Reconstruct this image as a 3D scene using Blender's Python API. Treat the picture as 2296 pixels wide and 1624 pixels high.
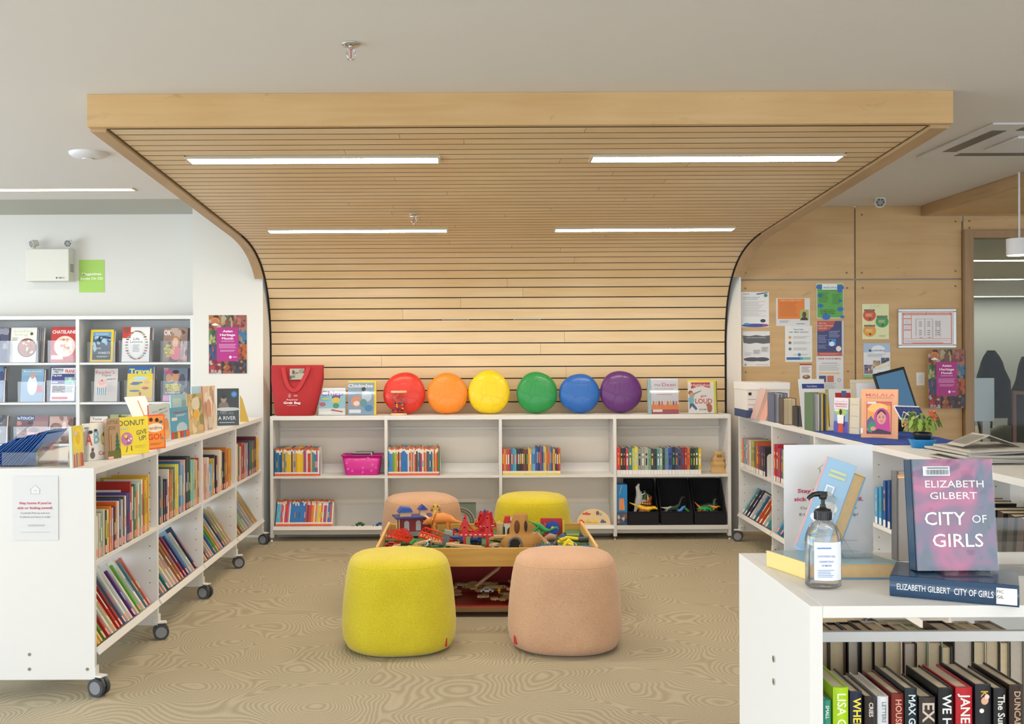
import bpy, math, random
from mathutils import Vector, Matrix, Euler
random.seed(7)
for _o in list(bpy.data.objects): bpy.data.objects.remove(_o)
SC = bpy.context.scene
COL = SC.collection
PI = math.pi
# ---------------------------------------------------------------- camera
F = 2350.0; CX = 1058.0; CY = 794.0; CZ = 1.516; ROLL = 0.0045
cam_d = bpy.data.cameras.new('camera'); cam = bpy.data.objects.new('camera', cam_d); COL.objects.link(cam)
cam_d.sensor_width = 36.0; cam_d.lens = 36.0*F/2296.0
cam_d.shift_x = (1148.0-CX)/2296.0; cam_d.shift_y = -(812.0-CY)/2296.0
cam.location = (0, 0, CZ)
cam.rotation_euler = (Matrix.Rotation(PI/2, 3, 'X') @ Matrix.Rotation(-ROLL, 3, 'Z')).to_euler()
cam_d.clip_start = 0.05; cam_d.clip_end = 100
SC.camera = cam
SC.view_settings.view_transform = 'Standard'; SC.view_settings.look = 'None'
SC.view_settings.gamma = 1.0; SC.view_settings.use_curve_mapping = False
SC.view_settings.exposure = 0.45
SC.cycles.transparent_max_bounces = 24
def P(px, py, Y):
    """pixel of the 2296x1624 frame at depth Y -> (x, z)"""
    dx = px-CX; dy = py-CY
    return ((dx-ROLL*dy)*Y/F, CZ-(dy+ROLL*dx)*Y/F)
# ---------------------------------------------------------------- world (daylight through the open back and left sides)
W = bpy.data.worlds.new('world'); SC.world = W; W.use_nodes = True
W.node_tree.nodes['Background'].inputs[0].default_value = (0.86, 0.93, 1.0, 1)
W.node_tree.nodes['Background'].inputs[1].default_value = 1.9
def area(name, loc, rot, sx, sy, power, color):
    l = bpy.data.lights.new(name, 'AREA'); l.shape = 'RECTANGLE'; l.size = sx; l.size_y = sy
    l.energy = power; l.color = color
    o = bpy.data.objects.new(name, l); COL.objects.link(o); o.location = loc; o.rotation_euler = rot
    return o
# unseen area lamps added as daylight fill, tilted up towards the ceiling
area('daylight_fill_behind', (0.5, -3.6, 1.2), (PI/2+.15, 0, 0), 9.0, 2.0, 50, (0.95, 0.97, 1.0))
area('daylight_fill_left', (-6.8, 3.0, 1.2), (PI/2+.15, 0, -PI/2), 7.0, 2.0, 150, (0.78, 0.89, 1.0))
# ---------------------------------------------------------------- colour and materials
def lin(h):
    if isinstance(h, str):
        h = h.lstrip('#'); c = [int(h[i:i+2], 16)/255 for i in (0, 2, 4)]
    else: c = list(h)
    return tuple(x/12.92 if x <= .04045 else ((x+.055)/1.055)**2.4 for x in c)
MATS = {}
def mat(name, col, rough=.5, metal=0, bump=0, bscale=200, var=0, vscale=8, emit=None, estr=0, coat=0, spec=.5, sheen=0):
    if name in MATS: return MATS[name]
    m = bpy.data.materials.new(name); m.use_nodes = True; n = m.node_tree.nodes; L = m.node_tree.links
    b = n['Principled BSDF']; c = lin(col)
    b.inputs['Base Color'].default_value = (*c, 1); b.inputs['Roughness'].default_value = rough
    b.inputs['Metallic'].default_value = metal; b.inputs['Specular IOR Level'].default_value = spec
    if coat: b.inputs['Coat Weight'].default_value = coat; b.inputs['Coat Roughness'].default_value = .08
    if sheen: b.inputs['Sheen Weight'].default_value = sheen
    if emit: b.inputs['Emission Color'].default_value = (*lin(emit), 1); b.inputs['Emission Strength'].default_value = estr
    if bump or var:
        tc = n.new('ShaderNodeTexCoord')
    if var:
        nz = n.new('ShaderNodeTexNoise'); nz.inputs['Scale'].default_value = vscale; nz.inputs['Detail'].default_value = 4
        L.new(tc.outputs['Object'], nz.inputs['Vector'])
        mx = n.new('ShaderNodeMix'); mx.data_type = 'RGBA'
        mx.inputs[6].default_value = (*[x*(1-var) for x in c], 1); mx.inputs[7].default_value = (*[min(1, x*(1+var)) for x in c], 1)
        L.new(nz.outputs['Fac'], mx.inputs[0]); L.new(mx.outputs[2], b.inputs['Base Color'])
    if bump:
        n2 = n.new('ShaderNodeTexNoise'); n2.inputs['Scale'].default_value = bscale; n2.inputs['Detail'].default_value = 3
        L.new(tc.outputs['Object'], n2.inputs['Vector'])
        bp = n.new('ShaderNodeBump'); bp.inputs['Strength'].default_value = bump; bp.inputs['Distance'].default_value = .002
        L.new(n2.outputs['Fac'], bp.inputs['Height']); L.new(bp.outputs['Normal'], b.inputs['Normal'])
    MATS[name] = m; return m
def pm(h, rough=.38):
    """plain printed / plastic colour"""
    return mat('print_'+h.lstrip('#')+('' if rough == .38 else '_%d' % (rough*100)), h, rough)
def wood(name, c1, c2, axis=0, sc=1.0, rough=.45, knots=0.0):
    if name in MATS: return MATS[name]
    m = bpy.data.materials.new(name); m.use_nodes = True; n = m.node_tree.nodes; L = m.node_tree.links
    b = n['Principled BSDF']; b.inputs['Roughness'].default_value = rough
    tc = n.new('ShaderNodeTexCoord'); mp = n.new('ShaderNodeMapping')
    s = [14*sc]*3; s[axis] = 1.1*sc; mp.inputs['Scale'].default_value = s
    L.new(tc.outputs['Object'], mp.inputs['Vector'])
    nz = n.new('ShaderNodeTexNoise'); nz.inputs['Scale'].default_value = 2.2; nz.inputs['Detail'].default_value = 6; nz.inputs['Distortion'].default_value = .6
    L.new(mp.outputs['Vector'], nz.inputs['Vector'])
    n3 = n.new('ShaderNodeTexNoise'); n3.inputs['Scale'].default_value = 1.3; n3.inputs['Detail'].default_value = 2
    L.new(tc.outputs['Object'], n3.inputs['Vector'])
    ad = n.new('ShaderNodeMath'); ad.operation = 'ADD'; L.new(nz.outputs['Fac'], ad.inputs[0]); L.new(n3.outputs['Fac'], ad.inputs[1])
    hv = n.new('ShaderNodeMapRange'); hv.inputs['From Min'].default_value = .65; hv.inputs['From Max'].default_value = 1.35
    L.new(ad.outputs[0], hv.inputs['Value'])
    mx = n.new('ShaderNodeMix'); mx.data_type = 'RGBA'; mx.inputs[6].default_value = (*lin(c1), 1); mx.inputs[7].default_value = (*lin(c2), 1)
    L.new(hv.outputs[0], mx.inputs[0]); out = mx.outputs[2]
    if knots:
        mp2 = n.new('ShaderNodeMapping'); s2 = [1.0, 1.0, 1.0]; s2[axis] = .45; mp2.inputs['Scale'].default_value = s2
        L.new(tc.outputs['Object'], mp2.inputs['Vector'])
        v = n.new('ShaderNodeTexNoise'); v.inputs['Scale'].default_value = 9; v.inputs['Detail'].default_value = 8; v.inputs['Distortion'].default_value = 1.9
        L.new(mp2.outputs['Vector'], v.inputs['Vector'])
        r = n.new('ShaderNodeMapRange'); r.inputs['From Min'].default_value = .66; r.inputs['From Max'].default_value = .74
        r.inputs['To Max'].default_value = knots; L.new(v.outputs['Fac'], r.inputs['Value'])
        m2 = n.new('ShaderNodeMix'); m2.data_type = 'RGBA'; m2.inputs[7].default_value = (*[x*.55 for x in lin(c1)], 1)
        L.new(out, m2.inputs[6]); L.new(r.outputs[0], m2.inputs[0]); out = m2.outputs[2]
    L.new(out, b.inputs['Base Color'])
    bp = n.new('ShaderNodeBump'); bp.inputs['Strength'].default_value = .08; bp.inputs['Distance'].default_value = .001
    L.new(nz.outputs['Fac'], bp.inputs['Height']); L.new(bp.outputs['Normal'], b.inputs['Normal'])
    MATS[name] = m; return m
def clear(name, tint=(1, 1, 1), refl=.9, base=.06, rough=.03):
    """thin clear plastic or glass: transparent with a fresnel gloss"""
    if name in MATS: return MATS[name]
    m = bpy.data.materials.new(name); m.use_nodes = True; n = m.node_tree.nodes; L = m.node_tree.links
    n.remove(n['Principled BSDF']); out = n['Material Output']
    t = n.new('ShaderNodeBsdfTransparent'); t.inputs[0].default_value = (*tint, 1)
    g = n.new('ShaderNodeBsdfGlossy'); g.inputs['Roughness'].default_value = rough
    lw = n.new('ShaderNodeFresnel'); lw.inputs['IOR'].default_value = 1.45
    ma = n.new('ShaderNodeMath'); ma.operation = 'MULTIPLY_ADD'; ma.inputs[1].default_value = refl; ma.inputs[2].default_value = base
    L.new(lw.outputs[0], ma.inputs[0])
    mx = n.new('ShaderNodeMixShader'); L.new(ma.outputs[0], mx.inputs[0]); L.new(t.outputs[0], mx.inputs[1]); L.new(g.outputs[0], mx.inputs[2])
    L.new(mx.outputs[0], out.inputs['Surface']); MATS[name] = m; return m
def emis(name, col, s):
    if name in MATS: return MATS[name]
    m = bpy.data.materials.new(name); m.use_nodes = True; n = m.node_tree.nodes; L = m.node_tree.links
    n.remove(n['Principled BSDF']); e = n.new('ShaderNodeEmission'); e.inputs[0].default_value = (*lin(col), 1); e.inputs[1].default_value = s
    L.new(e.outputs[0], n['Material Output'].inputs['Surface']); MATS[name] = m; return m
WHITE = mat('white_laminate', '#e2e1de', .42, var=.012, vscale=3)
SHELFW = mat('shelf_white', '#e3e2df', .45)
# ---------------------------------------------------------------- mesh builder
class MB:
    def __init__(s): s.v = []; s.f = []; s.mi = []; s.sm = []; s.mats = []; s.T = Matrix.Identity(4)
    def m(s, mt):
        if mt not in s.mats: s.mats.append(mt)
        return s.mats.index(mt)
    def add(s, vs, fs, mt, smooth=False):
        o = len(s.v); k = s.m(mt); T = s.T
        s.v += [T @ Vector(p) for p in vs]
        for f in fs: s.f.append([i+o for i in f]); s.mi.append(k); s.sm.append(smooth)
        return s
    def box(s, x0, x1, y0, y1, z0, z1, mt, R=None, c=None):
        vs = [(x, y, z) for x in (x0, x1) for y in (y0, y1) for z in (z0, z1)]
        if R is not None:
            c = Vector(c if c else ((x0+x1)/2, (y0+y1)/2, (z0+z1)/2)); vs = [c+R @ (Vector(p)-c) for p in vs]
        return s.add(vs, [(0, 1, 3, 2), (4, 6, 7, 5), (0, 4, 5, 1), (2, 3, 7, 6), (0, 2, 6, 4), (1, 5, 7, 3)], mt)
    def bar(s, a, b, w, h, mt):
        a = Vector(a); b = Vector(b); d = b-a; q = d.to_track_quat('Z', 'Y').to_matrix()
        L = d.length; vs = [a+q @ Vector((x, y, z)) for x in (-w/2, w/2) for y in (-h/2, h/2) for z in (0, L)]
        return s.add(vs, [(0, 1, 3, 2), (4, 6, 7, 5), (0, 4, 5, 1), (2, 3, 7, 6), (0, 2, 6, 4), (1, 5, 7, 3)], mt)
    def cyl(s, a, b, r, mt, n=20, r2=None, smooth=True, caps=True):
        a = Vector(a); b = Vector(b); r2 = r if r2 is None else r2; q = (b-a).to_track_quat('Z', 'Y').to_matrix()
        vs = []
        for p, rr in ((a, r), (b, r2)):
            for i in range(n):
                t = 2*PI*i/n; vs.append(p+q @ Vector((rr*math.cos(t), rr*math.sin(t), 0)))
        s.add(vs, [(i, (i+1) % n, n+(i+1) % n, n+i) for i in range(n)], mt, smooth)
        if caps: s.add(vs, [tuple(range(n-1, -1, -1)), tuple(range(n, 2*n))], mt)
        return s
    def tube(s, pts, r, mt, n=8, closed=False):
        pts = [Vector(p) for p in pts]; N = len(pts); rs = r if isinstance(r, (list, tuple)) else [r]*N
        vs = []; up = None
        for i, p in enumerate(pts):
            d = (pts[(i+1) % N] - pts[i-1]) if closed else (pts[min(i+1, N-1)]-pts[max(i-1, 0)])
            d.normalize()
            if up is None: up = Vector((0, 0, 1)) if abs(d.z) < .9 else Vector((1, 0, 0))
            x = d.cross(up)
            if x.length < 1e-4: x = d.cross(Vector((1, 0.3, 0)))
            x.normalize(); y = x.cross(d); up = y
            for k in range(n):
                t = 2*PI*k/n; vs.append(p+x*rs[i]*math.cos(t)+y*rs[i]*math.sin(t))
        fs = []
        for i in range(N if closed else N-1):
            j = (i+1) % N
            for k in range(n): fs.append((i*n+k, j*n+k, j*n+(k+1) % n, i*n+(k+1) % n))
        s.add(vs, fs, mt, True)
        if not closed: s.add(vs, [tuple(range(n)), tuple(range(N*n-1, N*n-n-1, -1))], mt)
        return s
    def loft(s, rings, mt, smooth=True, cap=True):
        n = len(rings[0]); vs = [p for r in rings for p in r]; fs = []
        for i in range(len(rings)-1):
            for k in range(n): fs.append((i*n+k, i*n+(k+1) % n, (i+1)*n+(k+1) % n, (i+1)*n+k))
        s.add(vs, fs, mt, smooth)
        if cap: s.add(vs, [tuple(range(n-1, -1, -1)), tuple(range((len(rings)-1)*n, len(rings)*n))], mt, False)
        return s
    def lathe(s, prof, mt, n=28, c=(0, 0, 0), smooth=True, cap=True, sx=1, sy=1):
        rings = [[(c[0]+sx*r*math.cos(2*PI*i/n), c[1]+sy*r*math.sin(2*PI*i/n), c[2]+z) for i in range(n)] for r, z in prof]
        return s.loft(rings, mt, smooth, cap)
    def ell(s, c, rx, ry, rz, mt, n=14, k=9, R=None):
        rings = []; c = Vector(c); R = R or Matrix.Identity(3)
        for j in range(k+1):
            a = -PI/2+PI*j/k; r = max(math.cos(a), .001)
            rings.append([c+R @ Vector((rx*r*math.cos(2*PI*i/n), ry*r*math.sin(2*PI*i/n), rz*math.sin(a))) for i in range(n)])
        return s.loft(rings, mt, True, False)
    def prism(s, poly, lo, hi, mt, axis='y', smooth=False):
        """polygon extruded along an axis: poly in the other two coordinates"""
        def q(p, t):
            return (p[0], t, p[1]) if axis == 'y' else ((t, p[0], p[1]) if axis == 'x' else (p[0], p[1], t))
        n = len(poly); vs = [q(p, lo) for p in poly]+[q(p, hi) for p in poly]
        s.add(vs, [(i, (i+1) % n, n+(i+1) % n, n+i) for i in range(n)], mt, smooth)
        return s.add(vs, [tuple(range(n-1, -1, -1)), tuple(range(n, 2*n))], mt)
    def build(s, name, parent=None, loc=None, rot=None, bevel=0, M=None, seg=2, **props):
        me = bpy.data.meshes.new(name); me.from_pydata([tuple(p) for p in s.v], [], s.f)
        for mt in s.mats: me.materials.append(mt)
        me.polygons.foreach_set('material_index', s.mi); me.polygons.foreach_set('use_smooth', s.sm)
        me.update()
        import bmesh
        bm = bmesh.new(); bm.from_mesh(me)
        if FIXN[0]: bmesh.ops.recalc_face_normals(bm, faces=[f for f in bm.faces])
        bm.to_mesh(me); bm.free()
        o = bpy.data.objects.new(name, me); COL.objects.link(o)
        if loc is not None: o.location = loc
        if rot is not None: o.rotation_euler = rot
        if M is not None: o.matrix_world = M
        if parent is not None: o.parent = parent
        if bevel:
            b = o.modifiers.new('bevel', 'BEVEL'); b.width = bevel; b.segments = seg; b.limit_method = 'ANGLE'; b.angle_limit = .6
        for k, v in props.items(): o[k] = v
        return o
FIXN = [True]
def tag(o, label, cat, group=None, kind=None):
    o['label'] = label; o['category'] = cat
    if group: o['group'] = group
    if kind: o['kind'] = kind
    return o
def empty(name, label=None, cat=None, loc=(0, 0, 0), rz=0, group=None, M=None, kind=None):
    o = bpy.data.objects.new(name, None); COL.objects.link(o); o.empty_display_size = .05
    o.location = loc; o.rotation_euler = (0, 0, rz)
    if M is not None: o.matrix_world = M
    if label: tag(o, label, cat, group)
    if kind: o['kind'] = kind
    return o
def struct(mb, name, bevel=0, **k):
    o = mb.build(name, bevel=bevel, **k); o['kind'] = 'structure'; return o
# ---------------------------------------------------------------- lettering
GL = {}
def glyphs(txt, bold, sp=1.0):
    key = (txt, bold, sp)
    if key not in GL:
        c = bpy.data.curves.new('t', 'FONT'); c.body = txt; c.resolution_u = 2; c.align_x = 'CENTER'; c.align_y = 'CENTER'
        c.offset = bold; c.space_character = sp; c.size = 1
        o = bpy.data.objects.new('t', c); me = o.to_mesh()
        GL[key] = ([v.co.copy() for v in me.vertices], [tuple(p.vertices) for p in me.polygons])
        o.to_mesh_clear(); bpy.data.objects.remove(o); bpy.data.curves.remove(c)
    return GL[key]
class Art:
    """flat printing on a surface: u to the right, v up, each layer a hair in front of the last; the sheet faces local -Y"""
    def __init__(s, mb, x0, z0, w, h, y, step=.00025, M=None):
        s.mb = mb; s.x0 = x0; s.z0 = z0; s.w = w; s.h = h; s.y = y; s.st = step; s.M = M or Matrix.Identity(4)
    def _n(s): s.y -= s.st; return s.y
    def _p(s, u, v, y): return s.M @ Vector((s.x0+u*s.w, y, s.z0+v*s.h))
    def poly(s, pts, c):
        y = s._n(); FIXN[0] = FIXN[0]
        s.mb.add([s._p(u, v, y) for u, v in pts], [tuple(range(len(pts)))], c if not isinstance(c, str) else pm(c)); return s
    def rect(s, u0, v0, u1, v1, c): return s.poly([(u0, v0), (u1, v0), (u1, v1), (u0, v1)], c)
    def ell(s, u, v, ru, rv, c, n=20, a0=0, a1=2*PI):
        return s.poly([(u+ru*math.cos(a0+(a1-a0)*i/n), v+rv*math.sin(a0+(a1-a0)*i/n)) for i in range(n if a1-a0 > 6.2 else n+1)], c)
    def circ(s, u, v, r, c, n=20): return s.ell(u, v, r, r*s.w/s.h, c, n)
    def ring(s, u, v, r, t, c, n=24):
        k = s.w/s.h; y = s._n(); o = [(u+r*math.cos(2*PI*i/n), v+r*k*math.sin(2*PI*i/n)) for i in range(n)]
        q = [(u+(r-t)*math.cos(2*PI*i/n), v+(r-t)*k*math.sin(2*PI*i/n)) for i in range(n)]
        s.mb.add([s._p(a, b, y) for a, b in o+q], [(i, (i+1) % n, n+(i+1) % n, n+i) for i in range(n)], pm(c) if isinstance(c, str) else c); return s
    def lines(s, u0, v0, u1, v1, n, c, th=.4, jag=.25, seed=1):
        r = random.Random(seed); dv = (v1-v0)/n; y = s._n(); vs = []; fs = []
        for i in range(n):
            e = u1-(u1-u0)*jag*r.random(); b = v1-(i+1)*dv+dv*(1-th)/2; k = len(vs)
            vs += [s._p(u0, b, y), s._p(e, b, y), s._p(e, b+dv*th, y), s._p(u0, b+dv*th, y)]; fs.append((k, k+1, k+2, k+3))
        s.mb.add(vs, fs, pm(c) if isinstance(c, str) else c); return s
    def txt(s, t, u, v, hgt, c, bold=.0, wid=None, rot=0, sp=1.0, shear=0):
        """centred at u,v; hgt = capital height as a share of the sheet's height; wid = width as a share of the sheet's width"""
        vs, fs = glyphs(t, bold, sp)
        if not vs: return s
        xs = [p.x for p in vs]; W0 = max(xs)-min(xs); cx = (max(xs)+min(xs))/2
        k = hgt*s.h/.69; kx = k if wid is None else wid*s.w/max(W0, 1e-6)
        y = s._n(); ca, sa = math.cos(rot), math.sin(rot); out = []
        zs = [p.y for p in vs]; cz = .345 if max(zs) > .5 else (max(zs)+min(zs))/2
        b0 = [p.y for p in glyphs('H', 0)[0]]; cz = (max(b0)+min(b0))/2
        for p in vs:
            a = (p.x-cx)*kx+shear*(p.y-cz)*k; b = (p.y-cz)*k
            out.append(s.M @ Vector((s.x0+u*s.w+a*ca-b*sa, y, s.z0+v*s.h+a*sa+b*ca)))
        s.mb.add(out, fs, pm(c) if isinstance(c, str) else c); return s
# ================================================================ the room
def carpet_mat():
    m = bpy.data.materials.new('carpet'); m.use_nodes = True; n = m.node_tree.nodes; L = m.node_tree.links
    b = n['Principled BSDF']; b.inputs['Roughness'].default_value = .95; b.inputs['Specular IOR Level'].default_value = .1
    tc = n.new('ShaderNodeTexCoord')
    wn = n.new('ShaderNodeTexNoise'); wn.inputs['Scale'].default_value = 3.0; wn.inputs['Detail'].default_value = 1
    L.new(tc.outputs['Object'], wn.inputs['Vector'])
    mv = n.new('ShaderNodeVectorMath'); mv.operation = 'MULTIPLY_ADD'; mv.inputs[1].default_value = (.24, .24, 0)
    L.new(wn.outputs['Color'], mv.inputs[0]); L.new(tc.outputs['Object'], mv.inputs[2])
    vo = n.new('ShaderNodeTexVoronoi'); vo.feature = 'SMOOTH_F1'; vo.inputs['Scale'].default_value = 1.7; vo.inputs['Smoothness'].default_value = .35
    L.new(mv.outputs[0], vo.inputs['Vector'])
    mu = n.new('ShaderNodeMath'); mu.operation = 'MULTIPLY'; mu.inputs[1].default_value = 225
    L.new(vo.outputs['Distance'], mu.inputs[0])
    si = n.new('ShaderNodeMath'); si.operation = 'SINE'; L.new(mu.outputs[0], si.inputs[0])
    fn = n.new('ShaderNodeTexNoise'); fn.inputs['Scale'].default_value = 260; fn.inputs['Detail'].default_value = 2
    L.new(tc.outputs['Object'], fn.inputs['Vector'])
    ad = n.new('ShaderNodeMath'); ad.operation = 'MULTIPLY_ADD'; ad.inputs[1].default_value = .36; L.new(si.outputs[0], ad.inputs[0]); 
    f2 = n.new('ShaderNodeMath'); f2.operation = 'MULTIPLY_ADD'; f2.inputs[1].default_value = 3.0; f2.inputs[2].default_value = -1.0
    L.new(fn.outputs['Fac'], f2.inputs[0]); L.new(f2.outputs[0], ad.inputs[2])
    big = n.new('ShaderNodeTexNoise'); big.inputs['Scale'].default_value = .9; L.new(tc.outputs['Object'], big.inputs['Vector'])
    ra = n.new('ShaderNodeValToRGB'); e = ra.color_ramp.elements
    e[0].position = .0; e[0].color = (*lin('#a99e86'), 1); e[1].position = 1; e[1].color = (*lin('#cabfa4'), 1)
    L.new(ad.outputs[0], ra.inputs[0])
    mx = n.new('ShaderNodeMix'); mx.data_type = 'RGBA'; mx.blend_type = 'MULTIPLY'; mx.inputs[0].default_value = .15
    L.new(ra.outputs[0], mx.inputs[6]); L.new(big.outputs['Fac'], mx.inputs[7]); L.new(mx.outputs[2], b.inputs['Base Color'])
    bp = n.new('ShaderNodeBump'); bp.inputs['Strength'].default_value = .5; bp.inputs['Distance'].default_value = .004
    L.new(ad.outputs[0], bp.inputs['Height']); L.new(bp.outputs['Normal'], b.inputs['Normal'])
    return m
CARPET = carpet_mat()
CEIL = mat('ceiling_paint', '#dedcda', .9, bump=.15, bscale=60)
CEIL2 = mat('ceiling_grey_strip', '#b7b8b0', .9)  # greyer tone for the ceiling strip along the left back wall
WALLP = mat('wall_paint', '#dddcd6', .8, bump=.08, bscale=80)
HC = 2.736
struct(MB().box(-8, 14, -4, 22, -.1, 0, CARPET), 'floor')
struct(MB().box(-8, 9, -4, 8.17, HC, HC+.12, CEIL), 'ceiling')
struct(MB().box(-8, -1.735, 8.17, 9.2, HC+.002, HC+.12, CEIL2), 'ceiling')
struct(MB().box(-1.735, 9, 8.17, 8.77, HC, HC+.12, CEIL), 'ceiling')
# left: recessed wall, pier; behind the slats: plain wall
struct(MB().box(-8, -2.316, 9.07, 9.2, 0, HC+.002, WALLP), 'wall_back')
mb = MB(); mb.prism([(-2.316, 8.71), (-1.735, 8.71), (-1.712, 8.92), (-1.712, 9.2), (-2.316, 9.2)], 0, HC+.002, WALLP, axis='z')
struct(mb, 'wall_left')
struct(MB().box(-1.712, 2.158, 9.0, 9.2, 0, HC+.12, WALLP), 'wall_back')
PLY = wood('plywood', '#bd9866', '#d2b282', axis=0, sc=.5, rough=.55, knots=.35)
PLYR = mat('white_reveal', '#dfddd8', .6)
mb = MB(); mb.prism([(2.158, 8.92), (2.225, 8.70), (2.236, 8.70), (2.236, 9.2), (2.158, 9.2)], 0, HC, PLYR, axis='z')
struct(mb, 'trim_1')
GROUT = mat('panel_joint', '#9c978f', .7)
struct(MB().box(2.236, 4.105, 8.785, 9.2, 0, HC, GROUT), 'wall_right')
# plywood panels screwed on the wall
SCREW = mat('screw_head', '#6d5f4a', .35, metal=.7)
zj = P(1700, 628, 8.77)[1]; xj = P(1917, 600, 8.77)[0]
def ply_panel(x0, x1, z0, z1, lab, sc):
    e = empty('plywood_panel', lab, 'wall panel', (x0, 8.783, z0), group='plywood panels screwed to the right wall')
    MB().box(0, x1-x0, -.015, 0, 0, z1-z0, PLY).build('board', e, bevel=.0015)
    for (px, py) in sc:
        x, z = P(px, py, 8.77); m = MB(); m.cyl((x-x0, -.014, z-z0), (x-x0, -.018, z-z0), .008, SCREW, n=12); m.build('screw', e)
ply_panel(2.24, xj-.006, zj+.006, HC, 'upper left plywood panel beside the slatted curve, above the flyers', [(1671, 612), (1898, 612)])
ply_panel(xj+.006, 4.10, zj+.006, HC, 'upper right plywood panel beside the glazed office opening, under the ceiling', [(1932, 482), (2142, 497), (1932, 612), (2142, 608)])
ply_panel(2.24, xj-.006, 0, zj-.006, 'lower left plywood panel covered with flyers behind the counter', [(1671, 647), (1899, 646), (1672, 835), (1901, 833)])
ply_panel(xj+.006, 4.10, 0, zj-.006, 'lower right plywood panel carrying the evacuation plan in its frame', [(1934, 646), (2142, 642)])
ply_panel(4.117, 6.0, 2.535, HC, 'narrow plywood panel above the glazed office opening', [(2173, 496), (2173, 511)])
# glazed opening to the office, with its wooden frame
FR = wood('oak_frame', '#8d6f4e', '#a98a63', axis=2, sc=.6)
x0 = 4.105; mb = MB()
mb.box(x0, x0+.075, 8.72, 8.86, 0, 2.53, FR); mb.box(x0+.075, 6, 8.72, 8.86, 2.465, 2.53, FR); mb.box(x0+.075, 6, 8.72, 8.86, 0, .06, FR)
mb.box(5.925, 6, 8.72, 8.86, .06, 2.465, FR)
w1 = struct(mb, 'window_1', bevel=.002)
MB().box(x0+.07, 5.93, 8.79, 8.798, .05, 2.47, clear('window_glass', (.97, .985, .97), .35, .0)).build('pane', w1)
struct(MB().box(6.0, 14, 8.77, 9.2, 0, 2.9, WALLP), 'wall_right')
# office beyond
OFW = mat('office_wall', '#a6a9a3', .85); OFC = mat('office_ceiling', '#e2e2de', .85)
struct(MB().box(2.2, 14, 21.5, 21.6, 0, 2.9, OFW), 'wall_back')
struct(MB().box(13.9, 14, 9.2, 21.5, 0, 2.9, OFW), 'wall_right')
struct(MB().box(2.2, 2.3, 9.2, 21.5, 0, 2.9, OFW), 'wall_left')
struct(MB().box(2.2, 14, 9.2, 21.5, 2.62, 2.9, OFC), 'ceiling')
struct(MB().box(3.9, 9, 8.87, 9.2, 2.62, 2.9, OFC), 'ceiling')
# right canopy of the next bay
WC1 = '#c69c63'; WC2 = '#dcb67e'
MAPLE = wood('maple', '#c09a64', '#cfae7c', axis=0, sc=.8, rough=.42, knots=.35)
MAPLE_DK = wood('maple_edge', '#a98b65', '#c0a27a', axis=1, sc=.8, rough=.5)
BLACK = mat('black_backing_gap_shade', '#17130f', .9)  # backing, and the slat sides where black stands in for gap shade
e = empty('slatted_canopy', 'second wood canopy at the right edge, in front of the office glazing', 'canopy', (3.754, 8.7, 2.65))
m = MB(); m.box(0, .03, -6.5, 0, -.0, .084, MAPLE_DK); m.box(0, 3, -.0, .03, 0, .084, MAPLE_DK); m.build('edge_rim', e, bevel=.001)
m = MB()
for i in range(64): m.box(.03, 3, -.1*i-.095, -.1*i-.003, .005, .022, MAPLE)
m.build('slat_panel', e)
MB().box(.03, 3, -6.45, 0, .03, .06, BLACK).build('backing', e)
# ---------------------------------------------------------------- the big curved slatted canopy
def bez(p0, p1, p2, p3, n):
    out = []
    for i in range(n+1):
        t = i/n; a = (1-t)**3; b = 3*t*(1-t)**2; c = 3*t*t*(1-t); d = t**3
        out.append((a*p0[0]+b*p1[0]+c*p2[0]+d*p3[0], a*p0[1]+b*p1[1]+c*p2[1]+d*p3[1]))
    return out
PROF = [(4.93, 2.580), (7.75, 2.409)]+bez((7.75, 2.409), (8.5, 2.363), (8.88, 2.15), (8.90, 1.60), 24)[1:]+[(8.90, .62)]
def along(s):
    """point and tangent on the canopy profile at arc length s"""
    for i in range(len(PROF)-1):
        a = PROF[i]; b = PROF[i+1]; d = math.hypot(b[0]-a[0], b[1]-a[1])
        if s <= d or i == len(PROF)-2:
            t = s/d; return (a[0]+(b[0]-a[0])*t, a[1]+(b[1]-a[1])*t), ((b[0]-a[0])/d, (b[1]-a[1])/d)
        s -= d
LEN = sum(math.hypot(PROF[i+1][0]-PROF[i][0], PROF[i+1][1]-PROF[i][1]) for i in range(len(PROF)-1))
XL, XR = -1.70, 2.146
can = empty('slatted_canopy', 'large curved maple slat canopy sweeping from ceiling down to the wall', 'canopy', (0, 4.886, 2.5))
def inv(p): return (p[0], p[1]-4.886, p[2]-2.5)
MB().box(-1.79, 2.25, 0, .044, .083, .236, MAPLE).build('fascia', can, bevel=.002)
lights = [(-1.48, -.174, 5.52, .114), (.639, 1.94, 5.52, .114), (-1.467, -.18, 7.608, .1), (.612, 1.9, 7.608, .1)]
m = MB(); s = .001; i = 0
SLATS = [wood('slat_a', '#d6b88a', '#e2c9a0', 0, .8), wood('slat_b', '#d3b484', '#e0c59a', 0, .9), wood('slat_c', '#d8bb90', '#e4cca4', 0, .7)]
rr = random.Random(3)
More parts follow.
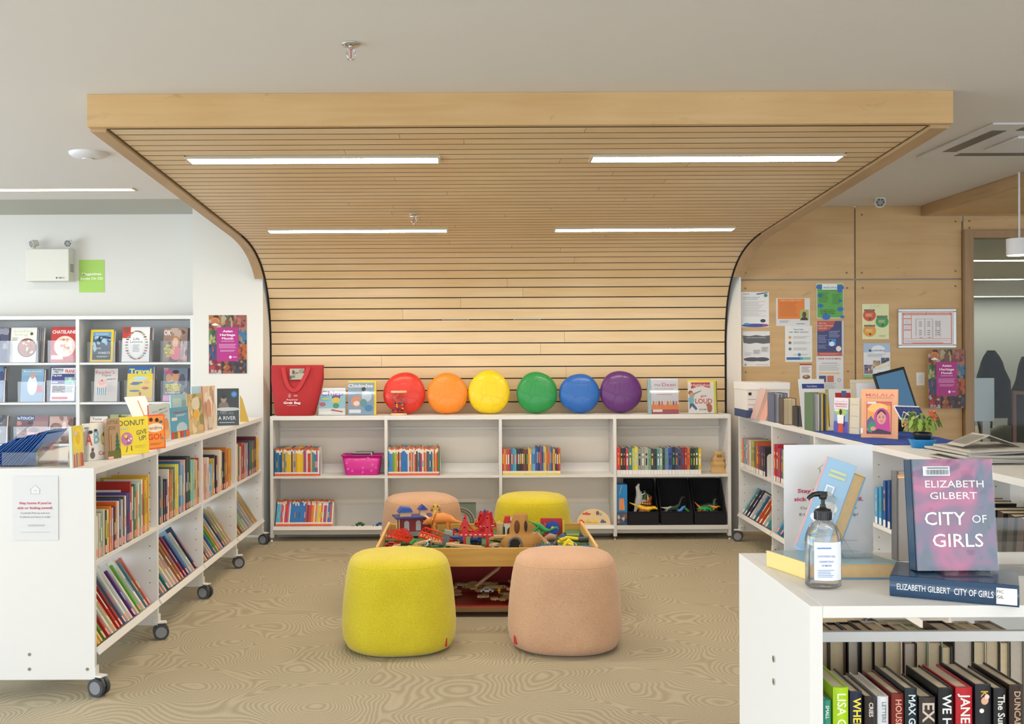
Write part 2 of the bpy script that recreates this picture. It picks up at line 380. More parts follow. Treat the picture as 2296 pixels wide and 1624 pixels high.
while s+.09 < LEN:
    (y0, z0), t0 = along(s); (ym, zm), tm = along(s+.0455); (y1, z1), t1 = along(s+.091)
    segs = [(XL, XR)]
    for (a, b, ly, lw) in lights:
        if abs(ym-ly) < .052 and zm > 2.3:
            segs = [q for (p, r) in segs for q in (((p, a-.008), (b+.008, r)) if p <= a and b <= r else ((p, r),)) if q[1]-q[0] > .05]
    if rr.random() < .75 and len(segs) == 1:
        c = XL+rr.choice((.33, .5, .66))*(XR-XL)+rr.uniform(-.4, .4); segs = [(XL, c-.0008), (c+.0008, XR)]
    for (a, b) in segs:
        vs = []
        for (y, z), t in (((y0, z0), t0), ((ym, zm), tm), ((y1, z1), t1)):
            nx, nz = -t[1], t[0]   # outward (up/back) normal
            for x in (a, b):
                vs.append(inv((x, y, z))); vs.append(inv((x, y+nx*.016*1, z+nz*.016)))
        # order: x a: 0,1  x b: 2,3 ; per station 4 verts
        fs = []
        for k in (0, 4):
            fs += [(k, k+2, k+6, k+4)]
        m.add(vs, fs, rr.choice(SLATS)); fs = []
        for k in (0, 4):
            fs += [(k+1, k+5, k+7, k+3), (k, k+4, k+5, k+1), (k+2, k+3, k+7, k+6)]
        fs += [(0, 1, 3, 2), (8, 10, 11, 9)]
        m.add(vs, fs, BLACK)  # wood sides coloured black to put the shade of the gaps in
    s += .1; i += 1
m.build('slat_panel', can)
def strip(x0, x1, off0, off1, s0, s1, mt, n=60):
    m = MB(); rings = []
    for k in range(n+1):
        (y, z), t = along(s0+(s1-s0)*k/n); nx, nz = -t[1], t[0]
        rings.append([inv((x0, y+nx*off0, z+nz*off0)), inv((x1, y+nx*off0, z+nz*off0)), inv((x1, y+nx*off1, z+nz*off1)), inv((x0, y+nx*off1, z+nz*off1))])
    return m.loft(rings, mt, smooth=False)
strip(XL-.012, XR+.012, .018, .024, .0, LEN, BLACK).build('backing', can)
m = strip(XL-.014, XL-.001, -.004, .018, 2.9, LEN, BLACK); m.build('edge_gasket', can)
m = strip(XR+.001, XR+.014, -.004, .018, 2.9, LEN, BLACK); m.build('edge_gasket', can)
RS = 3.78
strip(-1.79, XL-.015, -.012, .022, .0, RS, MAPLE_DK).build('edge_rim', can, bevel=.004)
strip(XR+.015, 2.25, -.012, .022, .0, RS, MAPLE_DK).build('edge_rim', can, bevel=.004)
# side cheeks closing the canopy up to the ceiling
for xa, xb in ((-1.79, -1.772), (2.232, 2.25)):
    pts = [(4.92-4.886, 2.60-2.5)]
    for k in range(16):
        (y, z), t = along(RS*k/15); pts.append((y-4.886, z+.02-2.5))
    pts.append((8.6-4.886, HC-2.5)); pts.append((4.92-4.886, HC-2.5))
    MB().prism(pts, xa, xb, MAPLE_DK, axis='x').build('side_cheek', can)
# ---------------------------------------------------------------- light fittings
LW = emis('led_diffuser', '#fff1de', 38.0)
LWR = emis('led_diffuser_room', '#fff8f0', 13.0)
ALU = mat('light_housing', '#cdbda2', .5)
def strip_light(x0, x1, Y, z, w, lab, tilt=0, mt=LW, grp='linear lights recessed in the wood canopy'):
    e = empty('linear_ceiling_light', lab, 'light', ((x0+x1)/2, Y, z), group=grp); e.rotation_euler = (tilt, 0, 0)
    h = (x1-x0)/2
    m = MB(); m.box(-h-.014, h+.014, -w/2-.011, -w/2, -.003, .03, ALU); m.box(-h-.014, h+.014, w/2, w/2+.011, -.003, .03, ALU)
    m.box(-h-.014, -h, -w/2, w/2, -.003, .03, ALU); m.box(h, h+.014, -w/2, w/2, -.003, .03, ALU); m.build('housing', e)
    MB().box(-h, h, -w/2, w/2, -.002, .012, mt).build('diffuser', e)
TL = -math.atan(.0607)
nm = ['front left long light strip in the wood slat canopy', 'front right long light strip in the wood slat canopy', 'back left light strip in the canopy, nearer the slatted wall', 'back right light strip in the canopy, nearer the slatted wall']
for (a, b, ly, lw), lab in zip(lights, nm):
    strip_light(a, b, ly, 2.580-(ly-4.93)*.0607-.006, lw*.96, lab, TL)
strip_light(-4.6, -2.475, 7.67, HC-.004, .09, 'light strip in the white ceiling above the magazine shelves', mt=LWR, grp='linear lights in the white ceiling')
# same fittings carry on through the room behind the camera
for (a, b, y) in ((-5.5, -3.2, 2.2), (-2.4, -.4, 1.2), (1.2, 3.2, 1.2), (-2.4, -.4, -1.4), (1.2, 3.2, -1.4), (4.2, 5.6, 3.0), (-5.5, -3.2, -1)):
    strip_light(a, b, y, HC-.004, .11, 'light strip in the white ceiling nearer the entrance', mt=LWR, grp='linear lights in the white ceiling')
LWO = emis('led_diffuser_office', '#fbfbf2', 17.0)
for (a, b, py, Y) in ((4.6, 8.36, 635, 15.9), (6.0, 12.5, 677, 20.8), (4.6, 9.5, 600, 12.6)):
    strip_light(a, b, Y, 2.612, .16, 'light strip hanging in the office behind glass, %s' % ('nearest row' if Y < 13 else ('middle row' if Y < 17 else 'farthest row')), mt=LWO, grp='linear lights in the office beyond')
# ---------------------------------------------------------------- poufs
def fabric(name, c, c2):
    m = mat(name, c, .95, var=.0); n = m.node_tree.nodes; L = m.node_tree.links; b = n['Principled BSDF']
    b.inputs['Sheen Weight'].default_value = .25; b.inputs['Specular IOR Level'].default_value = .15
    tc = n.new('ShaderNodeTexCoord'); nz = n.new('ShaderNodeTexNoise'); nz.inputs['Scale'].default_value = 170; nz.inputs['Detail'].default_value = 4
    n2 = n.new('ShaderNodeTexNoise'); n2.inputs['Scale'].default_value = 7; L.new(tc.outputs['Object'], n2.inputs['Vector'])
    L.new(tc.outputs['Object'], nz.inputs['Vector'])
    ad = n.new('ShaderNodeMath'); ad.operation = 'MULTIPLY_ADD'; ad.inputs[1].default_value = .35
    L.new(n2.outputs['Fac'], ad.inputs[0]); L.new(nz.outputs['Fac'], ad.inputs[2])
    mr = n.new('ShaderNodeMapRange'); mr.inputs['From Min'].default_value = .45; mr.inputs['From Max'].default_value = .9; L.new(ad.outputs[0], mr.inputs['Value'])
    mx = n.new('ShaderNodeMix'); mx.data_type = 'RGBA'; mx.inputs[6].default_value = (*lin(c2), 1); mx.inputs[7].default_value = (*lin(c), 1)
    L.new(mr.outputs[0], mx.inputs[0]); L.new(mx.outputs[2], b.inputs['Base Color'])
    bp = n.new('ShaderNodeBump'); bp.inputs['Strength'].default_value = .35; bp.inputs['Distance'].default_value = .003
    L.new(nz.outputs['Fac'], bp.inputs['Height']); L.new(bp.outputs['Normal'], b.inputs['Normal'])
    return m
YELF = fabric('yellow_wool', '#dacb38', '#c6b322'); PNKF = fabric('pink_wool', '#d2ab88', '#c19676')
def pouf(x, y, mt, lab, rot, tagpos, R=.309):
    e = empty('pouf', lab, 'pouf', (x, y, 0), rot, group='wool poufs around the play table')
    prof = [(.20, .0), (.255, .004), (.283, .018), (.3, .05), (.3075, .09), (.309, .13), (.305, .2), (.297, .28), (.286, .36), (.276, .41), (.266, .437), (.250, .457), (.222, .471), (.17, .482), (.1, .488), (.04, .49)]
    N = 64; rings = []
    for r, z in prof:
        ring = []; f = min(1, max(0, (z-.2)/.2)); ex = 2.45+.35*f
        for i in range(N):
            a = 2*PI*i/N; c, s_ = math.cos(a), math.sin(a); d = (abs(c)**ex+abs(s_)**ex)**(-1/ex); d = d*.94+.02
            ring.append((r*d*c*R/.309, r*d*s_*R/.309, z))
        rings.append(ring)
    MB().loft(rings, mt).build('upholstery', e)
    # stitched seam where the top panel starts
    pts = []
    for i in range(N):
        a = 2*PI*i/N; c, s_ = math.cos(a), math.sin(a); ex = 2.8; d = (abs(c)**ex+abs(s_)**ex)**(-1/ex)*.94+.02
        pts.append((.2625*d*c, .2625*d*s_, .4405))
    MB().tube(pts, .0022, mt, n=6, closed=True).build('seam', e)
    if tagpos:
        px, py, hh = tagpos; X, Z = P(px, py, y-.28)
        q = Matrix.Rotation(-rot, 3, 'Z') @ Vector((X-x, -1, 0))
        ex = 2.45; a = math.atan2(q.y*.28, q.x+(0)); 
        th = math.asin(max(-1, min(1, (X-x)/.3))); a = -PI/2+th-rot; c, s_ = math.cos(a), math.sin(a)
        d = (abs(c)**ex+abs(s_)**ex)**(-1/ex)*.94+.02; r = .303*d
        M = Matrix.Translation((r*c, r*s_, Z)) @ Matrix.Rotation(a+PI/2, 4, 'Z')
        m = MB(); m.T = M; m.box(-.011 if hh else -.004, .011 if hh else .004, -.003, .004, -.022, .022, pm('#c0362f', .8)); m.build('fabric_tag', e)
pouf(-.387, 5.48, YELF, 'yellow wool pouf at the front left of the play table', .12, (996, 1453, 0))
pouf(.479, 5.48, PNKF, 'pale pink wool pouf at the front right of the play table', -.10, (1161, 1450, 1))
pouf(-.373, 7.72, PNKF, 'pale pink wool pouf behind the play table, near its left corner', .3, None)
pouf(.44, 7.72, YELF, 'yellow wool pouf behind the play table, right of centre', -.1, None)
# ================================================================ shelving
RUB = mat('caster_rubber', '#3b3c3f', .5); HUB = mat('caster_hub', '#85878b', .35); HOLE = mat('pin_hole', '#55514c', .9)
BACKP = mat('shelf_back_panel', '#efe9de', .6); CHR = mat('chrome', '#c9c9c9', .18, metal=1)
def caster(e, x, y, rz=0, big=.041):
    a = bpy.data.objects.new('caster', None)
    m = MB(); R = Matrix.Translation((x, y, 0)) @ Matrix.Rotation(rz, 4, 'Z'); m.T = R
    m.box(-.022, .022, -.03, .03, .088, .094, SHELFW); m.cyl((0, 0, .07), (0, 0, .09), .014, HUB, n=14)
    m.prism([(-.018, .078), (.018, .078), (.03, .045), (.02, .03), (-.02, .03), (-.03, .045)], -.008, .008, HUB, axis='x')
    c = m.build('caster', e, bevel=.001)
    w = MB(); w.T = R
    for s in (-1, 1):
        x1, x2 = s*.009, s*.027
        w.cyl((x1, .0, big), (x2, .0, big), big, RUB, n=28); w.cyl((x2, 0, big), (x2+s*.0015, 0, big), big*.7, HUB, n=24)
    w.build('wheel', c, bevel=.002)
def foot(e, x, y):
    m = MB(); m.box(x-.014, x+.014, y-.002, y+.05, .03, .10, SHELFW); m.cyl((x, y+.02, .01), (x, y+.02, .03), .004, CHR, n=10)
    m.cyl((x, y+.02, 0), (x, y+.02, .01), .013, CHR, n=16, r2=.011); m.box(x-.003, x+.003, y-.0035, y-.002, .05, .075, HOLE); m.build('levelling_foot', e, bevel=.001)
def unit(label, loc, rz, nb, bw, depth, H, top_t, zmid, lip, tilt, double, feet, mid_back=True, group=None, rail=True, holes=True, skip_caster=(), topov=0.0, flat_bays=()):
    e = empty('bookcase', label, 'bookcase', loc, rz, group=group)
    D = depth*2 if double else depth; z0 = .077 if double else .045; T = .025
    for i in range(nb+1):
        x = i*bw; m = MB()
        end = (i == 0 or i == nb)
        m.box(x-T/2, x+T/2, 0, D, z0, H if (end or not double) else H-top_t, SHELFW)
        if holes:
            for side in (-1, 1):
                if (i == 0 and side < 0) or (i == nb and side > 0): continue
                k = 0; z = lip+.1
                while z < H-top_t-.03:
                    for yy in (.04, depth-.07):
                        m.cyl((x+side*T/2, yy, z), (x+side*(T/2+.0006), yy, z), .0032, HOLE, n=8)
                    z += .065
        m.build('side_panel', e, bevel=.0012)
        if double or (i == nb and feet != 'all'):
            if double:
                m = MB(); m.box(x-T/2-.001, x+T/2+.02, -.003, .03, z0+.01, z0+.055, SHELFW); m.cyl((x+T/2+.02, .013, z0+.034), (x+T/2+.022, .013, z0+.034), .005, CHR, n=10); m.build('caster_bracket', e, bevel=.001)
                caster(e, x+.005, -.012, rz=.35*((i % 2)*2-1)); caster(e, x+.005, D-.03, rz=.2)
        if not double: foot(e, x, .004); 
    for i in range(nb):
        a = i*bw+T/2; b = (i+1)*bw-T/2
        m = MB(); m.box(a if (i or not double) else a, b if not double else b+T*(i < nb-1), 0-topov, D, H-top_t, H, WHITE); m.build('top_panel', e, bevel=.0015)
        for sd in ((0, 1) if double else (0,)):
            def yy(y): return y if sd == 0 else D-y
            def bx(m, y0, y1, z0_, z1_, mt, x0=a, x1=b): m.box(x0, x1, min(yy(y0), yy(y1)), max(yy(y0), yy(y1)), z0_, z1_, mt)
            m = MB(); bx(m, .004, depth-.03, zmid-.02, zmid, SHELFW); 
            if not double: bx(m, depth-.07, depth-.064, zmid, zmid+.075, SHELFW)
            m.build('shelf', e, bevel=.001)
            tl = 0 if i in flat_bays else tilt; c, s_ = math.cos(tl), math.sin(tl); dd = .2 if not double else .215
            def q(u, v): return (yy(.006+u*c+v*s_), lip-u*s_+v*c)
            m = MB(); m.prism([q(0, 0), q(dd, 0), q(dd, -.012), q(0, -.012)], a, b, SHELFW, axis='x')
            m.prism([q(-.012, .004), q(0, .004), q(0, -.03), q(-.012, -.03)], a, b, SHELFW, axis='x')
            bl = (.27 if i not in flat_bays else .02) if not double else .11
            if i in flat_bays: dd = .3
            m.prism([q(dd-.012, 0), q(dd, 0), q(dd, bl), q(dd-.012, bl)], a, b, SHELFW, axis='x'); m.build('display_shelf', e, bevel=.001)
            if rail and sd == 0:
                m = MB(); bx(m, depth-.045, depth-.03, H-.135, H-.112, SHELFW); m.build('back_rail', e, bevel=.002)
            if not double:
                m = MB(); bx(m, .035, .045, .05, lip-.028, SHELFW); m.build('kick_panel', e)
        if mid_back:
            m = MB(); m.box(a, b, depth-.012 if not double else depth-.006, depth if not double else depth+.006, zmid-.12 if double else .05, H-top_t, BACKP); m.build('back_panel', e)
    return e
U_BACK = (Matrix.Translation((-1.629, 8.505, 0)))
U_LEFT = Matrix.Translation((-1.68, 4.665, 0)) @ Matrix.Rotation(PI/2, 4, 'Z')
U_RIGHT = Matrix.Translation((2.146, 8.44, 0)) @ Matrix.Rotation(-PI/2, 4, 'Z')
U_NEAR = Matrix.Translation((.675, 2.06, 0))
BW = .929; BD = .335; TB = math.radians(30); TS = math.radians(33)
unit('long white bookcase against the slatted wall, topped with coloured cushions', (-1.629, 8.505, 0), 0, 4, BW, BD, 1.017, .034, .53, .115, TB, False, 'all', flat_bays=(3,))
unit('white double sided bookcase on casters at the left, picture books on top', (-1.68, 4.665, 0), PI/2, 4, .93, .275, 1.017, .03, .60, .205, TS, True, None, rail=False)
unit('white double sided bookcase on casters at the right with blue cloth on top', (2.146, 8.44, 0), -PI/2, 5, .93, .275, 1.017, .03, .60, .225, TS, True, None, rail=False)
e = unit('white bookcase in the right foreground carrying a sanitizer bottle and novels', (.675, 2.06, 0), 0, 1, .93, .275, 1.017, .024, .60, .18, TS, True, None, mid_back=False, holes=False)
for z in (.842, .792):
    m = MB(); m.cyl((-.0125, .245, z), (-.0155, .245, z), .0075, CHR, n=16); m.cyl((-.0155, .245, z), (-.0157, .245, z), .003, HOLE, n=8); m.build('screw', e)
EL = [o for o in COL.objects if o.name.startswith('bookcase') and 'left' in o.get('label', '')][0]
for (px, py) in ((66, 1468), (66, 1501), (196, 1501)):
    X, Z = P(px, py, 4.652); m = MB(); lx = -(X+1.68); m.cyl((-.0125, lx, Z), (-.0145, lx, Z), .0075, CHR, n=16); m.build('screw', EL)
# ---------------------------------------------------------------- books
PG = mat('page_block', '#d9c9ad', .8, var=.08, vscale=60); PGW = mat('page_block_white', '#e2dccb', .8, var=.05, vscale=60)
ORD = ['first', 'second', 'third', 'fourth', 'fifth', 'sixth', 'seventh', 'eighth', 'ninth', 'tenth', 'eleventh', 'twelfth', 'thirteenth', 'fourteenth', 'fifteenth', 'sixteenth', 'seventeenth', 'eighteenth', 'nineteenth', 'twentieth']
TENS = {20: 'twenty', 30: 'thirty', 40: 'forty', 50: 'fifty'}
def ordn(n):
    if n <= 20: return ORD[n-1]
    t, u = n//10*10, n % 10
    return (TENS[t][:-1]+'ieth') if u == 0 else TENS[t]+'-'+ORD[u-1]
import colorsys
def cname(h):
    h = h.lstrip('#'); r, g, b = [int(h[i:i+2], 16)/255 for i in (0, 2, 4)]; H, S, V = colorsys.rgb_to_hsv(r, g, b); H *= 360
    if V < .22: return 'black'
    if S < .12: return 'white' if V > .8 else ('light grey' if V > .6 else ('grey' if V > .4 else 'dark grey'))
    if S < .25 and V > .75: return 'cream' if 20 < H < 80 else ('pale pink' if H < 20 or H > 320 else ('pale blue' if H > 160 else 'pale green'))
    for lim, nm in ((12, 'red'), (24, 'rust'), (42, 'orange' if S > .55 else 'tan'), (68, 'yellow' if V > .6 else 'olive'), (160, 'green'), (195, 'teal'), (245, 'blue'), (290, 'purple'), (335, 'magenta' if S > .5 else 'mauve'), (361, 'red')):
        if H < lim:
            return ('dark ' if V < .42 else '')+nm
def book(M, w, h, d, col, style='plain', accent='#f0efe8', name='book', pages=None, title=True, seed=0, side=None):
    """spine at y=0 facing -y, x 0..w, z 0..h"""
    r = random.Random(seed); m = MB(); t = min(.0022, w*.2); C = pm(col); pg = pages or PG
    m.box(0, t, 0, d, 0, h, C); m.box(w-t, w, 0, d, 0, h, C)
    m.box(t, w-t, 0, t, 0, h, C); m.box(t, w-t, t, d-.004, .003, h-.003, pg)
    def band(z0, z1, c, k=1): m.box(.0002, w-.0002, -.0003*k, 0, z0, z1, pm(c) if isinstance(c, str) else c)
    if style == 'reader':
        band(0, .017, '#f2663f'); band(.017, .030, '#efece6'); band(h-r.choice((.02, .034, .04, .05)), h-.018, '#f1ede4'); band(h-.018, h, r.choice(('#c4622a', '#d8752c', '#b85620')))
        if r.random() < .4: m.box(w*.3, w*.7, -.0006, -.0003, h*.3, h*.3+.05, pm(accent))
    elif style == 'junior':
        band(0, .014, '#f3dc2c'); band(.014, .032, '#efece6'); m.box(w*.25, w*.75, -.0004, 0, h*.42, h*.8, pm(accent))
    elif style == 'novel':
        band(.0, .036, '#efefec'); m.box(w*.3, w*.7, -.0004, 0, h*.35, h*.62, pm(accent)); m.box(w*.25, w*.75, -.0004, 0, h*.72, h*.8, pm(accent))
    elif style == 'picture':
        band(.006, .04, '#f0b8a8' if r.random() < .6 else '#ee9a80'); m.box(w*.25, w*.75, -.0004, 0, h*.35, h*.35+h*.3*r.random()+.03, pm(accent))
        # printed front: block and picture on both boards
        for sx in (0, 1):
            x = -.0003 if sx == 0 else w; c2 = pm(accent)
            m.box(x, x+.0003, d*.12, d*.88, h*(.12+.2*r.random()), h*(.5+.2*r.random()), c2)
            m.box(x, x+.0003, d*.2, d*.8, h*.78, h*.86, pm('#3a3a44' if V_(col) > .55 else '#f0ede4'))
    elif style == 'dvd':
        band(0, .03, '#f1eeea'); m.box(w*.2, w*.8, -.0004, 0, h*.3, h*.8, pm(accent))
    o = m.build(name, M=M); return o
def V_(h):
    h = h.lstrip('#'); return sum(int(h[i:i+2], 16) for i in (0, 2, 4))/765
def row(U, x0, x1, y, z, tilt, cols, hr, dr, style, name, cat, where, group, seed, gap=0, wr=(.8, 1.25), lean=0, yj=.004, kindw='', rev=False, wfix=None, pages=None):
    r = random.Random(seed); n = len(cols); ws = [r.uniform(*wr) for _ in cols]; tot = sum(ws); sp = (x1-x0)
    scale = (sp-gap*n)/tot; x = x0
    for i, c in enumerate(cols):
        acc = r.choice(('#f0ede2', '#f3d02e', '#d8352c', '#2c5fb0', '#2b2b33', '#e8862c', '#5aa04a', '#f0ede2', '#9ac6dc'))
        w = ws[i]*scale; w = min(w, wfix) if wfix else w
        h = r.uniform(*hr) if not isinstance(hr, list) else hr[i]; d = r.uniform(*dr)
        M = U @ Matrix.Translation((x, y+r.uniform(0, yj), z+(.012 if lean else 0))) @ Matrix.Rotation(-tilt, 4, 'X')
        if lean: M = M @ Matrix.Rotation(lean*(1 if not isinstance(lean, list) else 1), 4, 'Y')
        o = book(M, w*.965, h, d, c, style, acc, name=name, seed=seed*100+i, pages=pages)
        k = (n-i) if rev else i+1
        wd = 'from the left' if False else 'from left'
        tag(o, f"{kindw} with {cname(c)} spine, {ordn(k)} {wd}, {where}", cat, group)
        x += ws[i]*scale+gap
def cyc(s, n, seed):
    r = random.Random(seed); p = s.split(); return ['#'+r.choice(p) for _ in range(n)]
# back bookcase ----------------------------------------------------
B1 = '#2f6f9e #2b6a9a #3f7fb0 #2d5a88 #3d5f8f #caa52e #5a8a6a #c8b09a #f0c41e #f0c41e #f2ca28 #3a4a8a #e0aa3c #a8acb8 #e6a030 #f0c820 #f4d024 #f0c820 #eec41c #8a5aa0 #c85068 #e8e4dc #d8423a #d44038 #c8b8a8 #6aa03c #3c8ac8 #2e86c0 #c04a88 #ece8e0'.split()
row(U_BACK, .022, .385, .012, .531, 0, B1, (.222, .233), (.15, .17), 'reader', 'thin_reader_book', 'book', 'upper row of back bookcase, first bay', 'orange-banded readers, upper row, first bay', 11, kindw='thin reader', wr=(.9, 1.1))
B2 = '#58b0d8 #4aa8d4 #62b4da #d86078 #c84a50 #e8e2da #d85a48 #c83c38 #c05a9a #e0dcd4 #2a78c0 #2a78c0 #2c7ac2 #2878be #2a7ac4 #2a78c0 #2c76bc #2a7ac2 #2a78c0 #2c7ac2 #286fb4 #cc4438 #4a3a6a #c83a30 #b83a3a #e06a28 #e88a20 #e8e4dc #ee7a24 #c8b8a8 #e8c828 #f0d030 #d84a3a #e8e0d8 #c83040 #7a4a9a #d8b4a4 #3a5aa0 #3a78c8 #d84434 #e0dcd4'.split()
row(U_BACK, .025, .49, .012, .125, TB, B2, (.222, .235), (.14, .16), 'reader', 'thin_reader_book', 'book', 'tilted lower row of back bookcase', 'orange-banded readers, lower row, first bay', 12, kindw='thin reader', wr=(.9, 1.1))
B3 = '#3a86c8 #3a86c8 #4a90cc #6aa044 #8ab04a #c8c428 #e0803c #4a3a3a #e8862c #2a7ac8 #2a78c4 #2c7ac6 #2878c2 #2c7cc8 #e0dcd4 #c8442c #d8a878 #c86848 #c8c0b4 #b83a30 #5a3a3a #7a9a8a #3a4a8a #c83c34 #e8e4dc #d8643c #e89a50 #6a4a5a #38708a #2f6a88 #2c6884 #c8c0b8 #d84a28 #e8a030 #c03a34 #4a8a4a'.split()
row(U_BACK, .945, 1.36, .012, .531, 0, B3, (.222, .240), (.15, .17), 'reader', 'thin_reader_book', 'book', 'upper row of back bookcase, second bay', 'orange-banded readers, second bay', 13, kindw='thin reader', wr=(.9, 1.1))
B4 = '#d83c34 #d88828 #b85a3a #c83848 #7a3a5a #2e7aa8 #3a9ac0 #58a8c0 #2b2b30 #2f2f36 #26262c #3c2c34 #8a2c30 #6a4430 #5a3a2a #e8c040 #e8a838 #58a0c8 #7ab0d0 #3a5aa8 #2c4a88 #2e3a6a #7a4a8a #38608a #c0b8a8 #d8c22c #8a5a34 #e07830 #3a7ac0 #3a4a7a #e8a028 #3c3c40 #7a2a38 #b84828'.split()
h4 = [random.Random(i*7).uniform(.205, .216) if i < 20 or i > 29 else random.Random(i*7).uniform(.218, .238) for i in range(len(B4))]
row(U_BACK, 1.874, 2.345, .012, .531, 0, B4, h4, (.14, .17), 'junior', 'junior_paperback', 'book', 'middle shelf of back bookcase, third bay', 'yellow-banded paperbacks, third bay', 14, kindw='paperback')
B5 = '#d83a3e #2c2e36 #26262e #c84a58 #38808c #c8c04a #dcd456 #8e948a #9aa096 #b0b4aa #7aa08a #3c4450 #3a4250 #58989a #9ab09a #3c5444 #6a8ac0 #3a5aa0 #2a3048 #3a4a78 #4a5468 #8a2c38 #a0343c #c87848 #33353a #2e4040 #4a6a48 #e8c430'.split()
row(U_BACK, 2.803, 3.49, .012, .531, 0, B5, (.205, .222), (.14, .17), 'novel', 'junior_novel', 'book', 'middle shelf of back bookcase, fourth bay', 'white-labelled novels, fourth bay', 15, kindw='chapter book')
# left bookcase ------------------------------------------------------
L1 = '#d8452c #e0dccf #cfc9b4 #8fa48a #d6d2c4 #3c3c30 #d8d49a #e6872c #c8a0c0 #3c3a34 #dc6a30 #e8e4da #4a4a7a #d4d0c8 #50524a #e8e0d0 #5a4a8a #4a58a0 #ae2a24 #d8cdbc #3f7f60 #e07a2c #e8e6dc #74a25a #ecebe0 #dc6434 #e8b43a #e8c23c #ecb94a'.split()
hL1 = [.18, .19, .2, .2, .21, .2, .2, .21, .2, .2, .22, .22, .23, .22, .23, .23, .24, .24, .29, .26, .27, .23, .27, .26, .28, .26, .27, .28, .29]
row(U_LEFT, .02, .82, .008, .602, 0, L1, hL1, (.19, .24), 'picture', 'picture_book', 'book', 'upright row of left bookcase, nearest bay', 'upright picture books, left bookcase', 21, kindw='picture book', wfix=.02, gap=.011)
L2 = '#d8cf52 #e9cf22 #e6c91c #5f8f3a #b8302c #e6e2d4 #d9d4a6 #b02c26 #a8322c #5a6c86 #dedfd8 #e6e4dc #5a2c7a #dcdcd4 #6fae3e #eceae0 #5f8a98 #d8705a'.split()
hL2 = [.2, .27, .27, .26, .24, .27, .24, .31, .31, .3, .3, .31, .27, .3, .28, .3, .28, .29]
row(U_LEFT, .03, .88, .014, .21, TS, L2, hL2, (.175, .185), 'picture', 'picture_book', 'book', 'slanted row of left bookcase, nearest bay', 'slanted picture books, left bookcase', 22, kindw='picture book', wfix=.02, gap=.026)
L3 = '#8fbfb8 #3c5468 #9ab0a0 #4b3d58 #4a3c56 #e0d8cc #c87a4a #b88a5c #6a8a7a #e6dc6c #e0d85c #3a74b4 #8ab8d0 #7aa8c8 #e0b8a8 #3a3450 #2c5a44 #2a5640 #86c4b8 #9cc8ba #c8b48a #d0b890 #a84838'.split()
hL3 = [.25, .26, .24, .22, .23, .28, .25, .27, .28, .29, .29, .3, .29, .27, .3, .31, .31, .31, .28, .28, .28, .27, .28]
row(U_LEFT, .95, 1.83, .008, .602, 0, L3, hL3, (.19, .24), 'picture', 'picture_book', 'book', 'upright row of left bookcase, second bay', 'upright picture books, left bookcase', 23, kindw='picture book', wfix=.021, gap=.014)
L4 = '#26508a #24508c #9aa0a0 #b8b4ac #2a7478 #e0dccc #d8d0be #d6c4b0 #a87048 #b07850 #8a2a4a #30407a #8ab0c4 #d8d6cc #2c3a5c'.split()
row(U_LEFT, .95, 1.83, .014, .21, TS, L4, (.27, .31), (.175, .185), 'picture', 'picture_book', 'book', 'slanted row of left bookcase, second bay', 'slanted picture books, left bookcase', 24, kindw='picture book', wfix=.022, gap=.022)
L5 = '#e4dccb #d8a87a #c8a0a0 #e0d0c0 #7ab0cc #86b8d0 #c8a850 #34344a #2c2c44 #d8a878 #e4dccc #e0d8c8 #2b2a2c #2e2c2e #c87838 #b8682c #d8a038 #d0942c'.split()
hL5 = [.24, .26, .22, .26, .21, .21, .24, .26, .25, .24, .28, .27, .25, .25, .28, .26, .26, .26]
row(U_LEFT, 1.88, 2.70, .008, .602, 0, L5, hL5, (.19, .24), 'picture', 'picture_book', 'book', 'upright row of left bookcase, third bay', 'upright picture books, left bookcase', 25, kindw='picture book', wfix=.026, gap=.012)
L6 = '#3e8a84 #8a3a6a #e4cc7c #4a4878 #b8ae98 #c4baa4 #3a6ea0 #5cae3c #d87a3c #b0b8b8 #3c4e70 #a8a07c #bcb08a #c8b890'.split()
row(U_LEFT, 1.88, 2.76, .014, .21, TS, L6, (.26, .3), (.175, .185), 'picture', 'picture_book', 'book', 'slanted row of left bookcase, third bay', 'slanted picture books, left bookcase', 26, kindw='picture book', wfix=.022, gap=.024)
L7 = '#dccfae #e0d6b8 #6a7450 #d0c8b0 #c8503c #5a3c58 #d87a48 #a8a8bc #9c9cb4 #4c3a74 #3c7c4a #4a7a4a #8a6a44 #5a3c5c #6a3a4a #e8b834 #e4ae2c'.split()
row(U_LEFT, 2.81, 3.66, .008, .602, 0, L7, (.24, .28), (.19, .24), 'picture', 'picture_book', 'book', 'upright row of left bookcase, farthest bay', 'upright picture books, left bookcase', 27, kindw='picture book', wfix=.024, gap=.014)
L8 = '#9a8aa0 #a898ac #c8a03c #8a6a4a #a8bc90 #b4c49c #a4a8b4 #b0b4bc #b89a6c #c0a478'.split()
row(U_LEFT, 2.81, 3.66, .014, .21, TS, L8, (.24, .29), (.175, .185), 'picture', 'picture_book', 'book', 'slanted row of left bookcase, farthest bay', 'slanted picture books, left bookcase', 28, kindw='picture book', wfix=.022, gap=.04)
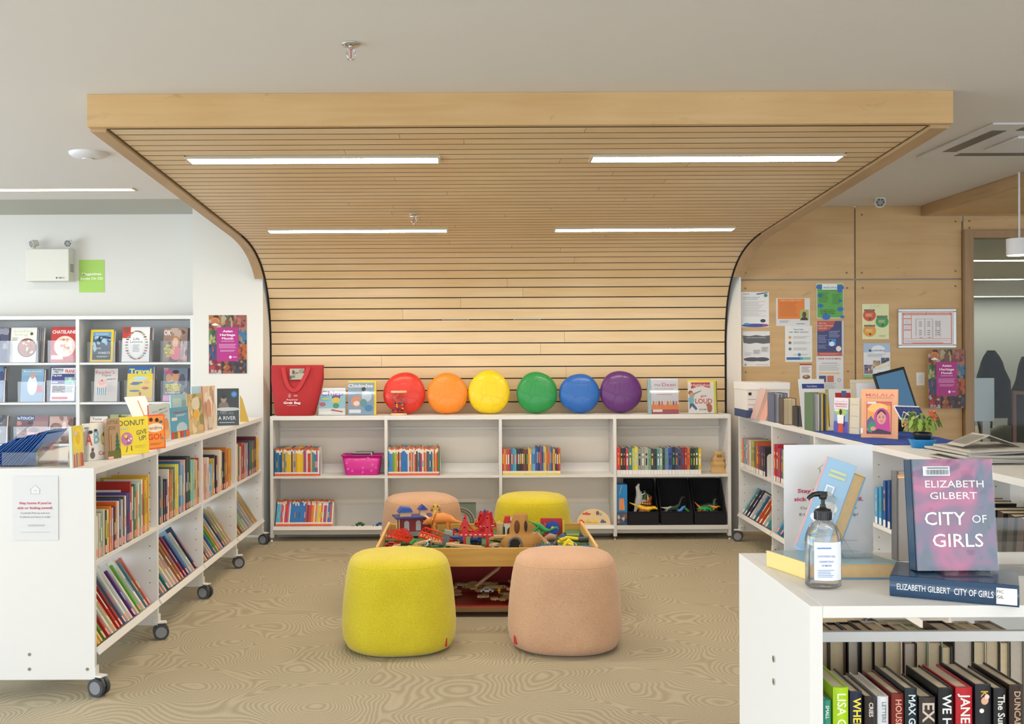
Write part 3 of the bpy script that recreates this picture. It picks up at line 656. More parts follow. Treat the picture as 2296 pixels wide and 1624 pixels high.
# right bookcase: local x runs towards the camera, image left = far ---------------------------------
R1 = '#c8cc3a #d8a8a8 #d87048 #8ab0b0 #6a9a98 #a8a8c0 #d8909a #e0d4cc #a8b04a #c8b048 #6a7a5a #c05a3a #b84a34 #4a4a6a #3c3a5a #4a3a5c #3a3040'.split()
row(U_RIGHT, .02, .72, .008, .602, 0, R1, [.17]+[.235]*11+[.21]*5, (.14, .17), 'novel', 'junior_novel', 'book', 'upper row of right bookcase, farthest bay', 'novels in the right bookcase', 31, kindw='library book', wfix=.04)
R2 = '#7ab0b8 #4a4a58 #3c3a4a #d8d4cc #3a7aa0 #d86a3a #c85a34 #d8d0c4 #5aa0a8'.split()
row(U_RIGHT, .03, .80, .012, .235, TS, R2, (.21, .25), (.15, .17), 'novel', 'junior_novel', 'book', 'slanted row of right bookcase, farthest bay', 'slanted library books, right bookcase', 32, kindw='library book', wfix=.03, gap=.04)
R3 = '#c03044 #b82c40 #c83a4a #3a5aa0 #b8c47a #c8cc9a #6a3a44 #8a8aa0 #9a9ab0 #d8d4cc #6a5a60 #3a5a8a #b85a4a #5a8a7a'.split()
row(U_RIGHT, .95, 1.70, .008, .602, 0, R3, [.26, .26]+[.24]*12, (.15, .2), 'novel', 'junior_novel', 'book', 'upper row of right bookcase, second bay', 'novels in the right bookcase', 33, kindw='library book', wfix=.04)
R4 = '#5aa0c8 #3a78a8 #3a8ac8 #2a6aa8 #4a3a4a #3c2f3a #e8b0a0 #d8a890'.split()
row(U_RIGHT, .97, 1.75, .012, .235, TS, R4, (.24, .3), (.165, .18), 'picture', 'picture_book', 'book', 'slanted row, right bookcase, second bay', 'slanted library books, right bookcase', 34, kindw='large book', wfix=.03, gap=.05)
R5 = '#a83a3a #c0b8b0 #3a6ab0 #58a8d8 #2a62a8 #d8dce0 #2c5ea0'.split()
row(U_RIGHT, 1.90, 2.5, .008, .602, 0, R5, (.2, .25), (.14, .17), 'novel', 'junior_novel', 'book', 'upper row of right bookcase, third bay', 'novels in the right bookcase', 35, kindw='library book', wfix=.04)
R6 = '#5aa8d8 #4a9ccc #2c5c9c #284c84 #8ac0e0 #2a5a98 #d88a7a #2c6cb0 #24508c #3a7cc0 #c83a3c'.split()
row(U_RIGHT, 2.83, 3.42, .008, .602, 0, R6, [.19, .2, .24, .25, .2, .25, .23, .25, .25, .24, .24], (.14, .17), 'novel', 'junior_novel', 'book', 'upper row of right bookcase, fourth bay', 'novels in the right bookcase', 36, kindw='library book', wfix=.03)
R7 = '#2c2622 #211d1c #3a2c24 #1e1c1f #2f2824 #25211f #3b2a22 #1f1c1e #2d2522'.split()
row(U_RIGHT, 3.80, 4.5, .008, .602, 0, R7, (.24, .26), (.15, .2), 'plain', 'dark_binder', 'book', 'behind the acrylic stand in right bookcase', 'dark bound volumes in the right bookcase', 37, kindw='dark volume', wfix=.05, gap=.01, lean=.12)
# ================================================================ near books with spines and parts
def big_book(name, label, M, w, h, d, cover, spine_txt=None, tcol='#f0ead0', tw=.62, tsize=.55, bold=.02, label_c=None, pages=PG, group=None, art=None, cat='book', fill=.6, at=.55, rev=False, board=.0035, back=None):
    e = empty(name, label, cat, M=M, group=group); t = board; C = pm(cover, .3)
    m = MB(); m.box(0, t, 0, d, 0, h, C); m.box(w-t, w, 0, d, 0, h, C)
    n = 8; pr = [(0+w*k/n, -.006*math.sin(PI*k/n)) for k in range(n+1)]
    m.prism(pr+[(w, t), (0, t)], 0, h, C, axis='z')
    m.build('cover', e, bevel=.0005, seg=1)
    m = MB(); m.box(t, w-t, t, d-.005, .004, h-.004, pages); m.build('pages', e)
    if spine_txt:
        m = MB(); Mx = Matrix.Rotation(0, 4, 'X')
        A = Art(m, 0, 0, w, h, -.0062)
        ts = tsize*.86; gv = [p.x for p in glyphs(spine_txt, bold)[0]]; ln = (max(gv)-min(gv))*ts*w/.69
        A.txt(spine_txt, .5, .955-ln/h/2, ts*w/h, tcol, bold, rot=-PI/2, wid=None)
        if label_c: A.rect(.05, .02, .95, .15, label_c)
        m.build('spine_print', e)
    return e
def nb(x, y, z, lean=0, U=U_NEAR): return U @ Matrix.Translation((x, y, z)) @ Matrix.Rotation(lean, 4, 'Y')
#  front row of the near bookcase: (pixel left, pixel right of the spine, top pixel, cover, text)
NB = [
 (1842, 1864, 1578, '#2f8f7f', 'SMALL', '#e8f0e0', .4, 'teal spined novel partly hidden at the left end'),
 (1867, 1903, 1550, '#a9d21a', 'LISA G', '#e9f6c8', .62, 'lime green spined novel with pale capital lettering'),
 (1905, 1934, 1560, '#1d2440', 'WHEN', '#f0d83c', .7, 'navy spined novel with yellow capital lettering'),
 (1938, 1964, 1571, '#2c2524', 'CRIES', '#d8d0c8', .42, 'dark brown spined novel with small pale lettering'),
 (1967, 1993, 1570, '#d8dade', 'LETTERS', '#7a8088', .4, 'silvery white spined novel with grey lettering'),
 (1998, 2027, 1564, '#74251c', 'HOUSE', '#d89a86', .55, 'dark red spined novel with faded lettering'),
 (2028, 2057, 1553, '#1c2a33', 'MAX GLA', '#c8d4d8', .62, 'dark slate spined novel with condensed white capitals'),
 (2060, 2098, 1572, '#3a3230', 'EX', '#c8b8a8', .8, 'dark brown spined novel with two large outlined capitals'),
 (2103, 2138, 1552, '#15191d', 'WE HEAR', '#dce0e0', .66, 'black spined novel with tall white capitals'),
 (2142, 2181, 1550, '#b81f2c', 'JANE', '#e8e0dc', .62, 'bright red spined novel with white capitals'),
 (2186, 2223, 1544, '#23232b', 'KO', '#c8a03c', .5, 'black spined novel with a flower picture'),
 (2227, 2257, 1553, '#1f2126', 'The Sun', '#d8d4cc', .6, 'charcoal spined novel with white serif-like lettering'),
 (2262, 2294, 1545, '#33241f', 'DUNCAN', '#b89a80', .5, 'dark brown spined novel at the right edge'),
]
for i, (a, b, top, c, t, tc, ts, lab) in enumerate(NB):
    Y = 2.085; xa, z1 = P(a, top, Y); xb = P(b, top, Y)[0]; h = max(.2, z1-.602+.008); d = .155
    M = Matrix.Translation((xa, Y, .602)) @ Matrix.Rotation(-.0, 4, 'Y')
    o = big_book('hardcover_novel', lab+', near bookcase', M, xb-xa-.001, h, d, c, t, tc, tsize=ts, label_c='#ecece8', group='novels facing out in the near bookcase', at=.66 if len(t) > 3 else .8)
    if c == '#23232b':
        m = MB(); A = Art(m, 0, 0, xb-xa, h, -.0066); A.circ(.5, .88, .22, '#d8a890'); A.circ(.62, .91, .15, '#e8c8b8'); A.circ(.3, .8, .14, '#e8e8e0'); m.build('spine_picture', o)
#  back row seen from its page side
BK = [(1840, 1858, 1435, '#a8987e'), (1860, 1892, 1434, '#b3a383'), (1904, 1924, 1437, '#a49a8c'), (1934, 1956, 1436, '#ab9d82'), (1962, 1982, 1432, '#a99b7f'), (1989, 2019, 1434, '#aea38c'),
      (2030, 2052, 1442, '#b0a58e'), (2058, 2080, 1438, '#b5a98f'), (2083, 2110, 1440, '#c0b699'), (2113, 2132, 1450, '#a39877'), (2142, 2180, 1433, '#a39578'), (2186, 2210, 1438, '#9f9380'), (2213, 2240, 1434, '#a79b84'), (2244, 2262, 1440, '#9a7f58'), (2266, 2294, 1433, '#a59a86')]
covs = '#3a3632 #4a3a2c #1e1c1c #24262c #2a2424 #d8d0c0 #5a2a22 #c8c0a8 #8a9a7a #2c2a28 #2a1c1c #b0a48c #c8bca4 #3a3430 #8c8478'.split()
for i, (a, b, top, c) in enumerate(BK):
    Y = 2.385; xa, z1 = P(a-4, top, Y); xb = P(b+4, top, Y)[0]; h = z1-.602
    M = Matrix.Translation((xb, Y+.16, .602)) @ Matrix.Rotation(PI, 4, 'Z')
    e = empty('hardcover_novel', 'novel with %s cover, pages towards us, %s from left in the rear row' % (cname(covs[i]), ordn(i+1)), 'book', M=M, group='novels turned away in the near bookcase')
    w = xb-xa; m = MB(); C = pm(covs[i]); m.box(0, .003, 0, .16, 0, h, C); m.box(w-.003, w, 0, .16, 0, h, C); m.box(0, w, -.003, .0, 0, h, C); m.build('cover', e)
    m = MB(); m.box(.003, w-.003, .0, .153, .004, h-.005, mat('aged_pages_%d' % (i % 4), [min(1, int(c[q:q+2], 16)/255*1.18) for q in (1, 3, 5)], .85, var=.1, vscale=90)); m.build('pages', e)
# ---------------------------------------------------------------- things on top of the near bookcase
ZT = 1.0175
def onto(px, py):    # pixel on the plane of a bookcase top
    Y = (CZ-ZT)*F/((py-CY)+ROLL*(px-CX)); return P(px, py, Y)[0], Y
# lying novel with the big one standing on it
ax, ay = onto(1995, 1336); bx, by = onto(2276, 1362)
ang = math.atan2(by-ay, bx-ax); L = .235; TH = .042
M = Matrix.Translation((ax, ay, ZT)) @ Matrix.Rotation(ang, 4, 'Z')
e = empty('hardcover_novel', 'dark blue novel lying flat under the pink and blue novel', 'book', M=M)
BLUEC = pm('#2f4a66', .22)
m = MB(); m.box(0, L, 0, .155, 0, .003, BLUEC); m.box(0, L, 0, .155, TH-.003, TH, BLUEC)
m.prism([(-.007*math.sin(PI*k/8), TH*k/8) for k in range(9)]+[(.004, TH), (.004, 0)], 0, L, BLUEC, axis='x'); m.build('cover', e, bevel=.0006)
MB().box(.004, L-.005, .004, .15, .003, TH-.003, PG).build('pages', e)
m = MB(); A = Art(m, 0, 0, L, TH, -.0073); A.txt('ELIZABETH GILBERT', .27, .52, .28, '#d8dce0', .01, wid=.42); A.txt('CITY OF GIRLS', .66, .52, .3, '#e4e4e8', .01, wid=.3)
A.rect(.83, .12, .985, .88, '#e8e8e6'); A.txt('FIC', .86, .7, .14, '#333333'); A.txt('GIL', .86, .45, .14, '#333333'); m.build('spine_print', e)
# clear stand holding the big novel
CLR = clear('clear_acrylic', (1, 1, 1), .6, .02, .03); CLRB = clear('clear_plastic_sleeve', (1, 1, 1), .55, .035, .07)
sx, sy = onto(2145, 1330)
bw = .192*1.0; zb = P(2145, 1297, 2.13)[1]; zb = ZT+TH+.004
xl, _ = P(2058, 1290, 2.16); xr, _ = P(2242, 1290, 2.16); bw = xr-xl; zt = P(2145, 1030, 2.19)[1]; hb = (zt-zb)/math.cos(.12)
M = Matrix.Translation((xl, 2.165, zb)) @ Matrix.Rotation(-.12, 4, 'X') 
e = empty('hardcover_novel', 'large pink and dark blue novel standing face out in a plastic sleeve', 'book', M=M)
def swirl_mat():
    m = bpy.data.materials.new('swirled_cover'); m.use_nodes = True; n = m.node_tree.nodes; Lk = m.node_tree.links; b = n['Principled BSDF']
    b.inputs['Roughness'].default_value = .3
    tc = n.new('ShaderNodeTexCoord'); mp = n.new('ShaderNodeMapping'); mp.inputs['Location'].default_value = (.31, .1, .27)
    nz = n.new('ShaderNodeTexNoise'); nz.inputs['Scale'].default_value = 9; nz.inputs['Detail'].default_value = 2; nz.inputs['Distortion'].default_value = 1.3
    Lk.new(tc.outputs['Object'], mp.inputs['Vector']); Lk.new(mp.outputs[0], nz.inputs['Vector'])
    r = n.new('ShaderNodeValToRGB'); r.color_ramp.elements[0].position = .45; r.color_ramp.elements[0].color = (*lin('#2e4258'), 1)
    r.color_ramp.elements[1].position = .78; r.color_ramp.elements[1].color = (*lin('#b8427a'), 1)
    for p, c in ((.48, '#37496a'), (.55, '#6a3a66'), (.63, '#98366c')):
        q = r.color_ramp.elements.new(p); q.color = (*lin(c), 1)
    Lk.new(nz.outputs['Fac'], r.inputs[0]); Lk.new(r.outputs[0], b.inputs['Base Color']); return m
SW = swirl_mat()
m = MB(); m.box(0, bw, 0, .004, 0, hb, SW); m.box(0, bw, .034, .038, 0, hb, BLUEC); m.box(0, .004, 0, .038, 0, hb, BLUEC); m.build('cover', e, bevel=.001)
MB().box(.004, bw-.004, .004, .034, .004, hb-.004, PGW).build('pages', e)
m = MB(); A = Art(m, 0, 0, bw, hb, -.0003)
A.txt('ELIZABETH', .52, .775, .062, '#e8e2da', .004, wid=.72); A.txt('GILBERT', .5, .67, .062, '#e8dcdc', .004, wid=.58)
A.txt('CITY', .38, .465, .115, '#f2eeea', .006, wid=.5); A.txt('OF', .8, .46, .07, '#f2eeea', .0, wid=.18); A.txt('GIRLS', .52, .27, .115, '#f2eeea', .006, wid=.62); m.build('title_print', e)
m = MB(); A = Art(m, 0, 0, bw, hb, -.0008); A.rect(.14, .85, .47, .935, '#dfe6ea')
for k in range(22): A.rect(.175+k*.0125, .86, .175+k*.0125+(.007 if k % 3 else .004), .905, '#3d444a')
A.lines(.18, .91, .44, .928, 1, '#4a5056', .5, 0); m.build('barcode_label', e)
# crinkled clear sleeve
m = MB(); nx, nz_ = 26, 34; r = random.Random(5); vs = []
for j in range(nz_+1):
    for i in range(nx+1):
        u, v = i/nx, j/nz_; edge = min(u, 1-u, v, 1-v)
        hgt = .0014*(math.sin(9*u+13*v+2*math.sin(5*v))*.5+math.sin(21*u-9*v)*.35)*min(1, edge*8)+.0006*r.random()
        vs.append((u*bw, -.0026-hgt, v*hb))
m.add(vs, [(j*(nx+1)+i, j*(nx+1)+i+1, (j+1)*(nx+1)+i+1, (j+1)*(nx+1)+i) for j in range(nz_) for i in range(nx)], CLRB, True); m.build('plastic_sleeve', e)
# small clear stand with a front lip
e = empty('acrylic_book_stand', 'clear acrylic stand holding the pink and blue novel upright', 'stand', (xl+.02, 2.125, zb-.003))
m = MB(); m.box(.02, bw-.05, 0, .13, 0, .0025, CLR); m.box(.02, .05, -.0, .003, .0025, .014, CLR); m.box(bw-.08, bw-.05, 0, .003, .0025, .014, CLR); m.bar((bw/2-.02, .065, .1), (bw/2-.02, .13, .003), .05, .002, CLR); m.build('stand_plate', e)
# grey book back behind it
xa, z1 = P(2012, 1058, 2.5); xb = P(2105, 1058, 2.5)[0]
M = Matrix.Translation((xa, 2.5, ZT)) @ Matrix.Rotation(.12, 4, 'Z')
e = empty('hardcover_novel', 'grey book standing with its back cover and orange top band towards us', 'book', M=M)
hb2 = z1-ZT; wb2 = xb-xa; m = MB(); GC = pm('#9c948c'); m.box(0, wb2, 0, .003, 0, hb2, GC); m.box(0, wb2, .025, .028, 0, hb2, GC); m.box(0, .003, 0, .028, 0, hb2, GC); m.build('cover', e)
MB().box(.003, wb2-.004, .003, .025, .003, hb2-.003, PG).build('pages', e)
m = MB(); A = Art(m, 0, 0, wb2, hb2, -.0003); A.rect(0, .925, 1, .965, '#e8a05c'); A.rect(.02, .93, .98, .94, '#f0d8b0')
A.txt('ADVANCE PRAISE', .62, .83, .016, '#4a4440', .01)
for k, v in enumerate((.74, .58, .42, .28)): A.lines(.3, v-.1, .95, v+.04, 6, '#5c5650', .3, .35, seed=k)
m.build('back_cover_print', e)
# second novel in dark sleeve lying to the right, reaching out of the frame; clear rack behind
e = empty('acrylic_leaflet_rack', 'clear acrylic rack at the right edge beside the pink and blue novel', 'rack', (*[onto(2250, 1300)[0], 2.33], ZT))
m = MB(); m.box(0, .2, 0, .003, 0, .075, CLR); m.box(0, .2, .12, .123, 0, .11, CLR); m.box(0, .2, 0, .12, 0, .003, CLR); m.prism([(0, 0), (.12, 0), (.12, .11), (0, .075)], 0, .003, CLR, axis='x'); m.build('rack_body', e)
# blue and yellow novel lying flat, another leaning on it
ax, ay = onto(1812, 1300); bx, by = onto(2012, 1299); cx_, cy_ = onto(1742, 1262)
M = Matrix.Translation((ax, ay, ZT)) @ Matrix.Rotation(math.atan2(by-ay, bx-ax), 4, 'Z')
e = empty('hardcover_novel', 'pale blue and yellow novel lying flat behind the sanitizer bottle', 'book', M=M)
LB = pm('#8fb6d2', .25); YB = pm('#f0d488', .3); L2_ = .205; D2 = .15; T2 = .036
sh = -.045
m = MB()
def skew(m_, z0, z1, mt, ix=0, iy=0):
    pts = [(ix, iy), (L2_-ix, iy), (L2_+sh-ix, D2-iy), (sh+ix, D2-iy)]
    m_.prism(pts, z0, z1, mt, axis='z')
skew(m, 0, .003, pm('#6f9cc4', .3)); skew(m, T2-.003, T2, pm('#8fb0b8', .2)); 
m.prism([(0, 0), (sh, D2), (sh-.004, D2), (-.004, 0)], 0, T2, YB, axis='z'); m.build('cover', e, bevel=.0005)
m = MB(); skew(m, .003, T2-.003, mat('warm_pages', '#d9b988', .8, var=.08, vscale=80), .004, .004); m.build('pages', e)
# leaning blue book: bottom-left (1783,1225) top-left (1850,1023) , spine edge; fore edge to the right
Y = 2.47
def at3(px, py, Y=Y): x, z = P(px, py, Y); return Vector((x, Y, z))
bl = at3(1785, 1225); tl = at3(1858, 1024); ang = math.atan2(tl.x-bl.x, tl.z-bl.z)
hb3 = (tl-bl).length
M = Matrix.Translation((bl.x, Y, bl.z)) @ Matrix.Rotation(ang, 4, 'Y') @ Matrix.Rotation(-.28, 4, 'Z')
e = empty('hardcover_novel', 'pale blue novel with yellow edge leaning behind the sanitizer pump', 'book', M=M)
wb = .062; cd = .13; m = MB()
m.box(0, wb, 0, .0028, 0, hb3, LB); m.box(0, .003, 0, .034, 0, hb3, LB)
# seen from cover (left) and the fore edge (right)
m2 = MB(); CVW = .066; TK = .034
m = MB(); R = Matrix.Identity(4)
m.box(0, CVW, 0, .003, 0, hb3, LB); m.box(0, CVW, .031, .034, 0, hb3, pm('#7fa8cc', .3)); m.box(-.003, 0, 0, .034, 0, hb3, pm('#e0a8a0')); m.build('cover', e, bevel=.0005)
MB().box(.001, CVW-.004, .003, .031, .003, hb3-.003, mat('warm_pages', '#d9b988')).build('pages', e)
m = MB(); A = Art(m, 0, 0, CVW, hb3, -.0004)
for (u, v, a, b) in ((.5, .42, .34, .09), (.6, .5, .28, .06), (.35, .36, .26, .05), (.55, .3, .3, .04)): A.ell(u, v, a, b, '#e9eef0', 16)
for v in (.86, .81, .2, .13, .06): A.rect(.2, v, .78, v+.028, '#c6cf9a')
A.rect(.25, .62, .55, .72, '#dfe8ee'); A.rect(.3, .635, .5, .705, '#a8bccc'); m.build('cover_print', e)
# the thick fore edge turned to the right of the cover
M2 = M @ Matrix.Translation((CVW+.0005, .002, -.01)) @ Matrix.Rotation(.75, 4, 'Z')
e = empty('hardcover_novel', 'yellow-topped novel showing its page edge, leaning behind the pale blue novel', 'book', M=M2)
m = MB(); m.box(0, .003, .001, .1, 0, hb3*.97, LB); m.box(.038, .041, 0, .1, 0, hb3*.97, pm('#7fb0d8', .3)); m.build('cover', e, bevel=.0005)
MB().box(.003, .038, .002, .1, .003, hb3*.965, mat('warm_pages', '#d9b988')).build('pages', e)
MB().box(.002, .039, .0, .1, hb3*.965+.0005, hb3*.97+.001, pm('#f0c23c')).build('top_band', e)
# clear easel under the leaning books
a = at3(1885, 1205); b = at3(1935, 1262, 2.40); 
e = empty('acrylic_book_stand', 'clear acrylic easel propping the leaning pale blue novel', 'stand', (a.x-.02, 2.36, ZT+T2+.0005))
m = MB(); m.bar((-.06, .03, .0), (-.01, .075, .13), .004, .05, CLR); m.bar((.045, .02, .002), (-.01, .07, .11), .003, .05, CLR); m.box(-.06, .05, -.01, .05, 0, .0025, CLR); m.build('stand_plate', e)
# hand sanitizer pump bottle
X, Y = onto(1853, 1322); Y += .0
e = empty('sanitizer_bottle', 'clear pump bottle of hand sanitizer with black pump on near bookcase', 'bottle', (X, Y+.02, ZT))
r = .0365; BT = clear('bottle_plastic', (1, 1, 1), .8, .05, .06)
m = MB(); m.lathe([(.001, .001), (.030, .001), (r, .006), (r, .105), (r-.002, .115), (.028, .13), (.018, .139), (.0145, .142), (.0145, .147)], BT, n=36, sx=1.03, sy=.8, cap=False); m.build('bottle_body', e)
m = MB(); m.lathe([(r-.004, .118), (.001, .118)], clear('sanitizer_gel', (.985, .99, .995), .5, .03, .05), n=30, sx=1.02, sy=.78, cap=False); m.build('gel', e)
PB = mat('pump_black', '#17181a', .35)
m = MB(); m.lathe([(.0175, .144), (.0175, .162), (.016, .166), (.008, .168), (.006, .172), (.006, .176)], PB, n=28)
for k in range(22): a_ = 2*PI*k/22; m.box(-.0006, .0006, .017, .0183, .145, .161, PB, R=Matrix.Rotation(a_, 3, 'Z'), c=(0, 0, .153))
m.cyl((0, 0, .176), (0, 0, .189), .0042, PB, n=14)
m.lathe([(.007, .187), (.0085, .191), (.0085, .197), (.006, .2)], PB, n=20); m.tube([(.008, 0, .197), (-.01, 0, .1985), (-.022, -.002, .197), (-.031, -.004, .191), (-.033, -.004, .188)], [.0062, .006, .005, .0042, .0036], PB, n=10); m.build('pump', e)
# label wrapped on the front
LBL = mat('label_white', '#e9edf2', .5); m = MB(); vs = []; n = 20
for k in range(n+1):
    t = -PI/2-.75+1.75*k/n; 
    for z in (.02, .1): vs.append((1.03*(r+.0006)*math.cos(t), .8*(r+.0006)*math.sin(t), z))
m.add(vs, [(2*k, 2*k+2, 2*k+3, 2*k+1) for k in range(n)], LBL, True); lb = m.build('label', e)
m = MB(); A = Art(m, -.028, .02, .05, .08, -.0305); A.txt('SANITIZING GEL', .5, .64, .05, '#5a7fc0', .01, wid=.75); A.txt('DISINFECTANT', .5, .5, .05, '#5a7fc0', .01, wid=.62); A.txt('DE MAINS', .5, .4, .05, '#5a7fc0', .01, wid=.42); A.lines(.12, .08, .85, .3, 5, '#7f98c4', .35, .3); A.rect(.1, .84, .7, .87, '#4a78c8'); m.build('label_print', lb)
# sign holder: Stay home
def stay_home(A, hide=False):
    A.poly([(.40, .72), (.40, .78), (.375, .78), (.5, .86), (.625, .78), (.60, .78), (.60, .72)], '#9aa78a'); A.poly([(.41, .725), (.41, .785), (.395, .785), (.5, .852), (.605, .785), (.59, .785), (.59, .725)], '#e5e5e6')
    A.ell(.485, .772, .018, .012, '#d87a94', 10); A.ell(.515, .772, .018, .012, '#d87a94', 10); A.poly([(.467, .770), (.5, .748), (.533, .770)], '#d87a94')
    A.ell(.485, .771, .014, .009, '#e5e5e6', 10); A.ell(.515, .771, .014, .009, '#e5e5e6', 10); A.poly([(.473, .768), (.5, .752), (.527, .768)], '#e5e5e6')
    A.txt("Stay home if you're", .5, .58, .034, '#c8305e', .022, wid=.7); A.txt('sick or feeling unwell.', .5, .505, .034, '#c8305e', .022, wid=.78)
    A.txt('Curbside Pick-up and our', .5, .425, .024, '#5a5a5c', .002, wid=.64); A.txt('E-Library are here to help!', .5, .365, .024, '#5a5a5c', .002, wid=.66)
    A.lines(.34, .215, .72, .25, 2, '#9a9a9c', .3, .05); A.lines(.18, .12, .82, .135, 1, '#b0b0b2', .3, 0)
Y = 2.585; xa, z1 = P(1758, 998, Y); xb = P(1957, 998, Y)[0]
e = empty('sign_holder', 'clear holder with stay home notice standing on the near bookcase', 'sign', (xa, Y, ZT))
hS = z1-ZT; wS = xb-xa
m = MB(); m.box(0, wS, .001, .0035, .001, hS, mat('notice_paper', '#dfe1e3', .5)); sh_ = m.build('notice', e)
m = MB(); stay_home(Art(m, 0, 0, wS, hS, .0008, step=.00012)); m.build('notice_print', sh_)
m = MB(); m.box(0, wS, .0045, .006, 0, hS, CLR); m.box(0, wS, .0045, .04, -.0005, .0015, CLR); m.build('acrylic_holder', e)
# pen lying beside
# notice taped on the left bookcase end panel
x, z1 = P(27, 1068, 4.645); xb, z0 = P(130, 1212, 4.645)
e = empty('taped_notice', 'stay home notice taped to the end of the left bookcase', 'notice', (x, 4.649, z0))
MB().box(0, xb-x, 0, .0012, 0, z1-z0, mat('taped_paper', '#dcdddd', .45)).build('paper', e)
m = MB(); stay_home(Art(m, 0, 0, xb-x, z1-z0, -.0002)); m.build('notice_print', e)
# ================================================================ flat printed things, magazines, things on the bookcases
def flat(name, label, cat, box, Y, art, paper='#ecebe6', group=None, th=.0012, rough=.45, tilt=0, z_off=0, pname='paper'):
    px0, py0, px1, py1 = box; x0, z1 = P(px0, (py0), Y); x1, _ = P(px1, py0, Y); z0 = P(px0, py1, Y)[1]
    w, h = x1-x0, z1-z0
    e = empty(name, label, cat, (x0, Y, z0), group=group); e.rotation_euler = (tilt, 0, 0)
    MB().box(0, w, 0, th, 0, h, pm(paper, rough)).build(pname, e)
    m = MB(); A = Art(m, 0, 0, w, h, -.0001); art(A)
    if m.v: m.build('print', e)
    return e
def patch(A, u0, v0, u1, v1, cols, seed, n=14, k_=1.0):
    """a small colour photograph: irregular patches"""
    r = random.Random(seed); c = [''.join('%02x' % int(int(q[j:j+2], 16)*k_) for j in (0, 2, 4)) for q in cols.split()]; A.rect(u0, v0, u1, v1, '#'+c[0]); y = A.y
    for i in range(n):
        u = r.uniform(u0, u1); v = r.uniform(v0, v1); a = (u1-u0)*r.uniform(.08, .26); b = (v1-v0)*r.uniform(.08, .26)
        k = 7; pts = [(min(u1, max(u0, u+a*r.uniform(.6, 1.1)*math.cos(2*PI*j/k))), min(v1, max(v0, v+b*r.uniform(.6, 1.1)*math.sin(2*PI*j/k)))) for j in range(k)]
        A.poly(pts, '#'+r.choice(c[1:])); A.y += A.st*.93
def heritage(A):
    A.st = .00012
    cells = [((0, .72, .33, 1), 'd88a3a e8b050 8a3a2a e8e0d8 4a2a1e d86a3a'), ((.33, .72, .66, 1), '7a6a5a e0d0b0 3a3a3a c83a2a e8b03a 4a6a5a'), ((.66, .72, 1, 1), 'c06a5a d88a78 8a3a3a e8a898 a04a44'),
             ((0, .5, .22, .74), '4a7a4a e8d890 2f5a3a 7ab05a d8c47a'), ((.76, .5, 1, .74), '3a8ac0 7ac0e0 2a4a7a e08a3a 1f3350'), ((0, .24, .22, .5), '3a5a9a b0502a e07a3a 2a3a6a 7a3a2a'), ((.76, .24, 1, .5), 'e0641e f08a2a b8441a e8a03a 7a3020'),
             ((0, 0, .33, .24), 'c82a34 e83a3a d8a0a0 8a1f2a e0e0d8'), ((.33, 0, .66, .24), '3a2420 c86a3a e8b03a 5a3a30 8a2a1e'), ((.66, 0, 1, .24), '3a3a4a e8862a d86a1e 5a5a6a 2a2a38')]
    for i, (b, c) in enumerate(cells): patch(A, *b, c, 50+i, 16, .74)
    A.ell(.17, .9, .12, .06, '#c8803a'); A.ell(.17, .87, .09, .07, '#b06a44'); A.poly([(.06, .83), (.17, .865), (.28, .83), (.17, .82)], '#ece8e0')
    A.y -= .001; A.rect(.21, .21, .78, .79, '#a8167a')
    A.txt('Asian', .5, .725, .036, '#f6eef4', .022, wid=.26); A.txt('Heritage', .5, .662, .036, '#f6eef4', .022, wid=.4); A.txt('Month', .5, .6, .036, '#f6eef4', .022, wid=.3)
    A.lines(.33, .545, .67, .56, 1, '#e0b8d8', .5, 0); A.lines(.27, .43, .73, .51, 4, '#d8a8d0', .35, .1); A.lines(.3, .37, .7, .41, 2, '#d8a8d0', .35, .1)
    A.poly([(.53, .28), (.57, .31), (.61, .28), (.57, .25)], '#f2e6f0'); A.lines(.63, .27, .74, .295, 2, '#e8d0e4', .35, .1)
flat('poster', 'heritage month poster taped to the white pier at the left', 'poster', (468, 707, 553, 838), 8.707, heritage)
flat('poster', 'heritage month poster at the right end of the plywood wall', 'poster', (2081, 784, 2163, 916), 8.70, heritage)
def child(A):
    A.rect(.03, .02, .97, .98, '#4b93a8'); A.txt("Children's", .5, .58, .085, '#eef4f4', .02, wid=.86); A.lines(.15, .43, .85, .5, 2, '#b8d8de', .35, .1)
flat('sign', "teal paper sign on the slats, left of the pair", 'sign', (992, 662, 1051, 736), 8.888, child, group='teal signs on the slatted wall')
flat('sign', "teal paper sign on the slats, right of the pair", 'sign', (1151, 661, 1211, 734), 8.888, child, group='teal signs on the slatted wall')
def mags(A):
    A.txt('Magazines', .5, .57, .07, '#f4f8ea', .02, wid=.76); A.txt('Books On CD', .5, .43, .07, '#f4f8ea', .02, wid=.88)
flat('sign', 'lime green magazines sign on the white wall beside the emergency light', 'sign', (177, 583, 234, 656), 9.067, mags, paper='#a3cd58')
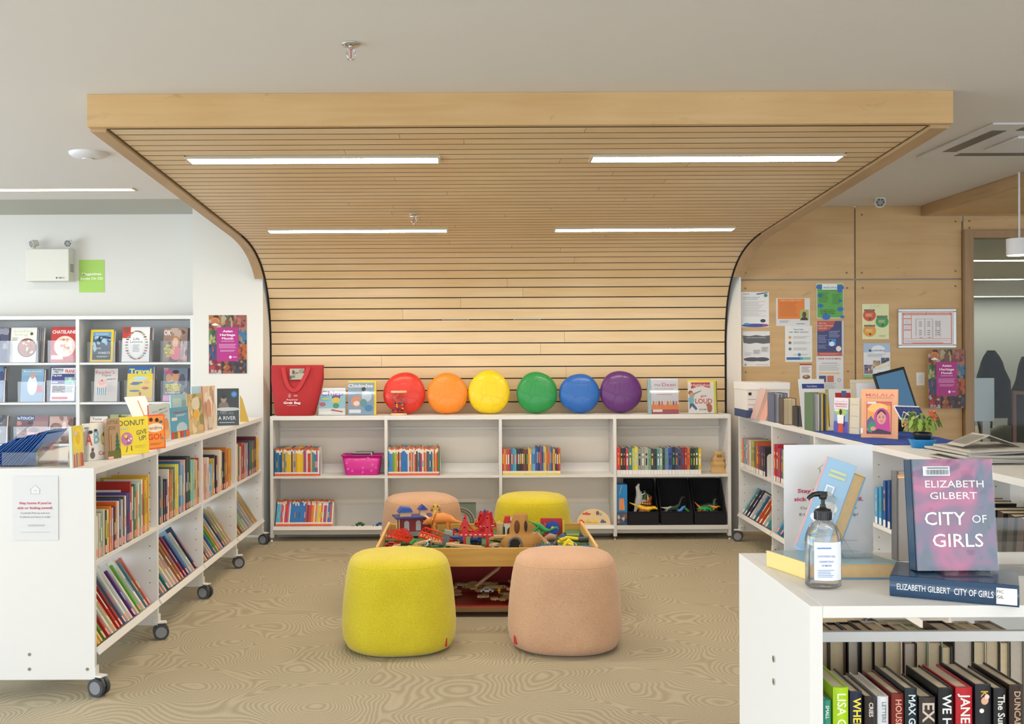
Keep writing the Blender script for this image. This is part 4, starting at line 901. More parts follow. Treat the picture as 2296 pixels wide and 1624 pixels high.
# ---- emergency light
X0, Z1 = P(65, 560, 9.0); X1, _ = P(161, 560, 9.0); Z0 = P(65, 632, 9.0)[1]
e = empty('emergency_light', 'white emergency light box with two small lamp heads on the left wall', 'emergency light', (X0, 8.93, Z0))
w, h = X1-X0, Z1-Z0; EM = mat('beige_plastic', '#dcdad0', .5)
MB().box(0, w, 0, .14, 0, h, EM).build('battery_box', e, bevel=.006)
m = MB(); A = Art(m, 0, 0, w, h, -.0002); A.circ(.72, .1, .022, '#4a5a5a'); A.txt('MSC', .84, .1, .05, '#4a5a5a', .02, wid=.14); m.build('print', e)
m = MB()
for k in range(6): m.box(w+.0005, w+.001, .03, .11, .3*h+k*.012, .3*h+k*.012+.005, HOLE)
m.build('vent', e)
for (px, py, an) in ((76, 546, -.7), (153, 545, .1)):
    x, z = P(px, py, 8.97); x -= X0; z -= Z0; R = Matrix.Rotation(an, 3, 'Z') @ Matrix.Rotation(.25, 3, 'X'); c = Vector((x, .05, z))
    m = MB(); m.cyl((x, .05, h), (x, .05, z), .012, EM, n=14); m.cyl(c+R @ Vector((0, .03, 0)), c+R @ Vector((0, -.03, 0)), .026, EM, n=24, r2=.036); h_ = m.build('lamp_head', e)
    m = MB(); m.cyl(c+R @ Vector((0, -.0301, 0)), c+R @ Vector((0, -.0315, 0)), .031, mat('lamp_glass', '#9aa0a0', .15), n=24)
    for k in range(6):
        a_ = 2*PI*k/6; m.cyl(c+R @ Vector((.02*math.cos(a_), -.0316, .02*math.sin(a_))), c+R @ Vector((.02*math.cos(a_), -.0325, .02*math.sin(a_))), .006, pm('#4a4c4c'), n=8)
    m.build('lens', h_)
# ---- magazine rack
YM = 8.72; e = empty('magazine_rack', 'tall white magazine shelving in the recess at the left', 'shelving', (-3.3, YM, 0))
ex = e.location.x
def mx(px): return P(px, 860, YM)[0]-ex
zt = P(300, 716, YM)[1]; zs = [P(300, 813, YM)[1], P(300, 902, YM)[1], P(300, 995, YM)[1], .4, .08]
RK = mat('rack_white', '#dfe0de', .5); RKB = mat('rack_back', '#c6c8c8', .6)
xd = [mx(-90), mx(170)+.0, mx(427)]
for x in xd: MB().box(x, x+.03, 0, .33, 0, zt, RK).build('side_panel', e, bevel=.001)
MB().box(xd[0], xd[2]+.03, 0, .33, zt, zt+.03, RK).build('top_panel', e, bevel=.001)
MB().box(xd[0], xd[2]+.03, .33, .34, 0, zt, RKB).build('back_panel', e)
for z in zs:
    for i in (0, 1): MB().box(xd[i]+.03, xd[i+1], .005, .33, z-.018, z, RK).build('shelf', e, bevel=.001)
def zm(v): return (v/3.69)
def magazine(box, shelf, label, paper, art, dup=2, title=None, group='magazines on the left wall rack', stackc='#55505a', pocket=True):
    """box in the photograph's pixels"""
    Y = YM+.05; px0, py0, px1, py1 = box; x0 = P(px0, py0, Y)[0]; x1 = P(px1, py0, Y)[0]; z0 = zs[shelf]+.001; z1 = P((px0+px1)/2, py0, Y+.03)[1]
    w, h = x1-x0, (z1-z0)/math.cos(.14)
    M = Matrix.Translation((x0, Y, z0+.003)) @ Matrix.Rotation(-.14, 4, 'X')
    e = empty('magazine', label, 'magazine', M=M, group=group)
    MB().box(0, w, 0, .004, 0, h, pm(paper, .25)).build('cover', e)
    m = MB(); A = Art(m, 0, 0, w, h, -.0001, step=.0001); art(A); m.build('print', e)
    r = random.Random(int(px0))
    for k in range(dup):
        o = MB().box(0, w, 0, .005, 0, h*r.uniform(.95, 1.0), pm(r.choice(('#4a4450', '#b8b0a8', '#6a5a60', '#8a8a90', '#c8c0b8')), .3)).build('magazine', M=Matrix.Translation((x0+(k+1)*.014, Y+.008+.009*k, z0+.0035)) @ Matrix.Rotation(-.14, 4, 'X'))
        tag(o, 'older issue standing behind the %s' % label.split(' on ')[0].split(' with ')[0], 'magazine', group)
    if pocket:
        hp = h*.62; q = MB(); q.box(-.012, w+.03, -.012, -.0095, .002, hp, CLR); q.box(-.012, w+.03, -.0095, .04, .0, .002, CLR); q.box(w+.028, w+.03, -.0095, .05, .002, hp, CLR); q.box(-.012, -.010, -.0095, .05, .002, hp, CLR)
        o = q.build('acrylic_magazine_pocket', M=Matrix.Translation((x0, Y-.006, z0+.0))); tag(o, 'clear acrylic pocket holding the %s' % label.split(' on ')[0].split(' with ')[0], 'holder', 'clear pockets on the magazine rack')
def z1b(a, b, c, d): return (a/3.69, b/3.69+680, c/3.69, d/3.69+680)
def m_living(A):
    A.txt('anadian', .45, .9, .07, '#b8c48a', .0, wid=.7); A.txt('living', .4, .8, .07, '#b8c48a', .0, wid=.5); A.circ(.64, .42, .37, '#5a3a34'); A.y -= .0002; A.circ(.64, .42, .33, '#a86a54')
    r = random.Random(4)
    for k in range(26): a = r.uniform(0, 6.3); q = r.uniform(0, .27); A.circ(.64+q*math.cos(a), .42+q*math.sin(a)*.78, r.uniform(.025, .05), r.choice(('#e0c8a0', '#c84a34', '#e8e0d0', '#7a8a3a', '#8a3a2a')), 7); A.y += A.st*.8
    A.y -= .001; A.circ(.8, .82, .06, '#2f5a3a'); A.lines(.05, .62, .3, .72, 3, '#8a9a7a')
def m_chat(A):
    A.txt('CHATELAINE', .5, .86, .09, '#f2e8e0', .02, wid=.92); A.circ(.55, .45, .42, '#ecd8c8'); r = random.Random(9)
    for k in range(22): a = r.uniform(0, 6.3); q = r.uniform(0, .33); A.circ(.55+q*math.cos(a), .45+q*math.sin(a)*.7, .06, r.choice(('#e8c088', '#d8785a', '#e0a060', '#f0e0c8', '#c86a4a')), 8); A.y += A.st*.8
    A.y -= .001; A.rect(.04, .08, .5, .2, '#ece4dc')
def m_geo(A):
    A.rect(.1, .07, .9, .93, '#2b3a48'); A.rect(.1, .5, .9, .93, '#6a9ac0'); patch(A, .12, .25, .88, .8, '3a5468 8ab4d0 2a3a48 a8c8dc 1f2c38', 3); A.y -= .001; A.txt('NATIONAL', .5, .86, .05, '#dfe8ee', .0, wid=.55); A.txt('SAVING', .3, .42, .05, '#f0f0f0', 0, wid=.35); A.txt('FORESTS', .62, .28, .07, '#f4f4f4', .0, wid=.5); A.lines(.3, .14, .85, .2, 2, '#c8d0d8')
def m_life(A):
    A.rect(.0, .68, .3, 1, '#c8342e'); A.circ(.14, .9, .11, '#8a4a34'); A.y -= .0003
    cs = ['#c84a3a', '#3a8a9a', '#e0a83a', '#4a4a5a', '#d86a4a', '#6aa06a', '#3a5a8a']
    for k in range(30):
        a = 2*PI*k/30; u = .53+.37*math.cos(a); v = .48+.4*math.sin(a); A.poly([(u-.05, v-.015), (u+.05, v-.02), (u+.05, v+.02), (u-.05, v+.018)], cs[k % 7]); A.y += A.st*.6
    A.y -= .001; A.ell(.53, .48, .3, .33, '#f0f0ee'); A.txt('Life', .52, .66, .07, '#2f2f30', .004, wid=.22); A.txt('Lessons', .52, .58, .07, '#2f2f30', .004, wid=.46); A.lines(.4, .28, .66, .5, 6, '#8a8a8c')
def m_ok(A):
    patch(A, 0, 0, 1, 1, '8a7468 5a4a4a b8a090 4a3c40 9a7a68', 12, 18); A.y -= .001; A.txt('OK', .17, .86, .15, '#e8e0dc', .03, wid=.3); A.ell(.5, .55, .19, .22, '#a8845a'); A.ell(.5, .56, .12, .15, '#e0b498'); A.ell(.55, .25, .28, .2, '#d8788a')
    for i, t in enumerate(('JEN', 'FINALLY', 'MOVES', 'ON')): A.txt(t, .2 if i in (0, 3) else .27, .47-.1*i, .08, '#e8e23a', .02, wid=(.2, .46, .38, .16)[i])
    patch(A, .72, .05, 1, .6, 'b0a0a0 d8c8c0 6a5a60 e0a0a8', 14, 10)
def m_blue(A):
    A.rect(0, .0, 1, .8, '#7a9ab8'); A.ell(.5, .5, .22, .3, '#d8e0ea'); A.ell(.5, .8, .1, .1, '#c89a80'); A.rect(.72, .28, .95, .5, '#c84a4a'); A.txt('Best Health', .5, .93, .05, '#e8f0f4', .0, wid=.8)
def m_frank(A):
    A.rect(.04, .03, .96, .97, '#f0f0ee'); A.rect(.06, .5, .94, .8, '#3a3a7a'); A.txt('FRANK', .76, .87, .1, '#c82a34', .03, wid=.4); patch(A, .06, .82, .5, .95, 'c8ccd0 2c2c38 8a8a90', 5, 6); A.y -= .0006
    A.txt('Dog plays', .26, .76, .05, '#f4f4f4', .02, wid=.38); A.txt('other', .2, .56, .05, '#f4f4f4', .02, wid=.24); patch(A, .56, .48, .92, .7, '8ab8a8 b0d0c0 6a9a8a', 6, 6); patch(A, .1, .26, .6, .46, '5a4a4a 8a6a58 3a3034 b89a88', 7, 8); A.y -= .0006; A.lines(.62, .26, .92, .44, 4, '#3a3a7a'); A.rect(.1, .07, .7, .14, '#c82a34')
def m_read(A):
    A.txt("Reader's", .45, .89, .1, '#b83a4a', .0, wid=.8); A.txt('Digest', .52, .8, .06, '#5a5058', .0, wid=.4); A.poly([(.12, .2), (.5, .2), (.56, .45), (.08, .45)], '#e8e4de')
    for k in range(5): A.poly([(.14+.08*k, .2), (.18+.08*k, .2), (.17+.09*k, .45), (.12+.09*k, .45)], '#4a8aa8')
    A.ell(.32, .5, .26, .09, '#e8c8b8'); A.ell(.32, .57, .18, .07, '#e0a8a0'); A.circ(.33, .64, .035, '#b8303a'); A.txt('AMERICA', .72, .68, .04, '#4a4a50', .0, wid=.4, rot=.1); A.lines(.5, .3, .9, .6, 7, '#a8a0a0', .2, .4)
def m_travel(A):
    A.rect(0, .8, 1, 1, '#2f6ab8'); A.txt('Travel', .5, .87, .13, '#f0e83a', .03, wid=.88)
    for (u, v, a, b, c) in ((.5, .66, .3, .05, '#a8d4e8'), (.3, .5, .2, .03, '#3a4a8a'), (.78, .55, .14, .05, '#d8a83a'), (.72, .38, .14, .04, '#c83a3a'), (.3, .3, .22, .03, '#4a6a9a'), (.52, .22, .05, .06, '#c84a3a'), (.5, .07, .5, .06, '#e8a0a0'), (.4, .06, .4, .05, '#3a9ac8'), (.2, .1, .1, .04, '#c8442a')): A.ell(u, v, a, b, c, 12)
    A.rect(.2, .52, .6, .56, '#3a4a8a')
def m_star(A):
    patch(A, 0, 0, 1, 1, '6a7a8a 4a4a5a b8a8a0 8a6a5a 3a3a44', 22, 18); A.y -= .001; A.txt('Star', .28, .9, .13, '#e02a7a', .02, wid=.5); A.ell(.5, .74, .14, .16, '#c08a68'); A.ell(.5, .88, .14, .06, '#2f2420'); A.ell(.22, .7, .12, .13, '#b8906a')
    for i, t in enumerate(('SECRETLY', 'HATED')): A.txt(t, .42, .46-.11*i, .1, '#e8e83a', .025, wid=(.66, .48)[i])
    A.txt('in Hollywood!', .4, .26, .06, '#f0e8ea', .02, wid=.6); A.rect(0, 0, .7, .18, '#d8a0c0')
def m_touch(A):
    patch(A, 0, 0, 1, .8, '9a7a78 c8a8a0 6a4a50 b87a6a 3a3038', 31, 18); A.y -= .001; A.rect(0, .82, .55, 1, '#2f4a7a'); A.txt('InTOUCH', .27, .91, .1, '#f0f0f4', .02, wid=.5); A.txt('PHONE RAGE', .3, .36, .07, '#f0c8d8', .01, wid=.55); A.txt('SO', .2, .25, .08, '#f0c8d8', .02, wid=.16)
def m_plain(c, s):
    def f(A): patch(A, 0, 0, 1, 1, c, s, 16)
    return f
def m_taste(A): A.txt('Taste', .4, .9, .09, '#5a3a3a', .01, wid=.55); patch(A, .05, .1, .95, .8, 'c89a6a e0c8a0 8a4a3a d8b080', 41, 14)
magazine(z1b(-110, 205, 62, 480), 0, 'dark magazine at the left frame edge on the top rack shelf', '#3a3a4a', m_plain('4a4a68 6a6a80 2a2a38 8a8a98', 30), 2)
magazine(z1b(78, 205, 292, 485), 0, 'white cooking magazine with a dark pan of food', '#e6e4dc', m_living, 4)
magazine(z1b(412, 200, 622, 480), 0, 'red food magazine with a plate of noodles', '#c03a38', m_chat, 0)
magazine(z1b(740, 222, 930, 485), 0, 'yellow bordered magazine with a forest picture', '#e8c81e', m_geo, 1)
magazine(z1b(1003, 200, 1230, 485), 0, 'white magazine with a ring of books', '#ecebe8', m_life, 2)
magazine(z1b(1345, 208, 1545, 480), 0, 'celebrity magazine with yellow headline and blonde woman', '#7a6860', m_ok, 1)
magazine(z1b(-160, 530, 18, 800), 1, 'dark blue magazine at the left frame edge on the second rack shelf', '#2f4a7a', m_plain('3a5a8a 2a3a6a 5a7aa8', 33), 2)
magazine(z1b(165, 548, 350, 805), 1, 'pale blue health magazine with a standing figure', '#8ab0c8', m_blue, 2)
magazine(z1b(403, 530, 620, 808), 1, 'navy framed news magazine with red masthead', '#2f2f6a', m_frank, 0)
magazine(z1b(772, 545, 965, 808), 1, 'grey magazine with a cupcake drawing', '#cfc8c2', m_read, 0)
magazine(z1b(1045, 528, 1255, 810), 1, 'blue and yellow travel magazine', '#e0c848', m_travel, 2)
magazine(z1b(1345, 540, 1545, 800), 1, 'celebrity magazine with pink masthead and smiling man', '#6a6a78', m_star, 1)
magazine(z1b(-150, 930, 40, 1150), 2, 'dark magazine at the left frame edge on the third rack shelf', '#4a4a54', m_plain('5a5a60 8a8a90 3a3a40', 35), 2)
magazine(z1b(130, 935, 390, 1140), 2, 'gossip magazine with blue corner masthead', '#8a6a70', m_touch, 0)
magazine(z1b(400, 940, 600, 1140), 2, 'rose brown fashion magazine with a woman, third rack shelf', '#b89a90', m_plain('c0a098 8a6a60 e0c8c0 6a4a44', 37), 1)
magazine(z1b(735, 940, 880, 1140), 2, 'white recipe magazine behind the picture books', '#e0dcd4', m_taste, 0)
magazine(z1b(900, 925, 1120, 1140), 2, 'green and brown magazine behind the yellow picture book', '#8a9a5a', m_plain('9aa86a 6a5a3a c8c08a 4a4a30', 39), 2)
magazine(z1b(1300, 930, 1500, 1140), 2, 'dark grey magazine hidden behind the leaning picture books', '#5a5a60', m_plain('6a6a70 8a8a8e 4a4a50', 43), 0)
# ---- face-out books standing on a bookcase top
ZB = 1.0172
def on_top(px, py):
    Y = (CZ-ZB)*F/((py-CY)+ROLL*(px-CX)); return P(px, py, Y)[0], Y
def faceout(label, pl, pr, top, bl, br, col, art, th=.008, spine=None, group=None, cat='book', name='picture_book', rough=.3, lean=.1, board=False, topr=None, pages=True, spread=False, U=None):
    x0, y0 = on_top(pl, bl); x1, y1 = on_top(pr, br); a = math.atan2(y1-y0, x1-x0); w = math.hypot(x1-x0, y1-y0); z1 = P(pl, top, y0)[1]; h = (z1-ZB)/math.cos(lean)
    M = Matrix.Translation((x0, y0, ZB+th*math.sin(lean))) @ Matrix.Rotation(a, 4, 'Z') @ Matrix.Rotation(-lean, 4, 'X')
    e = empty(name, label, cat, M=M, group=group); C = pm(col, rough)
    m = MB(); m.box(0, w, 0, .002, 0, h, C); m.box(0, w, th-.002, th, 0, h, C); m.box(0, .002, 0, th, 0, h, pm(spine or col, rough)); m.build('cover', e, bevel=.0005, seg=1)
    MB().box(.002, w-.002, .002, th-.002, .002, h-.002, PGW).build('pages', e)
    m = MB(); A = Art(m, 0, 0, w, h, -.0001, step=.00012); art(A)
    if m.v: m.build('print', e)
    return e
def wob(A, u0, v0, u1, v1, c): A.poly([(u0, v0), (u1, v0), (u1, v1), (u0, v1)], c)
def b_yellow(A):
    A.ell(.5, .68, .38, .26, '#f2d84a'); A.ell(.5, .7, .22, .16, '#e8c030'); A.rect(0, 0, 1, .34, '#d8b89a'); 
    for k, u in enumerate((.15, .35, .55, .72, .88)): A.poly([(u-.07, .0), (u+.07, 0), (u+.05, .3+.05*(k % 2)), (u-.05, .33)], ('#b85a3a', '#8a6a8a', '#c8a03a', '#c8503a', '#8a4a3a')[k])
    A.rect(.15, .78, .45, .84, '#c8d0d0')
def b_abc(A):
    A.txt('A', .2, .58, .34, '#d8442c', .03, wid=.3); A.txt('B', .53, .62, .34, '#8ab4c0', .03, wid=.24); A.txt('C', .82, .55, .34, '#e0b83a', .03, wid=.26)
    A.ell(.28, .76, .1, .05, '#3c3028', 8); A.ell(.5, .8, .08, .04, '#4a3a30', 8); A.ell(.86, .68, .06, .08, '#7a4a2c', 8); A.txt('Cats', .78, .18, .1, '#d8442c', .015, wid=.38)
    A.ell(.33, .14, .11, .1, '#6a6058', 12); A.circ(.34, .28, .06, '#6a6058', 10); A.poly([(.3, .3), (.32, .37), (.35, .31)], '#6a6058'); A.poly([(.36, .31), (.39, .36), (.4, .29)], '#6a6058'); A.rect(.03, .85, .22, .9, '#8a8a88')
def b_fox(A):
    A.txt('LITTLE', .45, .9, .08, '#5a4634', .005, wid=.8); A.txt('FOX', .4, .76, .09, '#5a4634', .005, wid=.5); A.rect(0, 0, 1, .2, '#6a6a34')
    for k in range(4): A.poly([(.52+.03*k, .2+.1*k), (.98-.04*k, .2+.1*k), (.75, .36+.1*k)], '#3f6a44')
    A.rect(.08, .2, .14, .75, '#8a5a3a'); A.rect(.25, .2, .3, .6, '#9a6a44'); A.rect(.0, .0, .4, .06, '#f0b0a8')
def b_donut(A):
    A.txt('DONUT', .42, .84, .14, '#4a5248', .01, wid=.9); A.txt('GIVE', .75, .58, .12, '#3a3a34', .008, wid=.36, rot=.12); A.txt('UP!', .78, .42, .12, '#3a3a34', .008, wid=.24, rot=.12)
    A.circ(.24, .42, .2, '#c87ab0'); A.circ(.22, .47, .07, '#8a4a2c'); A.circ(.21, .49, .055, '#ecd41e'); A.circ(.3, .38, .03, '#f4f0f0', 8); A.circ(.38, .42, .03, '#f4f0f0', 8); A.rect(.2, .3, .38, .315, '#3a2430')
    A.poly([(.24, .22), (.26, .22), (.22, .08), (.16, .07), (.2, .09)], '#3a3424'); A.poly([(.38, .24), (.4, .24), (.4, .12), (.44, .1), (.37, .11)], '#3a3424'); A.lines(.5, .16, .9, .24, 2, '#c8b01e', .3); A.rect(.02, .68, .3, .72, '#c8c8b0')
    r = random.Random(3)
    for k in range(14): A.circ(.24+r.uniform(-.14, .14), .42+r.uniform(-.12, .12), .008, r.choice(('#f0e040', '#8ad0e0', '#f4f4f4')), 6); A.y += A.st*.8
def b_grand(A):
    A.rect(.06, .04, .94, .96, '#f0923a'); A.ell(.5, .62, .42, .13, '#f0e0c8', 14); A.txt('Grandma', .4, .62, .1, '#2f2c2c', .0, wid=.9); A.txt('GO!', .45, .36, .16, '#d84a24', .03, wid=.7); A.ell(.3, .86, .1, .06, '#4a2c24', 10); A.ell(.6, .84, .1, .06, '#3a2420', 10); A.ell(.8, .78, .1, .04, '#3a6a8a', 10); A.lines(.2, .12, .8, .18, 2, '#b85a1e')
    A.circ(.84, .3, .05, '#4a8a8a', 8)
def b_world(A):
    A.txt('You Mean', .5, .84, .05, '#4a5a58', .003, wid=.7, rot=.1); A.txt('the World', .55, .75, .05, '#4a5a58', .003, wid=.7, rot=.1); A.txt('To Me', .6, .66, .05, '#4a5a58', .003, wid=.4, rot=.1); A.ell(.8, .25, .18, .2, '#d8a870'); A.circ(.8, .45, .12, '#c88a5a')
def b_city(A):
    A.rect(0, 0, .0, .0, '#000000'); A.ell(.6, .3, .3, .2, '#a8c4cc'); A.rect(0, 0, 1, .22, '#b8483a')
    for k in range(6): A.rect(.02+.16*k, 0, .14+.16*k, .2, ('#c8342c', '#3a7a4a', '#d8b04a', '#b83a30', '#3a8a9a', '#d86a3a')[k])
    A.txt('Underground', .55, .84, .06, '#b0484a', .01, wid=.8); A.rect(.05, .58, .35, .68, '#dcd8cc'); A.lines(.3, .7, .85, .77, 2, '#cfe4ec')
def b_beige(A): patch(A, 0, .0, 1, 1, 'b8a070 c8b080 a08850 d8c8a0 8a8a58', 61, 20); A.y -= .001; A.ell(.5, .75, .28, .16, '#d8d0b8'); A.ell(.5, .48, .2, .12, '#e0b040')
def b_pale(A): patch(A, 0, .0, 1, 1, 'd0bca0 dccab0 b89a7a e4d8c4 a8887a', 62, 20); A.y -= .001; A.ell(.4, .45, .2, .25, '#c8957a'); A.rect(.3, .05, .7, .3, '#c8bca8')
def b_sky(A): A.rect(0, .5, 1, 1, '#a8cce0'); A.ell(.5, .7, .3, .1, '#e8eef0')
def b_river(A):
    A.rect(0, .0, 1, .46, '#3a444a'); A.ell(.3, .5, .24, .16, '#7a6a60'); A.ell(.3, .72, .13, .1, '#9a8878'); A.ell(.3, .78, .13, .06, '#2c2c2c'); A.ell(.5, .44, .6, .05, '#b8c0c0', 12); A.circ(.78, .84, .15, '#2f6aa8'); A.circ(.78, .84, .1, '#5a90c4'); A.txt('I TALK LIKE', .4, .33, .06, '#8a9498', 0, wid=.7); A.txt('A RIVER', .45, .2, .1, '#dfe4e4', .0, wid=.8); A.lines(.1, .06, .8, .1, 1, '#a8b0b0', .5, 0)
GT = 'picture books displayed on the left bookcase'
faceout('yellow tree picture book with a pale spine, nearest the blue folders', 164, 189, 957, 1050, 1044, '#e6cf5e', b_yellow, .016, spine='#cfd8d2', group=GT, lean=.03)
faceout('white alphabet picture book with cats on the cover', 190, 243, 951, 1035, 1029, '#e9e6dd', b_abc, .01, group=GT, lean=.05)
faceout('brown kraft picture book with a green fir tree', 243, 272, 940, 1031, 1027, '#b39472', b_fox, .02, group=GT, lean=.05)
faceout('bright yellow picture book with a pink donut', 270, 335, 937, 1022, 1016, '#ecd41e', b_donut, .01, group=GT, lean=.06)
faceout('orange rounded picture book behind the yellow donut one', 328, 372, 932, 1010, 1005, '#e85a2a', b_grand, .01, group=GT, lean=.06)
faceout('pale grey-blue picture book with handwritten title', 338, 384, 909, 998, 988, '#b8cac8', b_world, .008, spine='#d8342c', group=GT, lean=.06)
faceout('open white picture book fanned out, leaning far back', 322, 366, 893, 988, 983, '#e6e4de', lambda A: A.rect(.5, .5, .56, .9, '#d88a3a'), .01, group=GT, lean=.5)
faceout('blue city picture book with colourful houses', 385, 425, 916, 986, 978, '#4a9ab8', b_city, .012, group=GT, lean=.06)
faceout('light blue picture book behind the city one', 386, 424, 886, 974, 969, '#9ac4d4', lambda A: (A.rect(.1, .55, .6, .9, '#b8d4dc'), A.rect(.65, .3, .9, .85, '#8ab0c0')), .01, group=GT, lean=.04)
faceout('olive and gold picture book beside a pale one', 425, 458, 885, 976, 970, '#b8a272', b_beige, .01, group=GT, lean=.06)
faceout('sky blue topped picture book behind the olive one', 433, 458, 867, 964, 961, '#b8d4e0', b_sky, .01, group=GT, lean=.04)
faceout('sandy beige picture book with a figure on it', 459, 487, 867, 967, 961, '#d2bda0', b_pale, .01, spine='#c8483a', group=GT, lean=.05)
faceout('dark picture book with a boy by the water, blue medal', 487, 536, 872, 955, 954, '#2f3432', b_river, .008, group=GT, lean=.08)
x0, y0 = on_top(537, 947); x1, y1 = on_top(551, 942)
e = empty('picture_book', 'yellow-green picture book standing edge on behind the dark one', 'book', (x0, y0+.02, ZB), .6, group=GT)
m = MB(); m.prism([(0, 0), (.07, 0), (.02, .17), (.0, .2)], 0, .006, pm('#c8a84a'), axis='y'); m.build('cover', e); m = MB(); m.prism([(.004, .004), (.062, .004), (.018, .16), (.004, .185)], .0062, .01, PGW, axis='y'); m.build('pages', e)
# ---- blue folders in an acrylic tray
tx, ty = on_top(90, 1047)
e = empty('acrylic_tray', 'clear acrylic tray full of blue card folders on the left bookcase', 'tray', (tx-.172, ty, ZB))
m = MB(); W_ = .3; D_ = .26
m.box(0, W_, 0, D_, 0, .003, CLR); m.box(.0, .16, 0, .003, 0, .065, CLR)
for x in (0, .155, W_-.003): m.prism([(0, 0), (D_, 0), (D_, .16), (.12, .12), (0, .065)], x, x+.003, CLR, axis='x')
m.build('tray_body', e)
BF = [pm('#1f5fb0', .3), pm('#2a72c8', .3), pm('#184f9a', .3)]
for k in range(17):
    M = Matrix.Translation((tx-.30+.0125*k, ty+.012+.004*(k % 3), ZB+.006)) @ Matrix.Rotation(.92-.012*k, 4, 'Y') @ Matrix.Rotation(.03*((k % 3)-1), 4, 'Z')
    o = MB().box(.0, .0025, 0, .2+.006*(k % 4), 0, .165+.008*(k % 4)+.0015*k, BF[k % 3]).build('card_folder', M=M)
    tag(o, 'blue card folder leaning right, %s from the left in the clear tray' % ordn(k+1), 'folder', 'blue folders in the clear tray')
o = MB().box(0, .16, 0, .21, 0, .004, pm('#e2e4e4')).build('paper_stack', M=Matrix.Translation((tx-.42, ty+.1, ZB))); tag(o, 'white papers beside the blue folders at the left frame edge', 'papers')
# ================================================================ on the back bookcase
ZK = 1.018
def kx(px, Y): return P(px, 930, Y)[0]
# six cushions
for (px, top, wpx, c, lab) in ((907, 837, 95, '#d8301c', 'red'), (1003, 838, 92, '#ef8a1e', 'orange'), (1096.5, 833, 94, '#efcf08', 'yellow'), (1204, 837, 92, '#1f8f45', 'green'), (1299.5, 842, 92, '#1d63b4', 'blue'), (1392, 836, 94, '#5d2670', 'purple')):
    Y = 8.70; x = kx(px, Y); R = wpx/2*Y/F
    mt = mat('cushion_'+lab, c, .42, bump=.25, bscale=45, coat=.15)
    if 'seam' not in mt:
        n = mt.node_tree.nodes; Lk = mt.node_tree.links; tc = n.new('ShaderNodeTexCoord'); vo = n.new('ShaderNodeTexVoronoi'); vo.feature = 'DISTANCE_TO_EDGE'; vo.inputs['Scale'].default_value = 11
        Lk.new(tc.outputs['Object'], vo.inputs['Vector']); mr = n.new('ShaderNodeMapRange'); mr.inputs['From Max'].default_value = .03; Lk.new(vo.outputs['Distance'], mr.inputs['Value'])
        bp = n.new('ShaderNodeBump'); bp.inputs['Strength'].default_value = .5; bp.inputs['Distance'].default_value = .003; Lk.new(mr.outputs[0], bp.inputs['Height'])
        old = n['Principled BSDF'].inputs['Normal'].links[0].from_socket; Lk.new(old, bp.inputs['Normal']); Lk.new(bp.outputs['Normal'], n['Principled BSDF'].inputs['Normal'])
    rings = []; r = random.Random(px); N = 40; ph = r.uniform(0, 6); asp = (931-top)/wpx
    for j in range(15):
        a = -PI/2+PI*j/14; rr_ = max(.004, math.cos(a)**.62)*R; yy = .062*math.copysign(abs(math.sin(a))**.8, math.sin(a))
        ring = []
        for i in range(N):
            t = 2*PI*i/N; k = 1+.012*math.sin(3*t+ph)+.008*math.sin(5*t+ph*2)
            ring.append((rr_*k*math.cos(t), yy, rr_*k*asp*math.sin(t)*(1 if math.sin(t) > -.93 else .99)))
        rings.append(ring)
    zmin = min(p[2] for q in rings for p in q)
    o = MB().loft(rings, mt).build('round_cushion', loc=(x, Y, ZK-zmin+.002)); o.rotation_euler = (-.12, 0, 0); o.location.y += .0
    tag(o, '%s round cushion shaped like a flattened ball, leaning on the slatted wall' % lab, 'cushion', 'round cushions in rainbow order')
# small tags on cushions
# bead maze in front of the red cushion
x = kx(894.5, 8.58); e = empty('bead_maze', 'wooden bead maze with coloured wires in front of the red cushion', 'toy', (x, 8.575, ZK))
BW_ = wood('beech', '#d8b184', '#e4c49c', 0, 3)
m = MB(); m.lathe([(.064, 0), (.066, .004), (.066, .012), (.064, .015)], BW_, n=32, sy=.5); m.build('base', e)
m = MB(); m.lathe([(.064, .183), (.066, .187), (.066, .196), (.064, .2)], BW_, n=32, sy=.45); m.build('top_disc', e)
r = random.Random(8)
for c in ('#7a2a8a', '#c83a34', '#d8b02c', '#2a4a9a', '#3a8a4a'):
    pts = [Vector((r.uniform(-.05, .05), r.uniform(-.015, .015), .012))]
    for k in range(1, 12): pts.append(Vector((max(-.05, min(.05, pts[-1].x+r.uniform(-.03, .03))), r.uniform(-.02, .02), .012+.172*k/12)))
    pts.append(Vector((pts[-1].x*.5, 0, .186))); w_ = MB().tube(pts, .0016, pm(c), n=6).build('wire', e)
    for k in range(6): i = k+1; m = MB(); m.ell(pts[i], .008, .008, .008, pm(r.choice(('#c82a2a', '#e0b82a', '#2a3a8a', '#3a2a24', '#8a2a7a', '#2f7a4a'))), 8, 6); m.build('bead', w_)
